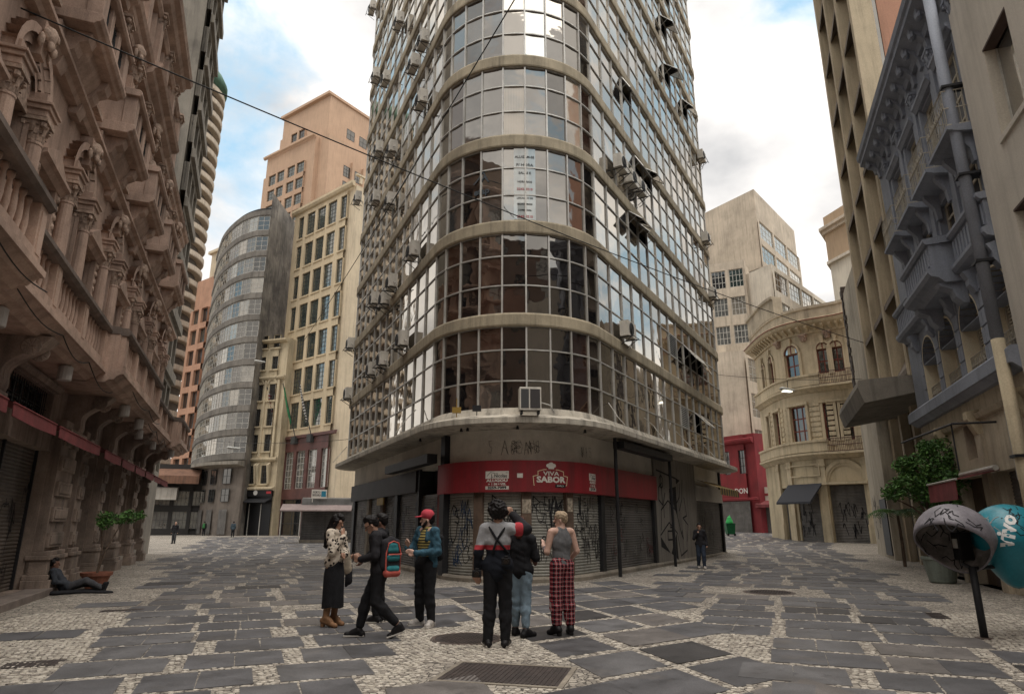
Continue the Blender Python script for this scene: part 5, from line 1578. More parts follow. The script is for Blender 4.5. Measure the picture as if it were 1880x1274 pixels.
groundops = [(g0 - .5, g0 + .4, -.3, 4.1), (g1_ - 1.0, g1_ + .9, -.3, 3.6), (g2_ - 1.15, g2_ + 1.15, -.3, 4.1)]
cwall(groundops, -.5, 6.2, mat('yellowed_plaster', (0.47, 0.39, 0.26), .9, .14, .5, dirt=.3, streak=.4), 'ground_floor_wall')
firstops = [(t_ - w_, t_ + w_, 7.1, 9.75) for t_, w_ in tw]; cwall(firstops, 6.2, 10.9, CREAM, 'first_floor_wall')
secops = [(t_ - w_ * .9, t_ + w_ * .9, 11.9, 13.7) for t_, w_ in tw]; cwall(secops, 10.9, 15.9, CREAM, 'second_floor_wall')
def on_curve(o_me_name, me, t_, z, dep=.2, wmid=0):
    p, a = cpath.frame(t_); n = cpath.at(t_)[1]
    return obj(o_me_name, me, ch, loc=(p.x - n.x * dep - math.cos(a) * wmid - corg[0], p.y - n.y * dep - math.sin(a) * wmid - corg[1], z), rot=(0, 0, a))
for t_, w_ in tw:
    on_curve('window', win_mesh(w_ * 2, 2.65, 2 if w_ < .7 else 3, 3, FRAME_RED, GL_DARK, .10), t_, 7.1, .2, w_)
    on_curve('window', win_mesh(w_ * 1.8, 1.8, 2, 2, FRAME_RED, GL_DARK, .10), t_, 11.9, .2, w_ * .9)
    r = w_ * .9
    hd_ = MB(); hd_.arch(0, 0, r * .86, r, -.02, .06, 10, 0); hd_.disc(0, 0, r * .87, .03, 10, 1); hd_.box(-.04, .04, -.02, .05, 0, r * .9, 0)
    on_curve('fanlight', hd_.mesh('fanlight', [FRAME_RED, GL_DARK]), t_, 13.7, -.01)
    sr = MB().arch(0, 0, r, r + .16, -.10, .02, 10); sr.prism([(-.1, r - .05), (.1, r - .05), (.16, r + .5), (-.16, r + .5)], 'y', -.18, .02)
    for s in (-1, 1): sr.box(s * (r + .1) - .1, s * (r + .1) + .1, -.08, .02, -1.9, 0)
    on_curve('arch_surround', sr.mesh('arch_surround', CREAM), t_, 13.7, 0)
    sf = MB()
    for s in (-1, 1): sf.box(s * (w_ + .1) - .1, s * (w_ + .1) + .1, -.08, .02, 0, 2.75)
    sf.box(-w_ - .25, w_ + .25, -.14, .02, 2.75, 2.95)
    on_curve('window_surround', sf.mesh('window_surround', CREAM), t_, 7.05, 0)
    for k in range(9):
        for s in (-1, 1): on_curve('rusticated_block', MB().box(-.22, .22, -.04, .02, 0, .26).mesh('rusticated_block', CREAM), t_ + s * (w_ + .45), 6.75 + k * .36, 0)
for z, o in [(6.2, .45), (10.9, .4)]:
    pband(cpath, 0, T, [(-.2, z - .3), (.08, z - .3), (o * .6, z - .12), (o, z), (o, z + .14), (-.2, z + .2)], corg).build('string_course', CREAM, ch)
    pband(cpath, 0, cl(1545), [(.0, z + .2), (o - .08, z + .2), (o - .08, z + .85), (.0, z + .85)], corg).build('balcony_parapet', CREAM, ch)
    pband(cpath, 0, cl(1545), [(-.05, z + .85), (o, z + .85), (o, z + 1.0), (-.05, z + 1.0)], corg).build('parapet_rail', CREAM, ch)
    rl_ = MB(); ta, tb_ = cl(1545), min(T - .1, cl(1545) + 3.2)
    pband(cpath, ta, tb_, [(0, z - .05), (.75, z - .05), (.75, z + .1), (0, z + .1)], corg).build('balcony_slab', CREAM, ch)
    for i in range(27):
        p, n = cpath.at(ta + (tb_ - ta) * i / 26); q = (p.x + n.x * .7 - corg[0], p.y + n.y * .7 - corg[1])
        rl_.tube([(q[0], q[1], z + .1), (q[0], q[1], z + 1.0)], .018, 4)
    for zz in (z + .14, z + .55, z + 1.0): rl_.tube([(cpath.at(ta + (tb_-ta)*i/8)[0].x + cpath.at(ta + (tb_-ta)*i/8)[1].x*.7 - corg[0], cpath.at(ta + (tb_-ta)*i/8)[0].y + cpath.at(ta + (tb_-ta)*i/8)[1].y*.7 - corg[1], zz) for i in range(9)], .025, 4)
    rl_.build('iron_rail', mat('rust_iron', (0.075, 0.035, 0.03), .7), ch)
pband(cpath, 0, T, [(-.2, 14.95), (.12, 14.95), (.2, 15.2), (.55, 15.45), (.75, 15.55), (.85, 15.75), (.8, 15.9), (-.2, 16.0)], corg).build('cornice', CREAM, ch)
pband(cpath, 0, T, [(.70, 15.76), (.90, 15.76), (.90, 15.82), (.70, 15.83)], corg).build('cornice_lip', FRAME_RED, ch)
pband(cpath, 0, T, [(-.4, 16.0), (.25, 16.0), (.25, 16.7), (.33, 16.75), (.33, 16.95), (-.4, 16.95)], corg).build('attic_parapet', CREAMD, ch)
pband(cpath, 0, cl(1475), [(-.5, 16.9), (.35, 16.9), (.35, 18.2), (.5, 18.3), (.5, 18.5), (-.5, 18.5)], corg).build('turret_attic', CREAMD, ch)
cbk = MB().prism([(0, 0), (-.1, 0), (-.5, .28), (-.5, .42), (0, .42)], 'x', -.1, .1).mesh('cornice_bracket', CREAM)
for i in range(22): on_curve('cornice_bracket', cbk, T * (.1 + .88 * i / 21), 15.05, -.12)
for t_ in (cl(1470), cl(1522), cl(1569), T - .4): on_curve('capital', cap_mesh, t_, 14.4, -.05)
# ground floor shutters, awning, arched door
for k, o in enumerate(groundops):
    w_ = o[1] - o[0]; on_curve('roller_shutter', shut_mesh(w_, o[3] - .35, SHUTD, .1).mesh('roller_shutter', SHUTD), (o[0] + o[1]) / 2, .32, .25, w_ / 2)
on_curve('awning', MB().prism([(0, 4.25), (-1.5, 3.0), (-1.52, 2.86), (-1.46, 2.86), (0, 4.12)], 'x', -1.5, 1.45).mesh('awning', plain('charcoal_canvas', (0.035, 0.036, 0.042), .85)), g1_ - .1, 0, -.02)
ad_ = MB().disc(0, 0, 1.05, -.02, 16); ad_.arch(0, 0, 1.05, 1.2, -.10, .02, 14); ad_.arch(0, 0, 1.2, 1.45, -.16, .02, 14); ad_.box(-1.5, 1.5, -.5, .02, -.22, -.05)
on_curve('blind_arch', ad_.mesh('blind_arch', CREAM), g2_, 4.35, 0)
for t_ in (g0 - .75, (g0 + g1_) / 2 - .1, g2_ - 1.5, g2_ + 1.5):
    on_curve('pilaster', MB().box(-.28, .28, -.14, .02, 0, 5.9).box(-.33, .33, -.2, .02, 0, 1.5).box(-.33, .33, -.2, .02, 5.4, 5.6).mesh('pilaster', CREAM), t_, 0, 0)
pn = MB().box(-1.3, 1.3, -.05, .02, 0, .08).box(-1.3, 1.3, -.05, .02, .75, .83).box(-1.3, -1.22, -.05, .02, .08, .75).box(1.22, 1.3, -.05, .02, .08, .75)
on_curve('wall_panel', pn.mesh('wall_panel', CREAM), g1_, 4.75, 0)
ch.scale = (1, 1, 1.06)
# ---- stepped pale offices behind
def office(name, label, pl, Yl, pc, Yc, pr, Yr, zt, left_rows, right_rows, nl_, nr__, mw):
    """block seen on its corner: left face and right face with strip windows"""
    a, c, ang, w = frame_from(pl, Yl, pc, Yc)
    c2, b, ang2, w2 = frame_from(pc, Yc, pr, Yr)
    t = thing(name, label, 'building', (c.x, c.y, 0))
    A = (a.x - c.x, a.y - c.y); B = (b.x - c.x, b.y - c.y)
    def face(p0, p1, an, ww, rows_, n, nm):
        e = bpy.data.objects
        ops = [(u, v, r0, r1) for u, v in (cells(n, .6, ww - .5, .45) if n else []) for r0, r1 in rows_]
        wm = wall_grid([0, ww], [-1, zt], ops, .25)
        cs, sn = math.cos(an), math.sin(an)
        wm.v = [(p0[0] + x * cs - y * sn, p0[1] + x * sn + y * cs, z) for x, y, z in wm.v]
        wm.build(nm, mw, t)
        rr_ = random.Random(int(ww * 100))
        for o in ops:
            obj('window', win_mesh(o[1] - o[0], o[3] - o[2], 4, 3, FRAME_LT, rr_.choice([GL_PALE, GL_PALE, GL_GREEN, GL_DARK, GL_BLIND]), .07), t,
                loc=(p0[0] + o[0] * cs - .12 * sn, p0[1] + o[0] * sn + .12 * cs, o[2]), rot=(0, 0, an))
    face(A, (0, 0), ang, w, left_rows, nl_, 'left_face'); face((0, 0), B, ang2, w2, right_rows, nr__, 'right_face')
    n1 = Vector((-math.sin(ang), math.cos(ang))); n2 = Vector((-math.sin(ang2), math.cos(ang2)))
    inn = (n1 + n2).normalized() * .34
    MB().prism([(A[0] + n1.x * .3, A[1] + n1.y * .3), (inn.x, inn.y), (B[0] + n2.x * .3, B[1] + n2.y * .3), (A[0] + B[0], A[1] + B[1] + 4)], 'z', -1, zt - .02).build('core', mw, t)
    return t
zA = at(1385, 345, 84).z; zB = at(1415, 482, 74).z
rA = [(zA - 7.5 - 3.6 * k, zA - 4.9 - 3.6 * k) for k in range(6)]
office('stepped_office_block', 'tallest beige stepped office block with rows of gridded windows behind the cream corner house', 1335, 92, 1451, 84, 1528, 98, zA, rA[2:], rA, 3, 3, BEIGE)
rB = [(zB - 3.4 - 3.7 * k, zB - .9 - 3.7 * k) for k in range(6)]
office('lower_office_wing', 'lower beige office wing with green glazed windows stepping down behind the cream corner house', 1395, 79, 1470, 74, 1605, 94, zB, [], rB, 0, 6, BEIGE2)
zC = at(1340, 480, 78).z
office('end_office_wing', 'beige office wing with strip windows beside the glazed corner tower', 1300, 80, 1418, 77, 1428, 82, zC, [(zC - 3.6 - 3.7 * k, zC - 1.2 - 3.7 * k) for k in range(5)], [], 3, 0, BEIGE)
zD = at(1340, 645, 73).z
office('plain_office_base', 'plain beige wall block with one column of windows above the red shop', 1310, 74, 1398, 72, 1440, 76, zD, [], [(zD - 3.6 - 4.1 * k, zD - .9 - 4.1 * k) for k in range(5)], 0, 1, BEIGE)
# ---- white tower with heavy cornice behind the cream house
zE = at(1545, 400, 70).z
t = office('white_cornice_tower', 'white rendered tower with projecting tan cornice behind the cream corner house', 1585, 74, 1640, 70, 1700, 74, zE - 4, [], [], 0, 0, mat('white_render', (0.62, 0.56, 0.46), .9, .1, .3, streak=.25))
_a, _c, _b = at(1585, 961, 74), at(1640, 961, 70), at(1700, 961, 74)
_pg = [Vector((_a.x - _c.x, _a.y - _c.y)), Vector((0, 0)), Vector((_b.x - _c.x, _b.y - _c.y)), Vector((_a.x + _b.x - 2 * _c.x, _a.y + _b.y - 2 * _c.y + 4))]
_m = sum(_pg, Vector((0, 0))) / 4
def ring(k): return [tuple(_m + (q - _m) * k) for q in _pg]
TANR = mat('tan_render', (0.40, 0.29, 0.19), .9, .1, .4, streak=.2)
MB().prism(ring(.97), 'z', zE - 4.03, zE).build('top_storey', TANR, t); MB().prism(ring(1.2), 'z', zE, zE + .35).build('roof_cornice', BEIGE, t); MB().prism(ring(1.08), 'z', zE - .4, zE).build('cornice_bed', BEIGE, t); MB().prism(ring(.95), 'z', zE + .35, zE + 2.0).build('parapet', TANR, t); MB().prism(ring(1.05), 'z', zE - 4.3, zE - 3.95).build('string_course', BEIGE2, t)
# ---- red shop
t, w = block('red_shop', 'small red painted shop house with white letters over its shutter', 1322, 71, 1396, 66.5, 10.6, 7, mat('red_paint', (0.20, 0.022, 0.026), .7, .2, .7, dirt=.25, streak=.3),
             [(1.2, 2.0), (3.2, 4.0)], [(6.6, 9.0)], (2, 3, FRAME_DK, [GL_DARK], .07))
mould(t, -.1, w + .1, [(0, 9.6), (.3, 9.7), (.4, 9.9), (.4, 10.1), (0, 10.2)], bpy.data.materials['red_paint'])
mould(t, -.1, w + .1, [(0, 3.9), (.25, 3.95), (.25, 4.15), (0, 4.2)], bpy.data.materials['red_paint'])
shut_mesh(w - 1.3, 3.1, SHUTD, .12).build('roller_shutter', SHUTD, t, loc=(.3, -.03, .75))
vs, fs = text_verts('DON', .72, .015); MB().add([(w * .62 + x, -.03, 4.85 + y) for x, y, _ in vs], fs).build('shop_lettering', plain('white_letters', (.65, .6, .55), .7), t)
t, w = block('small_pale_shop', 'small pale shop with dark red awning beside the red shop', 1396, 67.5, 1440, 66, 5.2, 5, BEIGE2)
MB().prism([(0, 3.9), (-1.0, 3.5), (-1.0, 3.2), (-.97, 3.2), (0, 3.8)], 'x', 0, w).build('awning', AWN_RED, t); shut_mesh(w - .4, 2.9, SHUTD, .12).build('roller_shutter', SHUTD, t, loc=(.2, -.03, .7))
MB().box(w * .3, w * .75, -.03, 0, 4.35, 4.6).build('sign_print', plain('dull_red_print', (.25, .05, .05), .7), t)
# ================================================================== smooth bodies: blended tapered capsules turned into one surface
def sdf_mesh(name, prims, h=0.012, k=0.03, mats=None, smooth=True, fold=0.0, freq=48.0):
    """prims: (a, b, ra, rb[, dir, squash[, mat]]) in metres; smooth union, surface nets"""
    A = np.array([p[0] for p in prims], np.float32); B = np.array([p[1] for p in prims], np.float32)
    Rr = np.array([max(p[2], p[3]) for p in prims], np.float32)[:, None]
    lo = np.minimum(A, B).__sub__(Rr).min(0) - 3 * h; hi = np.maximum(A, B).__add__(Rr).max(0) + 3 * h
    n = np.ceil((hi - lo) / h).astype(int) + 1
    D = np.full(n, 9.0, np.float32); Lb = np.zeros(n, np.int16)
    for pi, p in enumerate(prims):
        a = np.array(p[0], np.float32); b = np.array(p[1], np.float32); ra, rb = p[2], p[3]
        r = max(ra, rb) + k + 2 * h
        i0 = np.maximum(((np.minimum(a, b) - r - lo) / h).astype(int), 0); i1 = np.minimum(((np.maximum(a, b) + r - lo) / h).astype(int) + 2, n)
        sl = tuple(slice(u, v) for u, v in zip(i0, i1))
        gx, gy, gz_ = np.meshgrid(*[lo[q] + h * np.arange(i0[q], i1[q], dtype=np.float32) for q in range(3)], indexing='ij')
        P = np.stack([gx, gy, gz_], -1) - a
        ba = b - a; L2 = float(ba.dot(ba)) + 1e-12
        sq = 1.0
        if len(p) > 4 and p[4] is not None:
            d = np.array(p[4], np.float32); d /= np.linalg.norm(d); sq = p[5]
            off = P - (np.clip(P.dot(ba) / L2, 0, 1))[..., None] * ba
            P = P + (off.dot(d) * (1 / sq - 1))[..., None] * d
        t = np.clip(P.dot(ba) / L2, 0, 1)
        dd = np.linalg.norm(P - t[..., None] * ba, axis=-1) - (ra + (rb - ra) * t)
        if sq < 1: dd = dd * (0.5 + 0.5 * sq)
        cur = D[sl]
        near = dd < cur
        hh = np.clip(0.5 + 0.5 * (cur - dd) / k, 0, 1)
        D[sl] = cur * (1 - hh) + dd * hh - k * hh * (1 - hh)
        if len(p) > 6:
            lb = Lb[sl]; lb[near] = p[6]
    if fold:
        gx, gy, gz_ = np.meshgrid(*[lo[q] + h * np.arange(n[q], dtype=np.float32) for q in range(3)], indexing='ij')
        if freq > 90: D += fold * (np.sin(gx * freq + 3 * np.sin(gy * 61)) * np.sin(gy * freq * .9 + 2 * np.sin(gz_ * 53)) + .6 * np.sin(gz_ * freq * 1.1 + 2 * np.sin(gx * 47)))
        else: D += fold * (np.sin(gz_ * freq + 2.6 * np.sin(gx * 17 + gz_ * 5) + 2.2 * np.sin(gy * 15 - gz_ * 7)) * (.55 + .45 * np.sin(gx * 9 + gy * 11 + gz_ * 8)) + .5 * np.sin(gx * 38 + gy * 31 + 3 * np.sin(gz_ * 9)))
    S = D < 0
    c = np.stack([S[dx:n[0]-1+dx, dy:n[1]-1+dy, dz:n[2]-1+dz] for dx in (0, 1) for dy in (0, 1) for dz in (0, 1)], 0)
    cnt = c.sum(0); act = (cnt > 0) & (cnt < 8)
    idx = np.argwhere(act)
    vid = np.full(act.shape, -1, np.int64); vid[act] = np.arange(len(idx))
    acc = np.zeros((len(idx), 3), np.float32); num = np.zeros(len(idx), np.float32)
    corners = [(dx, dy, dz) for dx in (0, 1) for dy in (0, 1) for dz in (0, 1)]
    for c0 in corners:
        for ax in range(3):
            if c0[ax]: continue
            c1 = list(c0); c1[ax] = 1
            v0 = D[idx[:, 0] + c0[0], idx[:, 1] + c0[1], idx[:, 2] + c0[2]]; v1 = D[idx[:, 0] + c1[0], idx[:, 1] + c1[1], idx[:, 2] + c1[2]]
            m = (v0 < 0) != (v1 < 0)
            tt = np.where(m, v0 / np.where(m, v0 - v1, 1), 0)
            q = np.tile(np.array(c0, np.float32), (len(idx), 1)); q[:, ax] = tt
            acc += q * m[:, None]; num += m
    V = lo + h * (idx + acc / np.maximum(num, 1)[:, None])
    F = []; FL_ = []
    for ax in range(3):
        s0 = [slice(0, None)] * 3; s1 = [slice(0, None)] * 3; s0[ax] = slice(0, -1); s1[ax] = slice(1, None)
        e = S[tuple(s0)] != S[tuple(s1)]
        E = np.argwhere(e); inside = S[tuple(s0)][e]
        u, v = (ax + 1) % 3, (ax + 2) % 3
        ok = (E[:, u] > 0) & (E[:, v] > 0) & (E[:, u] < act.shape[u]) & (E[:, v] < act.shape[v]) & (E[:, ax] < act.shape[ax])
        E = E[ok]; inside = inside[ok]
        def g(du, dv):
            q = E.copy(); q[:, u] -= du; q[:, v] -= dv; return vid[q[:, 0], q[:, 1], q[:, 2]]
        quad = np.stack([g(1, 1), g(0, 1), g(0, 0), g(1, 0)], 1)
        quad = np.where(inside[:, None], quad, quad[:, ::-1])
        F.append(quad); FL_.append(Lb[E[:, 0], E[:, 1], E[:, 2]])
    F = np.concatenate(F); FL_ = np.concatenate(FL_)
    good = (F >= 0).all(1); F = F[good]; FL_ = FL_[good]
    me = bpy.data.meshes.new(name)
    me.vertices.add(len(V)); me.vertices.foreach_set('co', V.astype(np.float32).ravel())
    me.loops.add(len(F) * 4); me.loops.foreach_set('vertex_index', F.astype(np.int32).ravel())
    me.polygons.add(len(F)); me.polygons.foreach_set('loop_start', np.arange(0, len(F) * 4, 4, dtype=np.int32))
    ml = mats if isinstance(mats, (list, tuple)) else [mats]
    for m in ml: me.materials.append(m)
    if len(ml) > 1: me.polygons.foreach_set('material_index', np.minimum(FL_, len(ml) - 1).astype(np.int32))
    me.polygons.foreach_set('use_smooth', np.ones(len(F), bool))
    me.update(calc_edges=True); me.validate()
    return me
# ------------------------------------------------------------------ clothing materials
def cloth(name, c, rough=.9, var=.25, fold=.5, scale=7):
    m, nt, out = newmat(name)
    p = nd(nt, 'ShaderNodeBsdfPrincipled', Roughness=rough); p.inputs['Specular IOR Level'].default_value = .2
    v = pos(nt, kind='obj'); a = noise(nt, v, scale, 4)
    nt.links.new(ramp(nt, a, .3, .7, tuple(x * (1 - var) for x in c) + (1,), tuple(x * (1 + var) for x in c) + (1,)), p.inputs['Base Color'])
    nt.links.new(bump(nt, noise(nt, pos(nt, (1.3, 1.3, .8), 'obj'), 11, 3, .5), fold, .03), p.inputs['Normal'])
    nt.links.new(p.outputs[0], out.inputs[0]); return m
def skin_mat(name, c):
    m, nt, out = newmat(name)
    p = nd(nt, 'ShaderNodeBsdfPrincipled', Roughness=.5); p.inputs['Base Color'].default_value = c + (1,); p.inputs['Specular IOR Level'].default_value = .35
    p.inputs['Subsurface Weight'].default_value = .0
    nt.links.new(ramp(nt, noise(nt, pos(nt, kind='obj'), 14, 3), .3, .7, tuple(x * .85 for x in c) + (1,), tuple(min(1, x * 1.1) for x in c) + (1,)), p.inputs['Base Color'])
    nt.links.new(p.outputs[0], out.inputs[0]); return m
SK_L = skin_mat('skin_light', (0.52, 0.33, 0.26)); SK_M = skin_mat('skin_tan', (0.38, 0.22, 0.155)); SK_D = skin_mat('skin_brown', (0.19, 0.10, 0.07))
BLACKC = cloth('black_cloth', (0.014, 0.014, 0.016)); BLACK2 = cloth('soft_black_cloth', (0.022, 0.021, 0.024)); SHOE_B = cloth('black_shoe', (0.013, 0.012, 0.013), .5, fold=.1)
SOLE_W = plain('pale_sole', (.45, .42, .38), .7); HAIR_B = cloth('black_hair', (0.010, 0.008, 0.008), .5, .5, 1.0, 30); HAIR_BLOND = cloth('cropped_blond_hair', (0.34, 0.26, 0.18), .8, .3, .4, 40)
DENIM = cloth('denim_jacket', (0.035, 0.085, 0.12), .9, .45, .8, 9); JEANS = cloth('light_jeans', (0.20, 0.27, 0.33), .9, .25, .7, 6); DKJEANS = cloth('dark_jeans', (0.03, 0.04, 0.06))
def pattern_mat(name, fn):
    m, nt, out = newmat(name); p = nd(nt, 'ShaderNodeBsdfPrincipled', Roughness=.9); p.inputs['Specular IOR Level'].default_value = .2
    nt.links.new(fn(nt), p.inputs['Base Color']); nt.links.new(bump(nt, noise(nt, pos(nt, kind='obj'), 10, 3, .5), .5, .03), p.inputs['Normal'])
    nt.links.new(p.outputs[0], out.inputs[0]); return m
def sep(nt, scale=(1, 1, 1)):
    s = nt.nodes.new('ShaderNodeSeparateXYZ'); nt.links.new(pos(nt, scale, 'obj'), s.inputs[0]); return s.outputs
def tri(nt, v, freq, lo, hi, ph=0.0):
    """stripe mask 0/1 with frequency per metre"""
    m = nd(nt, 'ShaderNodeMath', operation='MULTIPLY_ADD'); nt.links.new(v, m.inputs[0]); m.inputs[1].default_value = freq; m.inputs[2].default_value = ph
    f = nd(nt, 'ShaderNodeMath', operation='FRACT'); nt.links.new(m.outputs[0], f.inputs[0])
    a = nd(nt, 'ShaderNodeMath', operation='GREATER_THAN'); nt.links.new(f.outputs[0], a.inputs[0]); a.inputs[1].default_value = lo
    b = nd(nt, 'ShaderNodeMath', operation='LESS_THAN'); nt.links.new(f.outputs[0], b.inputs[0]); b.inputs[1].default_value = hi
    return mul(nt, a.outputs[0], b.outputs[0])
def leopard(nt):
    vo = nt.nodes.new('ShaderNodeTexVoronoi'); vo.inputs['Scale'].default_value = 17; nt.links.new(pos(nt, kind='obj'), vo.inputs['Vector'])
    c = mixc(nt, ramp(nt, vo.outputs['Distance'], .22, .30, (1, 1, 1, 1), (0, 0, 0, 1)), (0.50, 0.42, 0.33), (0.14, 0.08, 0.045))
    return mixc(nt, ramp(nt, noise(nt, pos(nt, kind='obj'), 26, 2), .52, .56), c, (0.02, 0.017, 0.016)) if False else mixc(nt, ramp(nt, vo.outputs['Distance'], .36, .42, (1, 1, 1, 1), (0, 0, 0, 1)), (0.52, 0.45, 0.37), (0.03, 0.024, 0.022))
LEOPARD = pattern_mat('leopard_print', leopard)
def plaid(nt):
    o = sep(nt)
    c = mixc(nt, tri(nt, o[0], 16, 0, .32), (0.26, 0.028, 0.04), (0.03, 0.012, 0.018))
    c = mixc(nt, mul(nt, tri(nt, o[2], 15, 0, .32), .85), c, (0.02, 0.01, 0.014))
    c = mixc(nt, mul(nt, tri(nt, o[2], 15, .6, .68), .75), c, (0.5, 0.42, 0.4))
    return mixc(nt, mul(nt, tri(nt, o[0], 16, .6, .68), .7), c, (0.5, 0.42, 0.4))
PLAID = pattern_mat('red_plaid', plaid)
STRIPED = pattern_mat('yellow_striped_shirt', lambda nt: mixc(nt, tri(nt, sep(nt)[2], 22, 0, .45), (0.36, 0.29, 0.10), (0.02, 0.02, 0.02)))
def sweater(nt):
    o = sep(nt)[2]
    g1 = nd(nt, 'ShaderNodeMath', operation='GREATER_THAN'); nt.links.new(o, g1.inputs[0]); g1.inputs[1].default_value = 1.285
    g2 = nd(nt, 'ShaderNodeMath', operation='GREATER_THAN'); nt.links.new(o, g2.inputs[0]); g2.inputs[1].default_value = 1.35
    return mixc(nt, g2.outputs[0], mixc(nt, g1.outputs[0], (0.012, 0.014, 0.020), (0.40, 0.045, 0.055)), (0.30, 0.30, 0.31))
SWEATER = pattern_mat('grey_red_black_sweater', sweater)
EYE_W = plain('eye_dark', (0.02, 0.015, 0.012), .3)
# ------------------------------------------------------------------ people
def V3(*a): return np.array(a, np.float32)
def make_person(name, label, loc, rz, hgt, J=None, skin=SK_M, vox=.0115, hair=None, hair_mat=HAIR_B, top=None, sleeve='long', bottom=BLACKC, hem=.10, skirt=None,
                shoes=SHOE_B, sole=None, heel=0.0, bulk=1.0, look=0.0, nod=0.0, extra=None, group=None, bottom_loose=1.0, top_hem=.86, fingers=True):
    """local frame: the person faces +y, right hand at +x; J overrides joints (at 1.75 m)"""
    s = hgt / 1.75
    d = dict(pel=(0, 0, .95), waist=(0, .01, 1.10), chest=(0, 0, 1.28), neck=(0, -.01, 1.47), head=(0, .015, 1.60),
             hl=(-.09, 0, .93), hr=(.09, 0, .93), kl=(-.10, .02, .50), kr=(.10, .02, .50), al=(-.105, -.02, .085), ar=(.105, -.02, .085), tl=(-.125, .15, .03), tr=(.125, .15, .03),
             sl=(-.175, 0, 1.42), sr=(.175, 0, 1.42), el=(-.23, -.03, 1.14), er=(.23, -.03, 1.14), wl=(-.24, .06, .90), wr=(.24, .06, .90), fl=(-.235, .10, .76), fr=(.235, .10, .76))
    if J: d.update(J)
    d = {k: np.array(v, np.float32) * s for k, v in d.items()}
    if heel:
        for k in d:
            if k not in ('tl', 'tr'): d[k][2] += heel * s
    t = thing(name, label, 'person', loc, rz, group)
    fwd = V3(math.sin(-look), math.cos(look), 0)       # look > 0 turns the head to the person's left
    fwd = V3(-math.sin(look), math.cos(look), -math.sin(nod)); fwd /= np.linalg.norm(fwd)
    side = np.cross(fwd, V3(0, 0, 1)); side /= np.linalg.norm(side); up = np.cross(side, fwd)
    hd = d['head']; b = bulk
    def at_(f, sd, u): return hd + s * (fwd * f + side * sd + up * u)
    sk = [(d['neck'] - V3(0, 0, .03 * s), at_(-.015, 0, -.04), .056 * s, .052 * s),
          (at_(-.012, 0, .045), at_(-.005, 0, .03), .094 * s, .090 * s, side, .84), (at_(.012, 0, -.055), at_(.03, 0, -.085), .068 * s, .047 * s, side, .88),
          (at_(.088, 0, .005), at_(.104, 0, -.022), .012 * s, .016 * s), (at_(.062, 0, -.062), at_(.074, 0, -.066), .026 * s, .020 * s),
          (at_(.07, .03, .035), at_(.07, -.03, .035), .020 * s, .020 * s), (at_(-.008, .083, .0), at_(-.014, .088, -.03), .016 * s, .012 * s), (at_(-.008, -.083, .0), at_(-.014, -.088, -.03), .016 * s, .012 * s)]
    tor = [(d['pel'], d['waist'], .135 * s * b, .120 * s * b, V3(0, 1, 0), .72), (d['waist'], d['chest'], .122 * s * b, .150 * s * b, V3(0, 1, 0), .68), (d['chest'], d['neck'] - V3(0, 0, .09 * s), .150 * s * b, .12 * s * b, V3(0, 1, 0), .62),
           (d['sl'] + (d['neck'] - d['sl']) * .2 - V3(0, 0, .0), d['sr'] + (d['neck'] - d['sr']) * .2, .062 * s, .062 * s), (d['neck'] - V3(0, 0, .05 * s), d['neck'] + V3(0, 0, .0), .07 * s, .052 * s)]
    arms, hands, legs, feet = [], [], [], []
    for q in 'lr':
        sh, e, w, f = d['s' + q], d['e' + q], d['w' + q], d['f' + q]
        arms += [(sh, e, .056 * s * b, .043 * s * b), (e, w, .043 * s, .030 * s)]
        dirf = (f - w) / (np.linalg.norm(f - w) + 1e-6); sgn = 1 if q == 'r' else -1
        lat = np.cross(dirf, V3(0, 1, 0.15)) ; lat /= np.linalg.norm(lat) + 1e-6
        nrm = np.cross(lat, dirf)
        hands.append((w, w + dirf * .075 * s, .030 * s, .038 * s, nrm, .55))
        if fingers:
            for i, ln in enumerate((.085, .095, .09, .07)):
                base = w + dirf * .08 * s + lat * (i - 1.5) * .019 * s; mid = base + dirf * ln * .5 * s + nrm * .008 * s
                hands += [(base, mid, .0105 * s, .0098 * s), (mid, mid + (dirf * .42 + nrm * .30) * ln * s, .0098 * s, .0085 * s)]
            tb = w + dirf * .03 * s - lat * .034 * s; hands += [(tb, tb + (dirf * .045 - lat * .022 + nrm * .01) * s, .0135 * s, .0115 * s), (tb + (dirf * .045 - lat * .022 + nrm * .01) * s, tb + (dirf * .075 - lat * .018 + nrm * .025) * s, .0115 * s, .0095 * s)]
        h, k, a, to = d['h' + q], d['k' + q], d['a' + q], d['t' + q]
        legs += [(h, k, .092 * s * b, .060 * s), (k, k + (a - k) * .35, .056 * s, .058 * s), (k + (a - k) * .35, a, .056 * s, .038 * s)]
        hl = a + (a - to) * V3(1, 1, 0) * .28; hl[2] = max(.035 * s, a[2] - .05 * s)
        feet += [(a, (a + to) / 2, .042 * s, .036 * s), (hl, to, .036 * s, .032 * s), (a, hl, .040 * s, .036 * s)]
    obj('body', sdf_mesh('body', [p + ((None, 1) if len(p) == 4 else ()) + (0,) for p in sk + tor + arms + hands + legs + feet], vox, .022 * s, skin), t)
    for sd in (-.031, .031):
        e0 = at_(.080, sd, .014); me = MB().lathe(0, 0, [(.001, -.007 * s), (.008 * s, -.003 * s), (.008 * s, .003 * s), (.001, .007 * s)], 8).mesh('eye', EYE_W); obj('eye', me, t, loc=tuple(e0))
    infl = lambda P, g: [(p[0], p[1], p[2] + g * s, p[3] + g * s) + tuple(p[4:6]) for p in P]
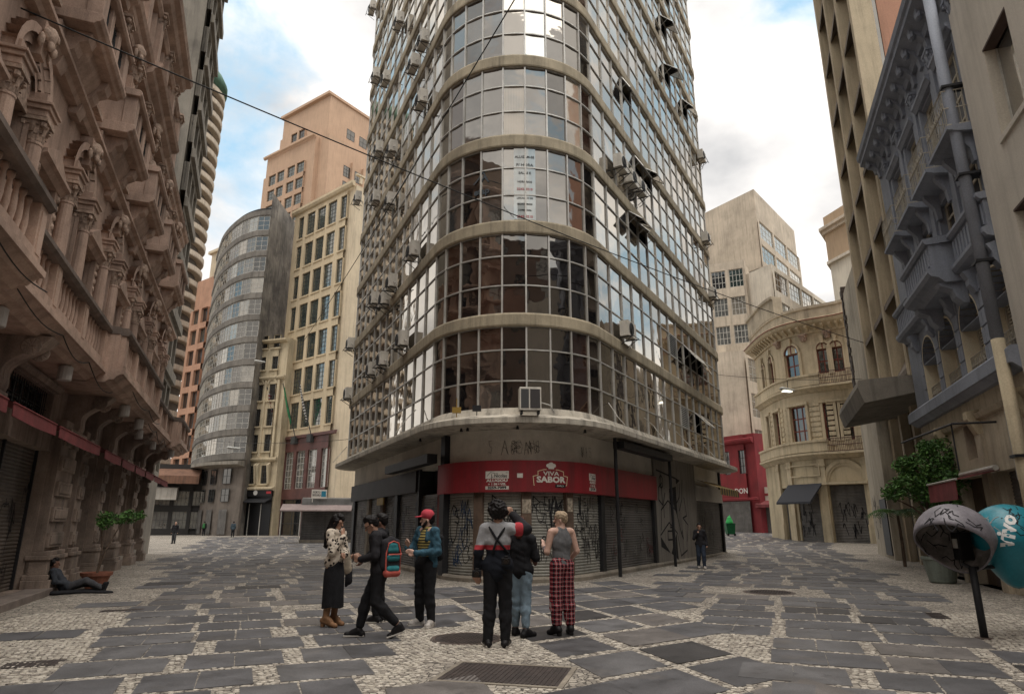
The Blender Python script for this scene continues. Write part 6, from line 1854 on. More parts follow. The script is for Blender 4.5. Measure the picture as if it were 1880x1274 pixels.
    if top is not None:
        tp = infl(tor[:4], .018) + [(d['pel'] + V3(0, 0, (top_hem - .95) * s + .06 * s), d['waist'], .168 * s * b, .142 * s * b, V3(0, 1, 0), .76)]
        if sleeve is not None: tp += [(d['hl'] + V3(.0, 0, .035 * s), d['hr'] + V3(-.0, 0, .035 * s), .122 * s * b, .122 * s * b, V3(0, 1, 0), .90)]
        if sleeve == 'long': tp += infl(arms, .018)
        elif sleeve == 'short': tp += [(p[0], p[0] + (p[1] - p[0]) * .7, p[2] + .022 * s, p[3] + .03 * s) for p in arms[0::2]]
        elif sleeve is None: tp = infl(tor[:3], .013)
        obj('top', sdf_mesh('top', [p + ((None, 1) if len(p) == 4 else ()) + (0,) for p in tp], vox, .03 * s, top, fold=.005 if sleeve else .003, freq=44), t)
    if skirt is not None:
        skirt(t, d, s)
    else:
        bt = [(d['pel'] + V3(0, 0, -.01), d['waist'] - V3(0, 0, .03 * s), .148 * s * b, .128 * s * b, V3(0, 1, 0), .74)]
        for q in 'lr':
            h, k, a = d['h' + q], d['k' + q], d['a' + q]; f = 1 - (hem - .085) / .42 if hem > .085 else 1.0
            bt += [(h, k, .106 * s * b, .080 * s * bottom_loose), (k, k + (a - k) * f * .4, .078 * s * bottom_loose, .078 * s * bottom_loose), (k + (a - k) * f * .4, k + (a - k) * f, .078 * s * bottom_loose, .062 * s * bottom_loose)]
        obj('trousers', sdf_mesh('trousers', [p + ((None, 1) if len(p) == 4 else ()) + (0,) for p in bt], vox, .035 * s, bottom, fold=.0042, freq=40), t)
    for i, q in enumerate('lr'):
        a, to = d['a' + q], d['t' + q]
        P = feet[i * 3:(i + 1) * 3]
        me = sdf_mesh('shoe', [p + (None, 1, 0) for p in infl(P, .010)], vox * .8, .02, shoes); sh_ = obj('shoe', me, t)
        if sole is not None or heel:
            f = (to - a) * V3(1, 1, 0); f /= np.linalg.norm(f) + 1e-6; lt = V3(-f[1], f[0], 0)
            b_ = MB(); zb = min(to[2], a[2] - .08 * s) - .012; zt = zb + .03 * s
            if heel:
                c0 = a - f * .05 * s; r_ = .028 * s
                b_.hexa([tuple(c0 + f * x * r_ + lt * y * r_ + V3(0, 0, -c0[2] + 0.0)) for x, y in ((-1, -1), (1, -1), (1, 1), (-1, 1))] + [tuple(c0 + f * x * r_ * 1.15 + lt * y * r_ * 1.15 + V3(0, 0, -.04 * s)) for x, y in ((-1, -1), (1, -1), (1, 1), (-1, 1))])
            else:
                c0 = a - f * .085 * s; c1 = to + f * .045 * s; dz = (to[2] - a[2] + .055 * s)
                za, zt_ = a[2] - .085 * s, to[2] - .035 * s
                b_.hexa([(*(c0 + lt * -.042 * s)[:2], za), (*(c0 + lt * .042 * s)[:2], za), (*(c1 + lt * .048 * s)[:2], zt_), (*(c1 - lt * .048 * s)[:2], zt_)] + [(*(c0 + lt * -.042 * s)[:2], za + .028 * s), (*(c0 + lt * .042 * s)[:2], za + .028 * s), (*(c1 + lt * .048 * s)[:2], zt_ + .028 * s), (*(c1 - lt * .048 * s)[:2], zt_ + .028 * s)])
            b_.build('sole', sole or shoes, sh_, bevel=.008)
    if hair: obj('hair', sdf_mesh('hair', [p + ((None, 1) if len(p) == 4 else ()) + (0,) for p in hair(at_, d, s)], vox, .02, hair_mat, fold=.007 if hair is hair_afro else .0045, freq=115), t)
    if extra: extra(t, d, s, at_)
    return t
def hair_short(at_, d, s): return [(at_(-.035, 0, .065), at_(.005, 0, .098), .092 * s, .074 * s), (at_(-.058, 0, .01), at_(-.05, 0, .05), .072 * s, .085 * s), (at_(-.02, .062, .04), at_(-.02, -.062, .04), .035 * s, .035 * s)]
def hair_buzz(at_, d, s): return [(at_(-.018, 0, .052), at_(.012, 0, .062), .092 * s, .080 * s), (at_(-.045, 0, .01), at_(-.03, 0, .045), .068 * s, .085 * s)]
def hair_afro(at_, d, s):
    r = random.Random(2); P = [(at_(-.03, 0, .06), at_(0, 0, .08), .125 * s, .12 * s)]
    for i in range(26):
        a, e = r.uniform(0, 6.28), r.uniform(-.3, 1.4); q = (-.03 + .11 * math.cos(e) * math.cos(a), .11 * math.cos(e) * math.sin(a), .06 + .11 * math.sin(e))
        if q[0] > .03 and q[2] < .07: continue
        P.append((at_(*q), at_(*q), .035 * s, .035 * s))
    return P
GROUP = 'friends standing on the corner'
def xy(px, py): p = gnd(px, py); return (p.x, p.y, gz(p.x, p.y) + .006)
# --- woman with leopard blouse
def hair_long(at_, d, s):
    return hair_short(at_, d, s) + [(at_(-.075, 0, .02), at_(-.10, 0, -.22), .075 * s, .085 * s), (at_(-.10, 0, -.22), at_(-.10, 0, -.42), .08 * s, .045 * s), (at_(.03, .075, .04), at_(-.05, .085, -.20), .03 * s, .04 * s), (at_(.03, -.075, .04), at_(-.05, -.085, -.2), .03 * s, .04 * s), (at_(.06, 0, .105), at_(.085, 0, .075), .04 * s, .03 * s)]
def culottes(t, d, s):
    """wide black culottes: one hanging surface from waist to mid calf"""
    n, m = 40, 22; vs = []
    w0 = d['waist']; kx = (d['kl'] + d['kr']) / 2
    for i in range(m + 1):
        u = i / m; z = w0[2] + .03 - (w0[2] + .03 - .30 * s) * u
        c = w0 * (1 - u) + kx * u
        rx = (.118 + .085 * min(1, u * 2.6) - .035 * max(0, u - .35) + .03 * max(0, u - .6)) * s; ry = (.088 + .055 * min(1, u * 2.4) + .02 * u) * s
        for k in range(n):
            a = 6.2832 * k / n; f = 1 + .055 * u * math.sin(a * 7 + 1.2 * math.sin(a * 3)) + .03 * u * math.sin(a * 11 + 4 * u)
            vs.append((c[0] + rx * f * math.cos(a), c[1] + ry * f * math.sin(a), z + .012 * u * math.sin(a * 3)))
    mb = MB().add(vs, [(i*n + k, (i+1)*n + k, (i+1)*n + (k+1) % n, i*n + (k+1) % n) for i in range(m) for k in range(n)])
    mb.build('culottes', BLACKC, t, smooth=True)
TAN = cloth('tan_leather', (0.25, 0.135, 0.07), .6, .2, .2)
def boots_tan(t, d, s, at_):
    for q in 'lr':
        a = d['a' + q]; k = d['k' + q]
        obj('boot_shaft', sdf_mesh('boot_shaft', [(a, a + (k - a) * .42, .052 * s, .062 * s, None, 1, 0)], .01, .02, TAN), t)
make_person('person', 'woman in a leopard print blouse and black culottes with hand at her mouth', xy(606, 1150), R(-112), 1.74,
    dict(er=(.22, .10, 1.12), wr=(.07, .20, 1.37), fr=(.01, .13, 1.47), el=(-.22, .04, 1.13), wl=(-.02, .20, 1.08), fl=(.10, .21, 1.07), tl=(-.13, .14, .03), tr=(.10, .17, .03)),
    SK_M, hair=hair_long, top=LEOPARD, skirt=culottes, shoes=TAN, heel=.065, extra=boots_tan, group=GROUP, nod=.25, top_hem=.93, look=.1)
p = gnd(629, 1140)
jk = [((0, 0, 1.12), (.02, 0, .86), .055, .085, (0, 1, 0), .5, 0), ((.03, .02, .90), (.06, .01, .66), .075, .07, (0, 1, 0), .5, 1), ((.05, 0, .72), (.0, .02, .58), .05, .03, (0, 1, 0), .6, 1)]
o = obj('folded_jacket', sdf_mesh('folded_jacket', jk, .011, .03, [cloth('sand_cloth', (0.36, 0.30, 0.23)), BLACK2]), loc=(p.x - .02, p.y + .12, 0), rot=(0, 0, R(-20)))
tag(o, 'sand and black jacket hanging over the arm of the woman in leopard print', 'jacket')
# --- walking man with phone and backpack
def hood(t, d, s, at_):
    n = d['neck']; obj('hood', sdf_mesh('hood', [(n + V3(-.09, -.05, -.02), n + V3(.09, -.05, -.02), .06, .06, None, 1, 0), (n + V3(0, -.10, -.04), n + V3(0, -.08, -.12), .085, .06, None, 1, 0), (n + V3(-.07, .05, -.04), n + V3(.07, .05, -.04), .035, .035, None, 1, 0)], .012, .03, BLACK2), t)
    GL = MB().tube([at_(.098, -.06, .012), at_(.104, 0, .012), at_(.098, .06, .012)], .0035, 5).tube([at_(.098, .07, .014), at_(0, .088, .012)], .004, 4).tube([at_(.098, -.07, .014), at_(0, -.088, .012)], .004, 4); GL.build('glasses', EYE_W, t)
wm = xy(690, 1171)
make_person('person', 'man in a black hooded jacket walking while looking down at his phone', wm, R(97), 1.80,
    dict(kr=(.10, .17, .52), ar=(.10, .26, .09), tr=(.11, .43, .035), kl=(-.10, .02, .50), al=(-.10, -.33, .17), tl=(-.11, -.20, .035), pel=(0, 0, .93), hl=(-.09, 0, .91), hr=(.09, 0, .91), waist=(0, .02, 1.09), chest=(0, .05, 1.28), neck=(0, .09, 1.46), head=(0, .15, 1.57), sl=(-.175, .05, 1.41), sr=(.175, .05, 1.41),
         el=(-.23, .05, 1.14), wl=(-.08, .27, 1.09), fl=(.0, .36, 1.12), er=(.23, .05, 1.14), wr=(.08, .27, 1.09), fr=(.02, .36, 1.12)),
    SK_M, hair=hair_short, top=BLACK2, bottom=BLACKC, hem=.16, shoes=SHOE_B, sole=SOLE_W, nod=.65, extra=hood, group=GROUP, top_hem=.84)
def backpack(loc, rz, label, body_m, panel_m, trim_m, sc=1.0):
    t = thing('backpack', label, 'backpack', loc, rz)
    bd = [((-.09, 0, .10), (-.09, 0, .40), .085, .075, None, 1, 0), ((.09, 0, .10), (.09, 0, .40), .085, .075, None, 1, 0), ((0, 0, .08), (0, 0, .44), .09, .07, None, 1, 0)]
    obj('body', sdf_mesh('body', [tuple(tuple(c * sc for c in p[i]) if i < 2 else (p[i] * sc if i < 4 else p[i]) for i in range(7)) for p in bd], .012, .04, body_m), t)
    if panel_m:
        obj('pocket', sdf_mesh('pocket', [((-.07, -.075, .06), (.07, -.075, .06), .05, .05, None, 1, 0), ((-.07, -.075, .22), (.07, -.075, .22), .05, .05, None, 1, 0)], .011, .05, panel_m), t)
        obj('upper_panel', sdf_mesh('upper_panel', [((-.06, -.06, .33), (.06, -.06, .33), .045, .045, None, 1, 0), ((-.05, -.055, .40), (.05, -.055, .40), .045, .04, None, 1, 0)], .011, .04, panel_m), t)
        MB().tube([(-.13, -.085, .02), (-.135, -.085, .28), (-.09, -.08, .43), (0, -.075, .46), (.09, -.08, .43), (.135, -.085, .28), (.13, -.085, .02), (-.13, -.085, .02)], .012, 6).tube([(-.12, -.125, .27), (.12, -.125, .27)], .011, 6).build('trim', trim_m, t)
        obj('base_patch', sdf_mesh('base_patch', [((-.09, -.06, .0), (.09, -.06, .0), .06, .06, None, 1, 0)], .012, .03, trim_m), t)
    for s in (-1, 1): MB().tube([(s * .09, .05, .42), (s * .10, .16, .47), (s * .11, .30, .36), (s * .12, .32, .15), (s * .12, .18, .0), (s * .10, .06, .02)], .018, 6).build('strap', body_m, t)
    return t
TEAL = cloth('teal_nylon', (0.03, 0.17, 0.19), .7, .2, .3); CORAL = cloth('coral_trim', (0.45, 0.10, 0.08), .7, .15, .2)
a97 = R(97); fx, fy = -math.sin(a97), math.cos(a97)
backpack((wm[0] - fx * .17, wm[1] - fy * .17 - .09, .93), R(46), 'teal and coral backpack worn by the walking man in black', BLACK2, TEAL, CORAL, 1.05)
ph = thing('mobile_phone', 'dark mobile phone held by the walking man in black', 'phone', (wm[0] + fx * .41, wm[1] + fy * .41, 1.15), a97)
MB().box(-.04, .04, -.01, .0, -.07, .08).build('case', EYE_W, ph, bevel=.004); MB().box(-.035, .035, -.0125, -.0102, -.06, .07).build('screen', plain('phone_screen', (.05, .06, .07), .1), ph)
# --- man behind him
def necklace(t, d, s, at_):
    n = d['neck']; MB().tube([(n[0] + .075 * math.cos(a), n[1] + .07 * math.sin(a), n[2] - .01 - .03 * max(0, math.sin(a))) for a in np.linspace(0, 6.28, 14)], .007, 5).build('necklace', SOLE_W, t)
make_person('person', 'man in a black shirt half hidden behind the man with the teal backpack', xy(692, 1142), R(80), 1.82, dict(el=(-.23, .02, 1.14), wl=(-.2, .2, 1.0), fl=(-.18, .28, .92), er=(.23, .02, 1.14), wr=(.2, .22, 1.05)),
    SK_D, hair=hair_short, top=BLACKC, sleeve='long', bottom=BLACKC, hem=.15, shoes=SHOE_B, sole=SOLE_W, extra=necklace, group=GROUP, nod=.1)
# --- man with the red cap
REDCAP = cloth('red_cap', (0.42, 0.05, 0.07), .8, .15, .3); WHITE_SHOE = cloth('white_trainer', (0.42, 0.39, 0.36), .6, .45, .3, 14)
def capman(t, d, s, at_):
    obj('cap', sdf_mesh('cap', [(at_(-.02, 0, .075), at_(.012, 0, .085), .100 * s, .092 * s, None, 1, 0), (at_(.10, 0, .060), at_(.15, 0, .052), .062 * s, .055 * s, at_(0, 0, 1) - at_(0, 0, 0), .22, 0)], .009, .02, REDCAP), t)
    c, w, n = d['chest'], d['waist'], d['neck']; P = []
    for q, sg in (('l', -1), ('r', 1)):
        sh, e, wr = d['s' + q], d['e' + q], d['w' + q]
        P += [(sh, e, .080 * s, .066 * s, None, 1, 0), (e, wr, .066 * s, .048 * s, None, 1, 0), (c + V3(sg * .115, .005, .08) * s, d['pel'] + V3(sg * .125, .0, -.02) * s, .095 * s, .10 * s, V3(0, 1, 0), .85, 0), (n + V3(sg * .05, -.02, -.03) * s, sh, .05 * s, .07 * s, None, 1, 0), (n + V3(sg * .055, .06, -.04) * s, c + V3(sg * .10, .10, .02) * s, .03 * s, .035 * s, None, 1, 0)]
    P += [(n + V3(0, -.06, -.05) * s, d['pel'] + V3(0, -.08, .0) * s, .08 * s, .10 * s, V3(0, 1, 0), .5, 0), (n + V3(-.06, -.035, .005) * s, n + V3(.06, -.035, .005) * s, .035 * s, .035 * s, None, 1, 0)]
    obj('jacket', sdf_mesh('jacket', P, .0115, .03, DENIM, fold=.006, freq=42), t)
    obj('beard', sdf_mesh('beard', [(at_(.03, .055, -.06), at_(.055, .02, -.098), .026 * s, .026 * s, None, 1, 0), (at_(.03, -.055, -.06), at_(.055, -.02, -.098), .026 * s, .026 * s, None, 1, 0), (at_(.0, .07, -.01), at_(.03, .055, -.06), .018 * s, .022 * s, None, 1, 0), (at_(.0, -.07, -.01), at_(.03, -.055, -.06), .018 * s, .022 * s, None, 1, 0)], .009, .015, HAIR_B), t)
    obj('short_hair', sdf_mesh('short_hair', [(at_(-.06, 0, .0), at_(-.05, 0, .05), .070 * s, .085 * s, None, 1, 0)], .0115, .02, HAIR_B), t)
cm = xy(779, 1150)
make_person('person', 'man in a red cap and denim jacket over a yellow striped shirt', cm, R(140), 1.86, dict(er=(.27, .06, 1.13), wr=(.17, .27, 1.17), fr=(.12, .29, 1.26), el=(-.27, .02, 1.12), wl=(-.07, .29, 1.10), fl=(.03, .32, 1.12), tl=(-.19, .13, .03), tr=(.19, .12, .03), al=(-.13, -.02, .085), ar=(.13, -.02, .085), kl=(-.115, .02, .5), kr=(.115, .02, .5)),
    SK_L, top=STRIPED, sleeve=None, bottom=BLACKC, hem=.10, shoes=WHITE_SHOE, sole=SOLE_W, bulk=1.16, look=-.75, extra=capman, group=GROUP)
a140 = R(140); fx, fy = -math.sin(a140), math.cos(a140)
backpack((cm[0] - fx * .22, cm[1] - fy * .22, 1.02), a140, 'plain black backpack worn by the man in the red cap', BLACKC, None, None, .95)
# --- tall man seen from behind, arm raised
def tallman(t, d, s, at_):
    P = [(d['sr'] + (d['er'] - d['sr']) * .55, d['er'], .086 * s, .076 * s, None, 1, 0), (d['er'], d['wr'], .074 * s, .058 * s, None, 1, 0)]
    obj('sleeve', sdf_mesh('sleeve', P, .0115, .02, BLACK2), t)
    q = d['sr'] + (d['er'] - d['sr']) * .46
    obj('sleeve_stripe', sdf_mesh('sleeve_stripe', [(q, q + (d['er'] - d['sr']) * .1, .090 * s, .088 * s, None, 1, 0)], .0115, .02, cloth('red_stripe', (0.40, 0.045, 0.055))), t)
    c = d['chest'] + V3(0, -.125, .01) * s; w = d['waist'] + V3(0, -.115, 0) * s
    for a, b in ((d['neck'] + V3(-.11, -.055, -.02) * s, c), (d['neck'] + V3(.10, -.06, -.03) * s, c), (c, w + V3(.15, .04, .02) * s), (c, w + V3(-.06, 0, .02) * s)):
        MB().tube([a, (a + b) / 2 + V3(0, -.02, 0), b], .017, 6).build('harness_strap', BLACKC, t)
tm = xy(913, 1187)
make_person('person', 'tall man with curly hair in a grey, red and black sweater raising one arm', tm, R(-4), 1.93, dict(er=(.37, .06, 1.42), wr=(.19, .16, 1.60), fr=(.09, .15, 1.67), el=(-.25, -.04, 1.13), wl=(-.27, .03, .88), fl=(-.26, .07, .76), tl=(-.17, .14, .03), tr=(.13, .15, .03), al=(-.12, -.02, .085)),
    SK_M, hair=hair_afro, top=SWEATER, bottom=BLACKC, hem=.09, shoes=SHOE_B, sole=SOLE_W, bulk=1.0, bottom_loose=1.0, extra=tallman, group=GROUP)
for (dx, dy, z, lb) in [(.12, -.22, 1.14, 'black camera hanging on the back harness of the tall man'), (-.29, -.16, .97, 'small black camera hanging at the left hip of the tall man')]:
    t = thing('camera_on_strap', lb, 'camera', (tm[0] + dx, tm[1] + dy, z))
    MB().box(-.065, .065, -.035, .035, -.045, .05).box(-.025, .03, -.03, .03, .05, .075).build('camera_body', SHOE_B, t, bevel=.008)
    b = MB(); b.tube([(0, -.035, 0), (0, -.10, 0)], [.036, .034], 12); b.build('lens', EYE_W, t)
# --- person in light jeans behind him
def hair_red(at_, d, s): return hair_short(at_, d, s) + [(at_(-.06, 0, .0), at_(-.075, 0, -.13), .07 * s, .06 * s)]
make_person('person', 'person in a black sweater and light rolled jeans beside the tall man', xy(956, 1168), R(-14), 1.74, dict(el=(-.23, .05, 1.14), wl=(-.16, .24, 1.2), er=(.24, .04, 1.14), wr=(.17, .24, 1.18), kl=(-.08, .03, .5), tl=(-.08, .15, .03), kr=(.08, .0, .5), ar=(.10, -.10, .085), tr=(.20, .04, .03), al=(-.10, .06, .085)),
    SK_D, hair=hair_red, hair_mat=cloth('auburn_hair', (0.07, 0.025, 0.016), .6, .4, .6, 30), top=BLACKC, bottom=JEANS, hem=.17, shoes=SHOE_B, group=GROUP, top_hem=.90)
# --- woman with plaid trousers
GREYTOP = cloth('grey_ribbed_top', (0.13, 0.13, 0.135), .9, .2, .5, 16)
def tattoo(t, d, s, at_):
    e, w = d['el'], d['wl']; obj('tattoo', sdf_mesh('tattoo', [(e + (w - e) * .25, e + (w - e) * .55, .0452 * s, .0415 * s, None, 1, 0)], .009, .01, mat('tattoo_ink', (0.16, 0.12, 0.12), .6, .8, 30, kind='obj', bmp=0)), t)
make_person('person', 'woman with cropped blond hair, grey sleeveless top and red plaid trousers', xy(1034, 1166), R(24), 1.80, dict(el=(-.25, .0, 1.13), wl=(-.20, .23, 1.22), fl=(-.16, .30, 1.27), er=(.25, -.03, 1.14), wr=(.21, .13, 1.0), fr=(.18, .2, .95), tl=(-.16, .14, .03), tr=(.16, .13, .03), al=(-.115, -.02, .085), ar=(.115, -.02, .085)),
    SK_L, hair=hair_buzz, hair_mat=HAIR_BLOND, top=GREYTOP, sleeve=None, bottom=PLAID, hem=.13, shoes=SHOE_B, heel=.05, look=.95, extra=tattoo, group=GROUP, bottom_loose=1.22, bulk=1.02)
# --- passers-by
make_person('person', 'man in a dark jacket and jeans walking past the mural wall', xy(1289, 1044), R(172), 1.66, dict(er=(.24, .08, 1.15), wr=(.1, .18, 1.35), fr=(.05, .15, 1.46), kl=(-.09, .12, .5), al=(-.09, .10, .085), tl=(-.10, .26, .03), ar=(.1, -.14, .10), tr=(.11, .02, .03)),
    SK_M, vox=.018, hair=hair_short, top=BLACK2, bottom=DKJEANS, shoes=WHITE_SHOE, fingers=False)
make_person('person', 'bald man in a dark coat walking up the left street', xy(318, 1000), R(190), 1.70, dict(kl=(-.09, .1, .5), tl=(-.1, .2, .03), al=(-.09, .06, .085)), SK_M, vox=.022, top=BLACK2, bottom=cloth('grey_trousers', (.05, .05, .055)), fingers=False)
make_person('person', 'person in a blue grey jacket standing near the shuttered shops in the left street', xy(426, 989), R(20), 1.72, None, SK_M, vox=.024, hair=hair_short, top=cloth('blue_grey_jacket', (.05, .07, .085)), bottom=BLACKC, fingers=False)
q = at(373, 984, 84)
make_person('person', 'person with a green bag by the grilled corner shop', (q.x, q.y, gz(q.x, q.y)), R(30), 1.72, None, SK_D, vox=.024, hair=hair_short, top=BLACKC, bottom=BLACKC, fingers=False)
o = obj('shoulder_bag', sdf_mesh('shoulder_bag', [((0, 0, 1.0), (0, 0, 1.35), .16, .14, None, 1, 0)], .03, .03, cloth('green_bag', (.04, .14, .05))), loc=(q.x + .05, q.y - .26, gz(q.x, q.y))); tag(o, 'green bag carried by the person at the grilled corner shop', 'bag')
lie = gnd(118, 1090)
make_person('person', 'person reclining on the pavement against the ornate stone pilaster', (lie.x - .1, lie.y + .15, 0), R(-62), 1.7, dict(pel=(0, 0, .15), waist=(0, -.10, .27), chest=(0, -.22, .43), neck=(0, -.32, .58), head=(0, -.30, .71), hl=(-.09, .03, .14), hr=(.09, .03, .14), kl=(-.12, .44, .22), kr=(.10, .42, .30), al=(-.11, .85, .09), ar=(.08, .80, .10), tl=(-.13, .90, .2), tr=(.1, .86, .21),
    sl=(-.17, -.29, .53), sr=(.17, -.29, .53), el=(-.25, -.28, .28), er=(.26, -.22, .30), wl=(-.16, -.05, .2), wr=(.14, .02, .24), fl=(-.1, .05, .2), fr=(.08, .12, .24)), SK_D, hair=hair_short, top=cloth('faded_blue_shirt', (.045, .05, .06)), bottom=cloth('grey_blanket', (.06, .06, .065)), shoes=BLACKC, fingers=False)
o = obj('blanket', sdf_mesh('blanket', [((-.3, -.1, .03), (.3, .9, .02), .10, .12, (0, 0, 1), .35, 0), ((.2, -.2, .04), (-.25, .7, .03), .16, .14, (0, 0, 1), .35, 0)], .02, .06, cloth('dark_blanket', (.018, .018, .02))), loc=(lie.x, lie.y + .05, 0), rot=(0, 0, R(-62))); tag(o, 'dark blanket spread under the reclining person', 'blanket')
# ================================================================== corner house: lettering, graffiti, air conditioners
def on_path(path, t, z, out): return cpt(path, t, z, out)
def text_on(path, body, tc_, zc, size, out, m, name, bold=.0, parent=None, stretch=1.0):
    vs, fs = text_verts(body, size, bold)
    return MB().add([on_path(path, tc_ + x * stretch, zc + y, out) for x, y, _ in vs], fs).build(name, m, parent or corner, kind='stuff' if size < .13 else None)
def plate(path, t0, t1, z0, z1, out, m, name, parent=None, th=.006):
    return band(path, t0, t1, [(out - th, z0), (out, z0), (out, z1), (out - th, z1)], .12).build(name, m, parent or corner)
INK = plain('black_print', (0.012, 0.012, 0.013), .8); WHITEP = mat('white_print', (0.62, 0.58, 0.52), .7, .1, 4, bmp=0, dirt=.15); BUFF = plain('buff_print', (0.60, 0.46, 0.30), .7); REDP = plain('red_print', (.35, .03, .04), .7)
def line(path, pts, w, out, m, name, parent=None):
    """painted stroke: thin ribbon through (t, z) points"""
    mb = MB()
    for (t0, z0), (t1, z1) in zip(pts[:-1], pts[1:]):
        d = Vector((t1 - t0, z1 - z0)); 
        if d.length < 1e-5: continue
        d.normalize(); nx, nz = -d.y * w / 2, d.x * w / 2
        mb.add([on_path(path, t0 - nx - d.x * w * .3, z0 - nz - d.y * w * .3, out), on_path(path, t1 - nx + d.x * w * .3, z1 - nz + d.y * w * .3, out), on_path(path, t1 + nx + d.x * w * .3, z1 + nz + d.y * w * .3, out), on_path(path, t0 + nx - d.x * w * .3, z0 + nz - d.y * w * .3, out)], [(0, 1, 2, 3)])
    return mb
OUTS = .166
ts = tpx(PATH0, 1009, 3.0)
text_on(PATH0, 'VIVA', ts, 3.10, .17, OUTS, WHITEP, 'sign_lettering', .004, stretch=1.35); text_on(PATH0, 'SABOR', ts, 2.92, .24, OUTS, WHITEP, 'sign_lettering', .011, stretch=1.18)
fr_ = [(-.52, 2.76), (.50, 2.76), (.54, 3.02), (.40, 3.05), (.40, 3.17), (.22, 3.22), (-.22, 3.22), (-.40, 3.17), (-.40, 3.05), (-.54, 3.02), (-.52, 2.76)]
line(PATH0, [(ts + a, b) for a, b in fr_], .022, OUTS, None, '').build('sign_border', BUFF, corner)
plate(PATH0, ts + .12, ts + .46, 2.70, 2.79, OUTS + .002, INK, 'sign_tag'); text_on(PATH0, 'EXPRESS', ts + .29, 2.745, .062, OUTS + .004, WHITEP, 'sign_lettering')
hat = MB()
for dx, dz, r in ((-.08, 3.34, .075), (0, 3.37, .085), (.08, 3.34, .075)):
    vs = [on_path(PATH0, ts + dx, dz, OUTS)] + [on_path(PATH0, ts + dx + r * math.cos(a), dz + r * .8 * math.sin(a), OUTS + .0006 * (dx > 0) + .0012 * (dx == 0)) for a in np.linspace(0, 6.283, 13)]
    hat.add(vs, [(0, i + 1, i + 2) for i in range(12)])
hat.add([on_path(PATH0, ts + a, b, OUTS + .002) for a, b in ((-.09, 3.24), (.09, 3.24), (.08, 3.34), (-.08, 3.34))], [(0, 1, 2, 3)]); hat.build('sign_hat_emblem', WHITEP, corner)
for px, w, zc in ((916, .34, 2.93), (1079, .25, 2.95)):
    tc_ = tpx(PATH0, px, 2.9)
    plate(PATH0, tc_ - w, tc_ + w, zc + .02, zc + .24, OUTS, WHITEP, 'rental_notice'); line(PATH0, [(tc_ - w * .85, zc + .1), (tc_ - w * .55, zc + .21), (tc_ - w * .1, zc + .17), (tc_ + w * .9, zc + .19)], .012, OUTS + .003, None, '').build('notice_roof_mark', INK, corner)
    text_on(PATH0, 'J. Nicolau', tc_ + w * .18, zc + .10, .14, OUTS + .003, INK, 'notice_print', .003, stretch=w / .40)
    text_on(PATH0, 'ALUGOU', tc_, zc - .04, .105, OUTS + .001, WHITEP, 'notice_print', .006, stretch=w / .24); text_on(PATH0, '+ 1 IMÓVEL', tc_, zc - .145, .085, OUTS + .001, WHITEP, 'notice_print', .004, stretch=w / .28)
    plate(PATH0, tc_ - w, tc_ + w, zc - .30, zc - .20, OUTS, WHITEP, 'rental_notice'); text_on(PATH0, '3259-7099', tc_, zc - .25, .10, OUTS + .003, INK, 'notice_print', .005, stretch=w / .27)
tq = tpx(PATH0, 953, 2.9); plate(PATH0, tq - .08, tq + .08, 2.97, 3.10, OUTS, WHITEP, 'small_sticker')
for px, w, z0, z1 in ((967, .13, 1.95, 2.35), (1046, .10, 2.0, 2.4)):
    tq = tpx(PATH0, px, 2.1); plate(PATH0, tq - w, tq + w, z0, z1, .052, mat('torn_poster_%d' % px, (.32, .27, .21), .9, .6, 12), 'torn_poster')
# notices behind the second-floor glass
tq = tpx(PATH1, 963, 13); cw = .37
PANEB = glass('poster_glass', (0.30, 0.36, 0.38), .18, .04)
s3 = storeys[2]; hh = s3[1] - s3[0]
plate(PATH1, tq - cw, tq + cw, s3[0] + .05, s3[1] - .06, .004, PANEB, 'rental_poster')
for body_, zc, sz, m in (('ALUGAM-SE', .86, .125, INK), ('P/ HORA', .75, .15, INK), ('SALAS E', .64, .12, INK), ('HORÁRIOS', .52, .10, INK), ('3242-8210', .42, .125, REDP), ('LOCAÇÃO DE', .30, .085, INK), ('ESCRITÓRIOS', .22, .085, INK), ('COMERCIAL', .14, .085, INK), ('3242-8210', .055, .125, REDP)):
    text_on(PATH1, body_, tq, s3[0] + hh * zc, sz, .010, m, 'poster_print', .003)
tq = tpx(PATH1, 884, 12.6); text_on(PATH1, 'etap', tq, s3[0] + hh * .44, .34, .008, mat('logo_ink', (.05, .06, .07), .5, .2, 4), 'window_logo', .012)
lg = line(PATH1, [(tq - .30, s3[0] + hh * .56), (tq - .12, s3[0] + hh * .62), (tq + .05, s3[0] + hh * .71), (tq + .25, s3[0] + hh * .56), (tq + .1, s3[0] + hh * .64), (tq - .02, s3[0] + hh * .56)], .05, .008, None, ''); lg.build('window_logo', bpy.data.materials['logo_ink'], corner)
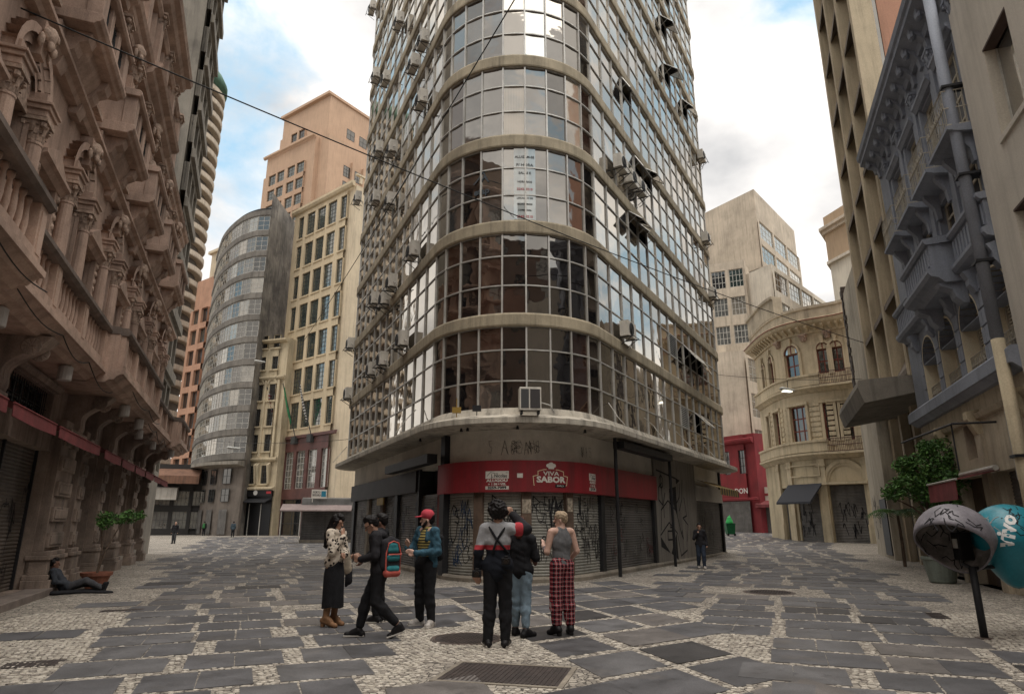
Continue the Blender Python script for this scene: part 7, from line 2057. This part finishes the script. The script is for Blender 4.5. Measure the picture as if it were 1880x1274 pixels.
# graffiti on shutters: loose angular tags
PAINT = [plain('spray_black', (0.015, 0.014, 0.016), .8), plain('spray_blue', (0.02, 0.045, 0.10), .8), plain('spray_pale', (0.33, 0.31, 0.29), .8), plain('spray_red', (.15, .02, .025), .8)]
rg = random.Random(33)
def tagwork(t0, t1, z0, z1, n, out, m, parent, w=.028, path=PATH0, big=1.0):
    mb = MB(); x = t0 + .05; 
    for _ in range(n):
        h = rg.uniform(.22, .7) * big; cx = rg.uniform(t0 + .08, t1 - .25); cz = rg.uniform(z0 + .05, max(z0 + .1, z1 - h)); ww = rg.uniform(.12, .30) * big
        k = rg.randrange(6)
        if k == 0: P = [(0, 0), (0, h), (ww, h * .6), (0, h * .4), (ww, 0)]
        elif k == 1: P = [(0, h), (ww * .5, 0), (ww, h), (ww * 1.3, 0)]
        elif k == 2: P = [(ww, h), (0, h * .95), (ww * .2, h * .5), (ww, h * .4), (ww * .8, 0), (0, .05)]
        elif k == 3: P = [(ww / 2 + ww / 2 * math.cos(a), h / 2 + h / 2 * math.sin(a)) for a in np.linspace(0.3, 6.2, 9)]
        elif k == 4: P = [(0, 0), (ww * .5, h), (ww, 0), (ww * .75, h * .4), (ww * .2, h * .42)]
        else: P = [(0, h), (ww * .1, 0), (ww * .5, h * .1), (ww * .55, h * .8), (ww, h * 1.1), (ww * .9, h * .2)]
        P = [(min(t1 - .03, cx + a + rg.uniform(-.02, .02)), min(z1, cz + b + rg.uniform(-.03, .03))) for a, b in P]
        l = line(path, P, w * rg.uniform(.7, 1.2), out, None, ''); mb.add(l.v, l.f)
    if mb.f: mb.build('graffiti', m, parent, kind='stuff')
for j, (a, b, sh) in enumerate(SHUTTERS):
    blk = 1.0 if 1 <= j <= 5 else .8
    tagwork(a, b, .3, 2.5, 15 if j < 6 else 9, -.072, PAINT[0] if j not in (0, 1) else PAINT[1], sh, .026)
    tagwork(a, b, .3, 2.4, 5, -.070, PAINT[[1, 0, 0, 0, 0, 3][j % 6]], sh, .022)
    if j in (1, 2, 3, 4): tagwork(a, b, 1.0, 2.5, 3, -.068, PAINT[0], sh, .034, big=1.7)
    if j >= 5: tagwork(a, b, .2, 1.4, 12, -.068, PAINT[2], sh, .016, big=.6)
tagwork(tpx(PATH0, 890, 3.9), tpx(PATH0, 1000, 3.9), 3.62, 4.1, 14, -.052, PAINT[0], corner, .010, big=.75); tagwork(tpx(PATH0, 1055, 3.9), tpx(PATH0, 1095, 3.9), 3.65, 4.05, 5, -.052, PAINT[0], corner, .010, big=.7)
def flat_tags(parent, x0, x1, z0, z1, y, n, m, w=.03, big=1.0):
    mb = MB()
    for _ in range(n):
        h = rg.uniform(.25, .7) * big; cx = rg.uniform(x0, max(x0 + .05, x1 - .3)); cz = rg.uniform(z0, max(z0 + .05, z1 - h)); q = [(cx, cz)]
        for k in range(rg.randrange(3, 7)): q.append((min(x1, max(x0, q[-1][0] + rg.uniform(-.14, .22) * big)), min(z1, max(z0, cz + rg.choice([0, h, h * .5, h * .8]) + rg.uniform(-.05, .05)))))
        for (a, b), (c, d) in zip(q[:-1], q[1:]):
            v = Vector((c - a, d - b))
            if v.length < .01: continue
            v.normalize(); nx, nz = -v.y * w / 2, v.x * w / 2
            mb.add([(a - nx, y, b - nz), (c - nx, y, d - nz), (c + nx, y, d + nz), (a + nx, y, b + nz)], [(0, 1, 2, 3)])
    mb.build('graffiti', m, parent, kind='stuff')
flat_tags(ornate, 14.7, 19.4, .3, 2.6, .272, 34, PAINT[0]); flat_tags(ornate, 29.7, 31.7, .5, 2.6, .272, 10, PAINT[0]); flat_tags(ornate, 33.3, 35.3, .6, 2.6, .272, 10, PAINT[0])
flat_tags(ornate, 19.8, 21.0, 1.1, 3.0, -.315, 3, PAINT[0], .02, .6); flat_tags(pw, .8, 3.0, .4, 3.2, -.006, 9, PAINT[0], .05, 1.4)
for dt, n_ in ((g1_, 10), (g2_, 16)):
    o = on_curve('graffiti_panel', MB().mesh('g', INK), dt, .3, .20); o['kind'] = 'stuff'
    flat_mb = MB()
    for _ in range(n_):
        a, b = rg.uniform(-.8, .7), rg.uniform(.2, 2.2); pts_ = [(a, b)]
        for k in range(4): pts_.append((pts_[-1][0] + rg.uniform(-.2, .25), b + rg.choice([0, .5, .8])))
        for (x_, z_), (x2, z2) in zip(pts_[:-1], pts_[1:]): flat_mb.add([(x_ - .02, 0, z_), (x_ + .02, 0, z_), (x2 + .02, 0, z2), (x2 - .02, 0, z2)], [(0, 1, 2, 3)])
    o.data = flat_mb.mesh('graffiti', PAINT[0])
# mural on the grey flank wall: seated figure in black outline with black facets
mt = mw0 + 2.3
def mur(pts, w=.07): line(PATH0, [(mt + a * 1.25, b) for a, b in pts], w, .026, None, '').build('mural_line', INK, corner)
def fac(pts): MB().add([on_path(PATH0, mt + a * 1.25, b, .025) for a, b in pts], [tuple(range(len(pts)))]).build('mural_facet', INK, corner)
fac([(-.3, 3.1), (.55, 3.25), (.55, 1.9), (.1, 2.5)]); fac([(-1.5, .75), (-.5, .45), (-1.5, 1.15)]); fac([(-.45, .45), (.35, .15), (.3, 1.25)]); fac([(.6, 3.35), (1.1, 3.55), (.6, 3.62)])
for P in ([(-1.6, 3.8), (.6, 3.6)], [(-1.2, 3.7), (-1.1, 2.4), (-1.5, 2.6), (-1.45, 3.1), (-1.1, 3.3)], [(-.3, 2.6), (-.4, 1.5), (-.15, 1.5), (-.1, 2.55)], [(-1.5, 1.2), (-.5, 1.7), (.4, 1.25), (.7, .3), (1.5, .5)], [(-1.4, 1.4), (-1.3, 2.2), (-.5, 2.6), (.4, 2.2), (.9, 1.2)], [(1.4, 3.6), (1.2, 2.7), (.8, 2.2)], [(1.5, 2.8), (1.7, 2.0), (1.2, 1.9), (1.8, 1.6), (1.6, .9)], [(-.7, 1.35), (.0, 1.35), (.0, 1.0), (-.7, 1.0), (-.7, 1.35)], [(.35, 2.4), (.9, 2.8), (1.1, 3.4)], [(.9, 1.2), (1.1, 1.0), (1.0, 1.35), (.9, 1.2)], [(-1.0, 1.9), (-1.0, 2.5), (-.8, 2.9)]): mur(P)
mur([(-.1 + .2 * math.cos(a), 2.85 + .3 * math.sin(a)) for a in np.linspace(0, 6.283, 14)]); mur([(-1.15 + .2 * math.cos(a), 3.35 + .25 * math.sin(a)) for a in np.linspace(0, 6.283, 14)])
# frames standing before the shop: two steel posts, folded awnings, little lamps under the canopy
for px in (1108, 1213):
    tq = tpx(PATH0, px, 2.0); MB().tube([on_path(PATH0, tq, 0, .5), on_path(PATH0, tq, 4.45, .5)], .06, 8).build('steel_post', DARKMETAL, corner)
ta, tb_ = tpx(PATH0, 1108, 4.2), mw0 + .3
band(PATH0, ta, tb_, [(.35, 4.12), (.75, 4.12), (.75, 4.36), (.35, 4.36)], .3).build('folded_awning', DARKMETAL, corner)
band(PATH0, lf[0][0], F0 - .3, [(.25, 3.55), (.6, 3.55), (.6, 3.85), (.25, 3.85)], .3).build('folded_awning', DARKMETAL, corner)
band(PATH0, F0 - .35, F0 + .05, [(-.1, .1), (.12, .1), (.12, 4.4), (-.1, 4.4)], .3).build('corner_post', DARKMETAL, corner)
for px in (800, 868, 878, 952, 1050): 
    tq = tpx(PATH0, px, 4.4); MB().tube([on_path(PATH0, tq, 4.50, .55), on_path(PATH0, tq, 4.36, .55)], [.02, .05], 8).build('canopy_lamp', DARKMETAL, corner)
# striped awning at the far right end
st = MB(); a0 = mw1 - .4; n_ = 16
for i in range(n_):
    q0, q1 = a0 + i * .26, a0 + (i + 1) * .26
    st.add([on_path(PATH0, q0, 3.75, .05), on_path(PATH0, q1, 3.75, .05), on_path(PATH0, q1, 3.30, 1.3), on_path(PATH0, q0, 3.30, 1.3)], [(0, 1, 2, 3)], i % 2); st.add([on_path(PATH0, q0, 3.30, 1.305), on_path(PATH0, q1, 3.30, 1.305), on_path(PATH0, q1, 2.98, 1.31), on_path(PATH0, q0, 2.98, 1.31)], [(0, 1, 2, 3)], i % 2)
st.build('striped_awning', [mat('awning_ochre', (.28, .19, .06), .9, .2, 3, dirt=.4), mat('awning_brown', (.05, .035, .025), .9, .2, 3)], corner)
# floodlight and yellow box on the canopy, cables up the front
for px, py, nm in ((872, 745, 'junction_box'), (897, 768, 'floodlight')):
    tq = tpx(PATH0, px, 4.9); q = on_path(PATH0, tq, 4.83, .9)
    MB().box(q[0] - .13, q[0] + .13, q[1] - .06, q[1] + .06, q[2] + .05, q[2] + .22).tube([(q[0], q[1], q[2] - .08), (q[0], q[1], q[2] + .5 if nm[0] == 'j' else q[2] + .06)], .015, 5).build(nm, plain('ochre_box', (.30, .19, .04), .6) if nm[0] == 'j' else DARKMETAL, corner)
for px in (785, 652, 690, 1087, 1165, 1222, 1268):
    tq = tpx(PATH0, px, 5); pts_ = [on_path(PATH0, tq + .1 * rg.uniform(-1, 1) * i, 4.75 + .28 * i, 1.15 - .22 * i) for i in range(4)]
    MB().tube(pts_, .016, 5).build('lamp_stalk', FRAME_LT, corner)
# ---- air conditioners hung on both flanks
ACW = mat('ac_casing', (0.62, 0.58, 0.51), .6, .12, 3, streak=.35, dirt=.2, bmp=0); ACG = plain('ac_grille', (0.06, 0.06, 0.06), .6)
cas = MB().box(-.42, .42, -.36, -.02, 0, .58).mesh('casing', ACW)
gr = MB().lathe(0, 0, [(.22, 0), (.22, .012), (.0, .014)], 16); 
for k in range(5): gr.lathe(0, 0, [(.05 * k + .02, .014), (.05 * k + .035, .022), (.05 * k + .05, .014)], 16)
gr.v = [(x - .1, -.362 - z, y + .29) for x, y, z in gr.v]
grm = gr.mesh('fan_grille', ACG)
brk = MB()
for s in (-.3, .3): brk.tube([(s, .06, -.03), (s, -.5, -.03)], .022, 4).tube([(s, .06, -.34), (s, -.45, -.03)], .016, 4)
brk.tube([(-.45, -.5, -.03), (.45, -.5, -.03)], .016, 4)
bkm = brk.mesh('bracket', DARKMETAL); pipe = MB().tube([(.42, -.2, .2), (.6, -.15, .1), (.62, -.05, -.2), (.55, .06, -.3)], .022, 6).mesh('pipe', FRAME_LT)
def flank_at(px, py, side):
    w = PATH1.w; d = ray(px, py); n = w['nl'] if side < 0 else w['nr']; p0 = w['tl'] if side < 0 else w['tr']
    k = n.dot(p0) / n.dot(Vector((d.x, d.y)))
    return Vector((d.x * k, d.y * k, EYE + d.z * k)), n
first = None
for px, py, sd in [(691, 18, -1), (742, 43, -1), (788, 79, -1), (770, 122, -1), (785, 188, -1), (698, 142, -1), (717, 148, -1), (704, 277, -1), (729, 277, -1), (699, 366, -1), (726, 372, -1), (665, 366, -1), (770, 464, -1), (730, 521, -1), (697, 552, -1), (716, 552, -1), (750, 626, -1), (713, 662, -1), (692, 680, -1), (652, 633, -1), (648, 724, -1),
                   (1128, 306, 1), (1148, 333, 1), (1164, 349, 1), (1280, 290, 1), (1140, 609, 1), (1288, 440, 1), (1300, 541, 1)]:
    p, n = flank_at(px, py, sd); rz = math.atan2(n.x, -n.y)
    fl_ = ['first', 'second', 'third', 'fourth', 'fifth', 'sixth', 'seventh', 'eighth', 'ninth', 'tenth', 'eleventh', 'twelfth', 'thirteenth', 'topmost'][max(i_ for i_, s_ in enumerate(storeys) if i_ == 0 or p.z - .3 > s_[0] - .5)]
    lb = 'pale air conditioner on the %s flank of the glazed tower, %s glass band' % ('left' if sd < 0 else 'right', fl_)
    gp = 'air conditioners on the left flank' if sd < 0 else 'air conditioners on the right flank'
    t = thing('air_conditioner', lb, 'air conditioner', (p.x + n.x * .09, p.y + n.y * .09, p.z - .28), rz, gp)
    for nm, me in (('casing', cas), ('fan_grille', grm), ('bracket', bkm), ('pipe', pipe)): obj(nm, me, t)
tq = tpx(PATH1, 967, 4.9); p, n = PATH0.at(tpx(PATH0, 967, 4.9)); rz = math.atan2(n.x, -n.y)
t = thing('air_conditioner', 'large grey air conditioner standing on the canopy above the red sign', 'air conditioner', (p.x + n.x * .75, p.y + n.y * .75, 4.80), rz)
MB().box(-.32, .32, -.4, -.02, .04, .72).build('casing', ACW, t, bevel=.01); MB().box(-.28, -.05, -.412, -.4, .1, .66).build('side_grille', ACG, t); MB().box(-.01, .28, -.412, -.4, .1, .66).build('front_panel', plain('ac_dark', (.05, .045, .045), .6), t); MB().tube([(.32, -.2, .3), (.6, -.2, .22), (.75, -.1, .02)], .02, 6).build('pipe', FRAME_LT, t)
for x in (-.25, .25): MB().box(x - .03, x + .03, -.35, -.07, -.06, .04).build('foot', DARKMETAL, t)
# ================================================================== street furniture
def shell(loc, axis, rx, label, outer, inner_m, amax=R(118), dropz=.25, scr=0, text=None):
    """hooded phone shell: round back, open mouth along -axis, drawn to a point below"""
    ax = Vector(axis).normalized(); e1 = ax.cross(Vector((0, 0, 1))).normalized(); e2 = e1.cross(ax)
    def P(al, be, r):
        v = ax * math.cos(al) + (e1 * math.cos(be) + e2 * math.sin(be)) * math.sin(al)
        z = v.z
        k = 1 + dropz * max(0, -z) ** 2
        return Vector((v.x * (1 - .28 * max(0, -z)), v.y * (1 - .28 * max(0, -z)), z * k)) * r
    na, nb_ = 16, 36
    mb = MB(); vs = []
    for r in (rx, rx - .03):
        for i in range(na + 1):
            for j in range(nb_): vs.append(P(.02 + (amax - .02) * i / na, 6.2832 * j / nb_, r))
    N = (na + 1) * nb_; fs = []; mi = []
    mbo = MB(); mbo.v = [tuple(v) for v in vs]
    for i in range(na):
        for j in range(nb_):
            j2 = (j + 1) % nb_
            mbo.f.append((i*nb_+j, i*nb_+j2, (i+1)*nb_+j2, (i+1)*nb_+j)); mbo.m.append(0)
            mbo.f.append((N+i*nb_+j, N+(i+1)*nb_+j, N+(i+1)*nb_+j2, N+i*nb_+j2)); mbo.m.append(1)
    for j in range(nb_):
        j2 = (j + 1) % nb_; mbo.f.append((na*nb_+j, na*nb_+j2, N+na*nb_+j2, N+na*nb_+j)); mbo.m.append(0)
    t = thing('phone_shell', label, 'phone booth', loc)
    me = mbo.mesh('hood', [outer, inner_m], True); obj('hood', me, t)
    return t, P, ax, e1, e2
GREYB = mat('grey_fibreglass', (0.21, 0.195, 0.215), .45, .25, 4, dirt=.4, bmp=.1, kind='world'); GREYI = mat('grimy_inside', (0.20, 0.18, 0.165), .6, .5, 5, dirt=.6); TEALB = mat('teal_fibreglass', (0.012, 0.20, 0.26), .35, .12, 4, dirt=.12, bmp=.05, spec=.5)
pb = gnd(1808, 1172)
def shell_lines(P, rx, strokes, w, m, name, parent, ax, e1, e2, rad):
    """strokes in degrees (yaw, pitch) about the shell's centre"""
    mb = MB()
    def S(q):
        y, p_ = q; v = Vector((math.cos(p_) * math.sin(y), -math.cos(p_) * math.cos(y), math.sin(p_))); al = math.acos(max(-1, min(1, v.dot(ax)))); be = math.atan2(v.dot(e2), v.dot(e1)); return P(al, be, rad), al
    for st_ in strokes:
        for a, b in zip(st_[:-1], st_[1:]):
            (pa, la), (pb_, lb_) = S(a), S(b)
            if max(la, lb_) > R(116): continue
            d = (pb_ - pa); 
            if d.length < 1e-5: continue
            up = ((pa + pb_) / 2).normalized(); sd_ = d.normalized().cross(up) * w / 2; e = d.normalized() * w * .3
            mb.add([pa - sd_ - e, pb_ - sd_ + e, pb_ + sd_ + e, pa + sd_ - e], [(0, 1, 2, 3)])
    if mb.f: mb.build(name, m, parent, kind='stuff')
def scr(n, y0, y1, p0, p1, sz):
    out = []
    for _ in range(n):
        y, p_ = rg.uniform(y0, y1), rg.uniform(p0, p1); s = [(y, p_)]
        for k in range(rg.randrange(3, 8)): s.append((s[-1][0] + rg.uniform(-sz, sz), s[-1][1] + rg.uniform(-sz, sz)))
        out.append(s)
    return out
axg = (.52, .40, .75)
g_t, Pg, ax, e1, e2 = shell((6.86, 10.52, 1.40), axg, .55, 'scribbled grey dome shaped phone hood on the street post', GREYB, GREYI, R(104), .15)
shell_lines(Pg, .55, scr(16, -1.2, 1.6, .35, 1.2, .22), .014, PAINT[0], 'graffiti', g_t, ax, e1, e2, .554); shell_lines(Pg, .55, scr(8, .2, 1.6, .1, 1.0, .2), .009, PAINT[2], 'graffiti', g_t, ax, e1, e2, .553)
shell_lines(Pg, .55, scr(14, 2.2, 4.6, -.7, .6, .2), .016, PAINT[0], 'graffiti_inside', g_t, ax, e1, e2, .516)
MB().box(.12, .34, .10, .28, -.30, .12).build('telephone', SHOE_B, g_t, bevel=.02); MB().box(.10, .135, .13, .22, -.12, .02).build('telephone_dial', FRAME_LT, g_t)
MB().tube([(.16, .12, -.1), (.05, .05, -.3), (.1, .1, -.42), (.2, .16, -.3)], .008, 5).build('cord', INK, g_t)
axt = (-.55, -.58, .60)
t_t, Pt, ax, e1, e2 = shell((7.80, 10.62, 1.40), axt, .55, 'teal dome shaped phone hood with white lettering on the street post', TEALB, GREYI, R(112), .35)
vs, fs = text_verts('vivo', .30, .012)
yc, pc, rot = -.66, .30, R(74)
tx = MB()
for x, y, _ in vs:
    u, v_ = x * math.cos(rot) - y * math.sin(rot), x * math.sin(rot) + y * math.cos(rot)
    yy, pp = yc + u / .52, pc + v_ / .52
    vv = Vector((math.cos(pp) * math.sin(yy), -math.cos(pp) * math.cos(yy), math.sin(pp))); al = math.acos(max(-1, min(1, vv.dot(ax)))); be = math.atan2(vv.dot(e2), vv.dot(e1)); tx.v.append(tuple(Pt(al, be, .556)))
tx.f = fs; tx.m = [0] * len(fs); tx.build('lettering', plain('white_letter', (.75, .75, .73), .5), t_t)
shell_lines(Pt, .55, scr(9, -.5, .3, .3, 1.1, .2), .012, PAINT[0], 'graffiti', t_t, ax, e1, e2, .554); shell_lines(Pt, .55, scr(7, -1.2, -.9, .2, .8, .15), .009, PAINT[2], 'graffiti', t_t, ax, e1, e2, .554)
t = thing('phone_post', 'dark steel post carrying the two phone hoods', 'post', (pb.x, pb.y, 0))
MB().tube([(0, 0, -.05), (0, 0, 1.02)], .052, 12).build('pole', DARKMETAL, t, smooth=True); MB().lathe(0, 0, [(.12, -.02), (.12, .012), (.06, .02)], 14).build('base_flange', IRON, t)
MB().tube([(-.0, .0, .98), (.3, .12, 1.0), (.6, .15, 1.02)], .03, 8).tube([(0, 0, .98), (-.05, .12, 1.05)], .03, 8).build('arm', DARKMETAL, t)
# kiosk in the left street
kq = at(586, 996, 57); kz = gz(kq.x, kq.y)
t = thing('news_kiosk', 'grey metal news kiosk with a wide sloping awning on thin poles', 'kiosk', (kq.x, kq.y, kz), R(12))
KM = mat('kiosk_metal', (0.13, 0.125, 0.12), .5, .25, 1, streak=.4, metal=.3); KR = mat('kiosk_awning', (0.20, 0.155, 0.145), .8, .15, .8, streak=.3)
MB().box(-1.6, 2.6, 0, 2.6, .25, 2.75).build('cabin', KM, t, bevel=.04); MB().box(-1.7, 2.7, -.05, 2.65, 0, .25).build('plinth', CONC, t)
rf = MB(); pr = [(2.7, 2.75), (2.5, 3.3), (1.9, 3.62), (.6, 3.72), (.0, 3.6), (-.2, 2.8)]
rf.prism(pr, 'x', -1.65, 2.65).build('roof', KM, t)
aw_ = MB().prism([(.1, 3.15), (-1.6, 2.62), (-1.6, 2.52), (.1, 3.05)], 'x', -3.2, 2.5)
for x in (-1.8, -.3, 1.2): aw_.prism([(.1, 3.17), (-1.6, 2.64), (-1.6, 2.62), (.1, 3.15)], 'x', x - .04, x + .04)
aw_.build('awning', KR, t)
for x in (-3.05, -1.55): MB().tube([(x, -1.5, 0), (x, -1.5, 2.55)], .05, 6).build('awning_pole', FRAME_LT, t)
for k in range(5): shut_mesh(.80, 2.1, KM, .14).build('shutter', KM, t, loc=(-1.55 + k * .83, -.02, .4))
MB().box(-.9, .35, -.3, -.22, 3.62, 4.35).tube([(-.8, -.26, 3.3), (-.8, -.26, 3.65)], .03, 5).build('sign_board', WHITEP, t); MB().box(-.1, .28, -.31, -.30, 3.75, 4.22).build('sign_emblem', plain('sign_teal', (.03, .20, .30), .6), t)
vs, fs = text_verts('PORTO\nSEGURO', .24, .006); MB().add([(-.48 + x * .75, -.305, 4.0 + y) for x, y, _ in vs], fs).build('sign_lettering', INK, t)
# refuse bin, right street
q = at(1341, 980, 60); t = thing('refuse_bin', 'green wheeled refuse bin with a bright green bag by the red shop', 'bin', (q.x, q.y, gz(q.x, q.y)))
GB = cloth('dark_green_plastic', (.01, .09, .035), .5, .1, .1); GB2 = cloth('bright_green_bag', (.03, .33, .08), .5, .2, .6)
MB().prism([(-.32, .12), (.32, .12), (.40, 1.0), (-.40, 1.0)], 'y', -.35, .35).box(-.42, .42, -.38, .38, 1.0, 1.06).build('bin_body', GB, t, bevel=.02); obj('bag', sdf_mesh('bag', [((0, 0, 1.15), (0, 0, 1.45), .33, .2, None, 1, 0), ((0, 0, 1.5), (.05, 0, 1.7), .12, .06, None, 1, 0)], .03, .05, GB2), t)
for s in (-1, 1): MB().tube([(s * .3, -.36, .1), (s * .3, -.28, .1)], .1, 10).build('wheel', INK, t)
# ---- plants
LEAF = [mat('leaf_%d' % i, c, .6, .3, 3, bmp=0, spec=.35) for i, c in enumerate([(0.06, 0.14, 0.032), (0.095, 0.20, 0.045), (0.038, 0.09, 0.022)])]
BARK = mat('bark', (0.10, 0.07, 0.05), .9, .3, 6, bmp=.5)
def leaf_cloud(blobs, n, size, seed):
    r = random.Random(seed); mb = MB(); tot = sum(b[3] ** 2 for b in blobs)
    for (cx, cy, cz, rad) in blobs:
        for _ in range(int(n * rad ** 2 / tot)):
            v = Vector((r.gauss(0, 1), r.gauss(0, 1), r.gauss(0, 1))).normalized() * rad * r.uniform(.45, 1.05)
            c = Vector((cx, cy, cz)) + Vector((v.x, v.y, v.z * .8)); a = Vector((r.gauss(0, 1), r.gauss(0, 1), r.gauss(-.2, .6))).normalized(); b = a.cross(Vector((r.gauss(0, 1), r.gauss(0, 1), r.gauss(0, 1)))).normalized()
            s = size * r.uniform(.6, 1.3); w = s * .42; nn = a.cross(b) * s * .12
            mb.add([c - a * s * .5, c + b * w * .5 + nn, c + a * s * .55, c - b * w * .5 + nn], [(0, 1, 2), (0, 2, 3)], r.choice([0, 0, 1, 1, 2]))
    return mb
tr = Vector((11.6, 20.4, 0)); tr = gnd(1732, 1070)
t = thing('street_tree', 'small leafy green tree growing from the pale green pot by the blue building', 'tree', (tr.x, tr.y, 0))
br = MB().tube([(0, 0, .3), (.05, .05, 1.2), (-.05, .1, 1.9), (.0, .1, 2.6)], [.07, .06, .05, .03], 8)
for e in ((-.6, .2, 2.8), (.9, .1, 3.3), (0, .5, 3.5), (1.4, -.1, 2.8), (-.9, .3, 2.4)): br.tube([(-.03, .08, 1.7), (e[0] * .5, e[1] * .5, 1.7 + (e[2] - 1.7) * .6), e], [.04, .03, .012], 6)
br.build('trunk', BARK, t)
rb_ = random.Random(6)
blobs = [(-.95 + rb_.uniform(-.1, .1), .2, 2.35, .42), (-.5, .3, 2.75, .5), (.05, .15, 3.1, .5), (.45, .1, 2.85, .45), (.0, 0, 2.45, .55), (-.45, .1, 2.1, .45), (.55, 0, 2.3, .4), (-1.25, .3, 2.15, .3), (.25, .3, 3.45, .3), (-.1, -.1, 1.85, .32), (.95, 0, 2.75, .28), (-.85, .3, 2.85, .3), (-.3, .2, 3.3, .25)]
leaf_cloud([(x * 1.2 + .62, y, z * 1.18 + .02, r_ * 1.14) for x, y, z, r_ in blobs], 7200, .135, 3).build('crown', LEAF, t)
pot = thing('plant_pot', 'tall pale green plant pot under the leafy street tree', 'pot', (tr.x, tr.y, 0))
MB().lathe(0, 0, [(.30, 0), (.34, .05), (.44, .62), (.47, .66), (.47, .72), (.41, .72), (.38, .60)], 22).build('vessel', mat('pale_green_pot', (.20, .23, .20), .6, .12, 2, streak=.3, bmp=0), pot, smooth=False); MB().lathe(0, 0, [(.40, .58), (.40, .6)], 18).build('soil', BARK, pot)
def palm(loc, label, h, n, ln, seed):
    r = random.Random(seed); t = thing('palm', label, 'palm', loc); tk = MB().tube([(0, 0, -.02), (.02, 0, h * .5), (0, 0, h)], [.07, .06, .05], 8); tk.build('trunk', BARK, t)
    for k in range(n):
        a = 6.283 * k / n + r.uniform(-.2, .2); lf_ = ln * r.uniform(.8, 1.15); mb = MB(); pts_ = []
        for i in range(9):
            u = i / 8; pts_.append(Vector((math.cos(a) * lf_ * u, math.sin(a) * lf_ * u, h + lf_ * (.75 * u - .85 * u * u * r.uniform(.9, 1.05)))))
        mb.tube(pts_, .008, 4)
        for i in range(1, 8):
            d = (pts_[i + 1] - pts_[i - 1]).normalized(); sd_ = d.cross(Vector((0, 0, 1))).normalized(); L = .34 * math.sin(math.pi * (.15 + .8 * i / 8)) * lf_
            for s in (-1, 1):
                for q in (0, .5):
                    p0 = pts_[i] + (pts_[i + 1] - pts_[i]) * q; tip = p0 + sd_ * s * L + d * L * .7 - Vector((0, 0, L * .35)); w = d * .022
                    mb.add([p0 - w, p0 + w, tip], [(0, 1, 2)])
        mb.build('frond', LEAF[r.randrange(3)], t)
pz = gnd(1662, 1040); palm((pz.x, pz.y, gz(pz.x, pz.y)), 'feathery palm standing left of the leafy street tree', 2.0, 15, 1.25, 4)
pz = gnd(1760, 1056); palm((pz.x, pz.y, gz(pz.x, pz.y)), 'low palm behind the pale green plant pot', 1.25, 12, 1.1, 9)
tp_ = gnd(173, 1081); t = thing('terracotta_pot', 'terracotta flower pot on the pavement beside the reclining person', 'pot', (tp_.x, tp_.y, 0))
MB().lathe(0, 0, [(.20, 0), (.22, .03), (.33, .32), (.37, .34), (.38, .42), (.33, .42), (.30, .34)], 20).build('vessel', mat('terracotta', (.25, .10, .065), .8, .2, 4, bmp=.1, dirt=.3), t); MB().lathe(0, 0, [(.31, .33), (.31, .36)], 16).build('soil', BARK, t)
t = thing('potted_shrub', 'thin stemmed shrub with two leafy tufts growing from the terracotta pot', 'plant', (tp_.x, tp_.y, .35))
MB().tube([(0, 0, 0), (.02, .05, .6), (-.1, .1, 1.1), (-.05, .15, 1.5)], [.025, .02, .018, .01], 6).tube([(0, 0, 0), (.08, .1, .6), (.15, .35, 1.1), (.2, .7, 1.5)], [.025, .02, .018, .01], 6).build('stem', BARK, t)
leaf_cloud([(-.08, .15, 1.45, .24), (.02, .0, 1.3, .2), (.12, .45, 1.42, .2), (.22, .75, 1.5, .24), (.3, 1.1, 1.55, .16)], 700, .11, 8).build('foliage', LEAF, t)
# ---- wires and hanging lamps
def wire(name, a, b, sag, label, r=.016):
    a, b = Vector(a), Vector(b); o = MB().tube([(a.lerp(b, i / 24) - Vector((0, 0, sag * 4 * (i / 24) * (1 - i / 24)))) - a for i in range(25)], r, 5).build(name, plain('cable_black', (.012, .012, .012), .7), loc=a)
    return tag(o, label, 'cable')
wire('overhead_cable', at(-40, -18, 9.5), at(1650, 648, 34), .5, 'long thin cable sloping from the ornate building across the corner glass', .016)
wire('overhead_cable', at(1100, -260, 10), at(548, 640, 50), .35, 'cable crossing in front of the left flank of the glazed tower', .018)
wire('overhead_cable', at(1318, 688, 36), at(1660, 690, 33), .25, 'cable strung across the right street near the lamp', .012)
wire('overhead_cable', at(330, 800, 55), at(700, 800, 34), .5, 'cable strung across the left street with hanging lamps', .014)
LAMPW = plain('lamp_white', (.5, .5, .47), .5); GLOW = newmat('lamp_glow')
em = nd(GLOW[1], 'ShaderNodeEmission', Strength=2.2); em.inputs[0].default_value = (1, .95, .8, 1); GLOW[1].links.new(em.outputs[0], GLOW[2].inputs[0])
def lamp(px, py, Y, label, glow):
    q = at(px, py, Y); t = thing('street_lamp', label, 'street lamp', q, R(20)); sc_ = 1.0
    obj('lamp_head', sdf_mesh('lamp_head', [((-.4, 0, .05), (.35, 0, .0), .16, .10, (0, 0, 1), .6, 0)], .02, .03, LAMPW), t); MB().box(-.38, .2, -.1, .1, -.105, -.085).build('lens', GLOW[0] if glow else FRAME_LT, t)
    MB().tube([(0, 0, .05), (0, 0, .55)], .02, 5).build('hanger', DARKMETAL, t)
lamp(1447, 716, 36, 'lit street lamp hanging over the right street before the cream house', True); lamp(430, 823, 50, 'white lamp hanging on a wire over the left street', False); lamp(478, 664, 60, 'white lamp hanging before the narrow cream house', False)
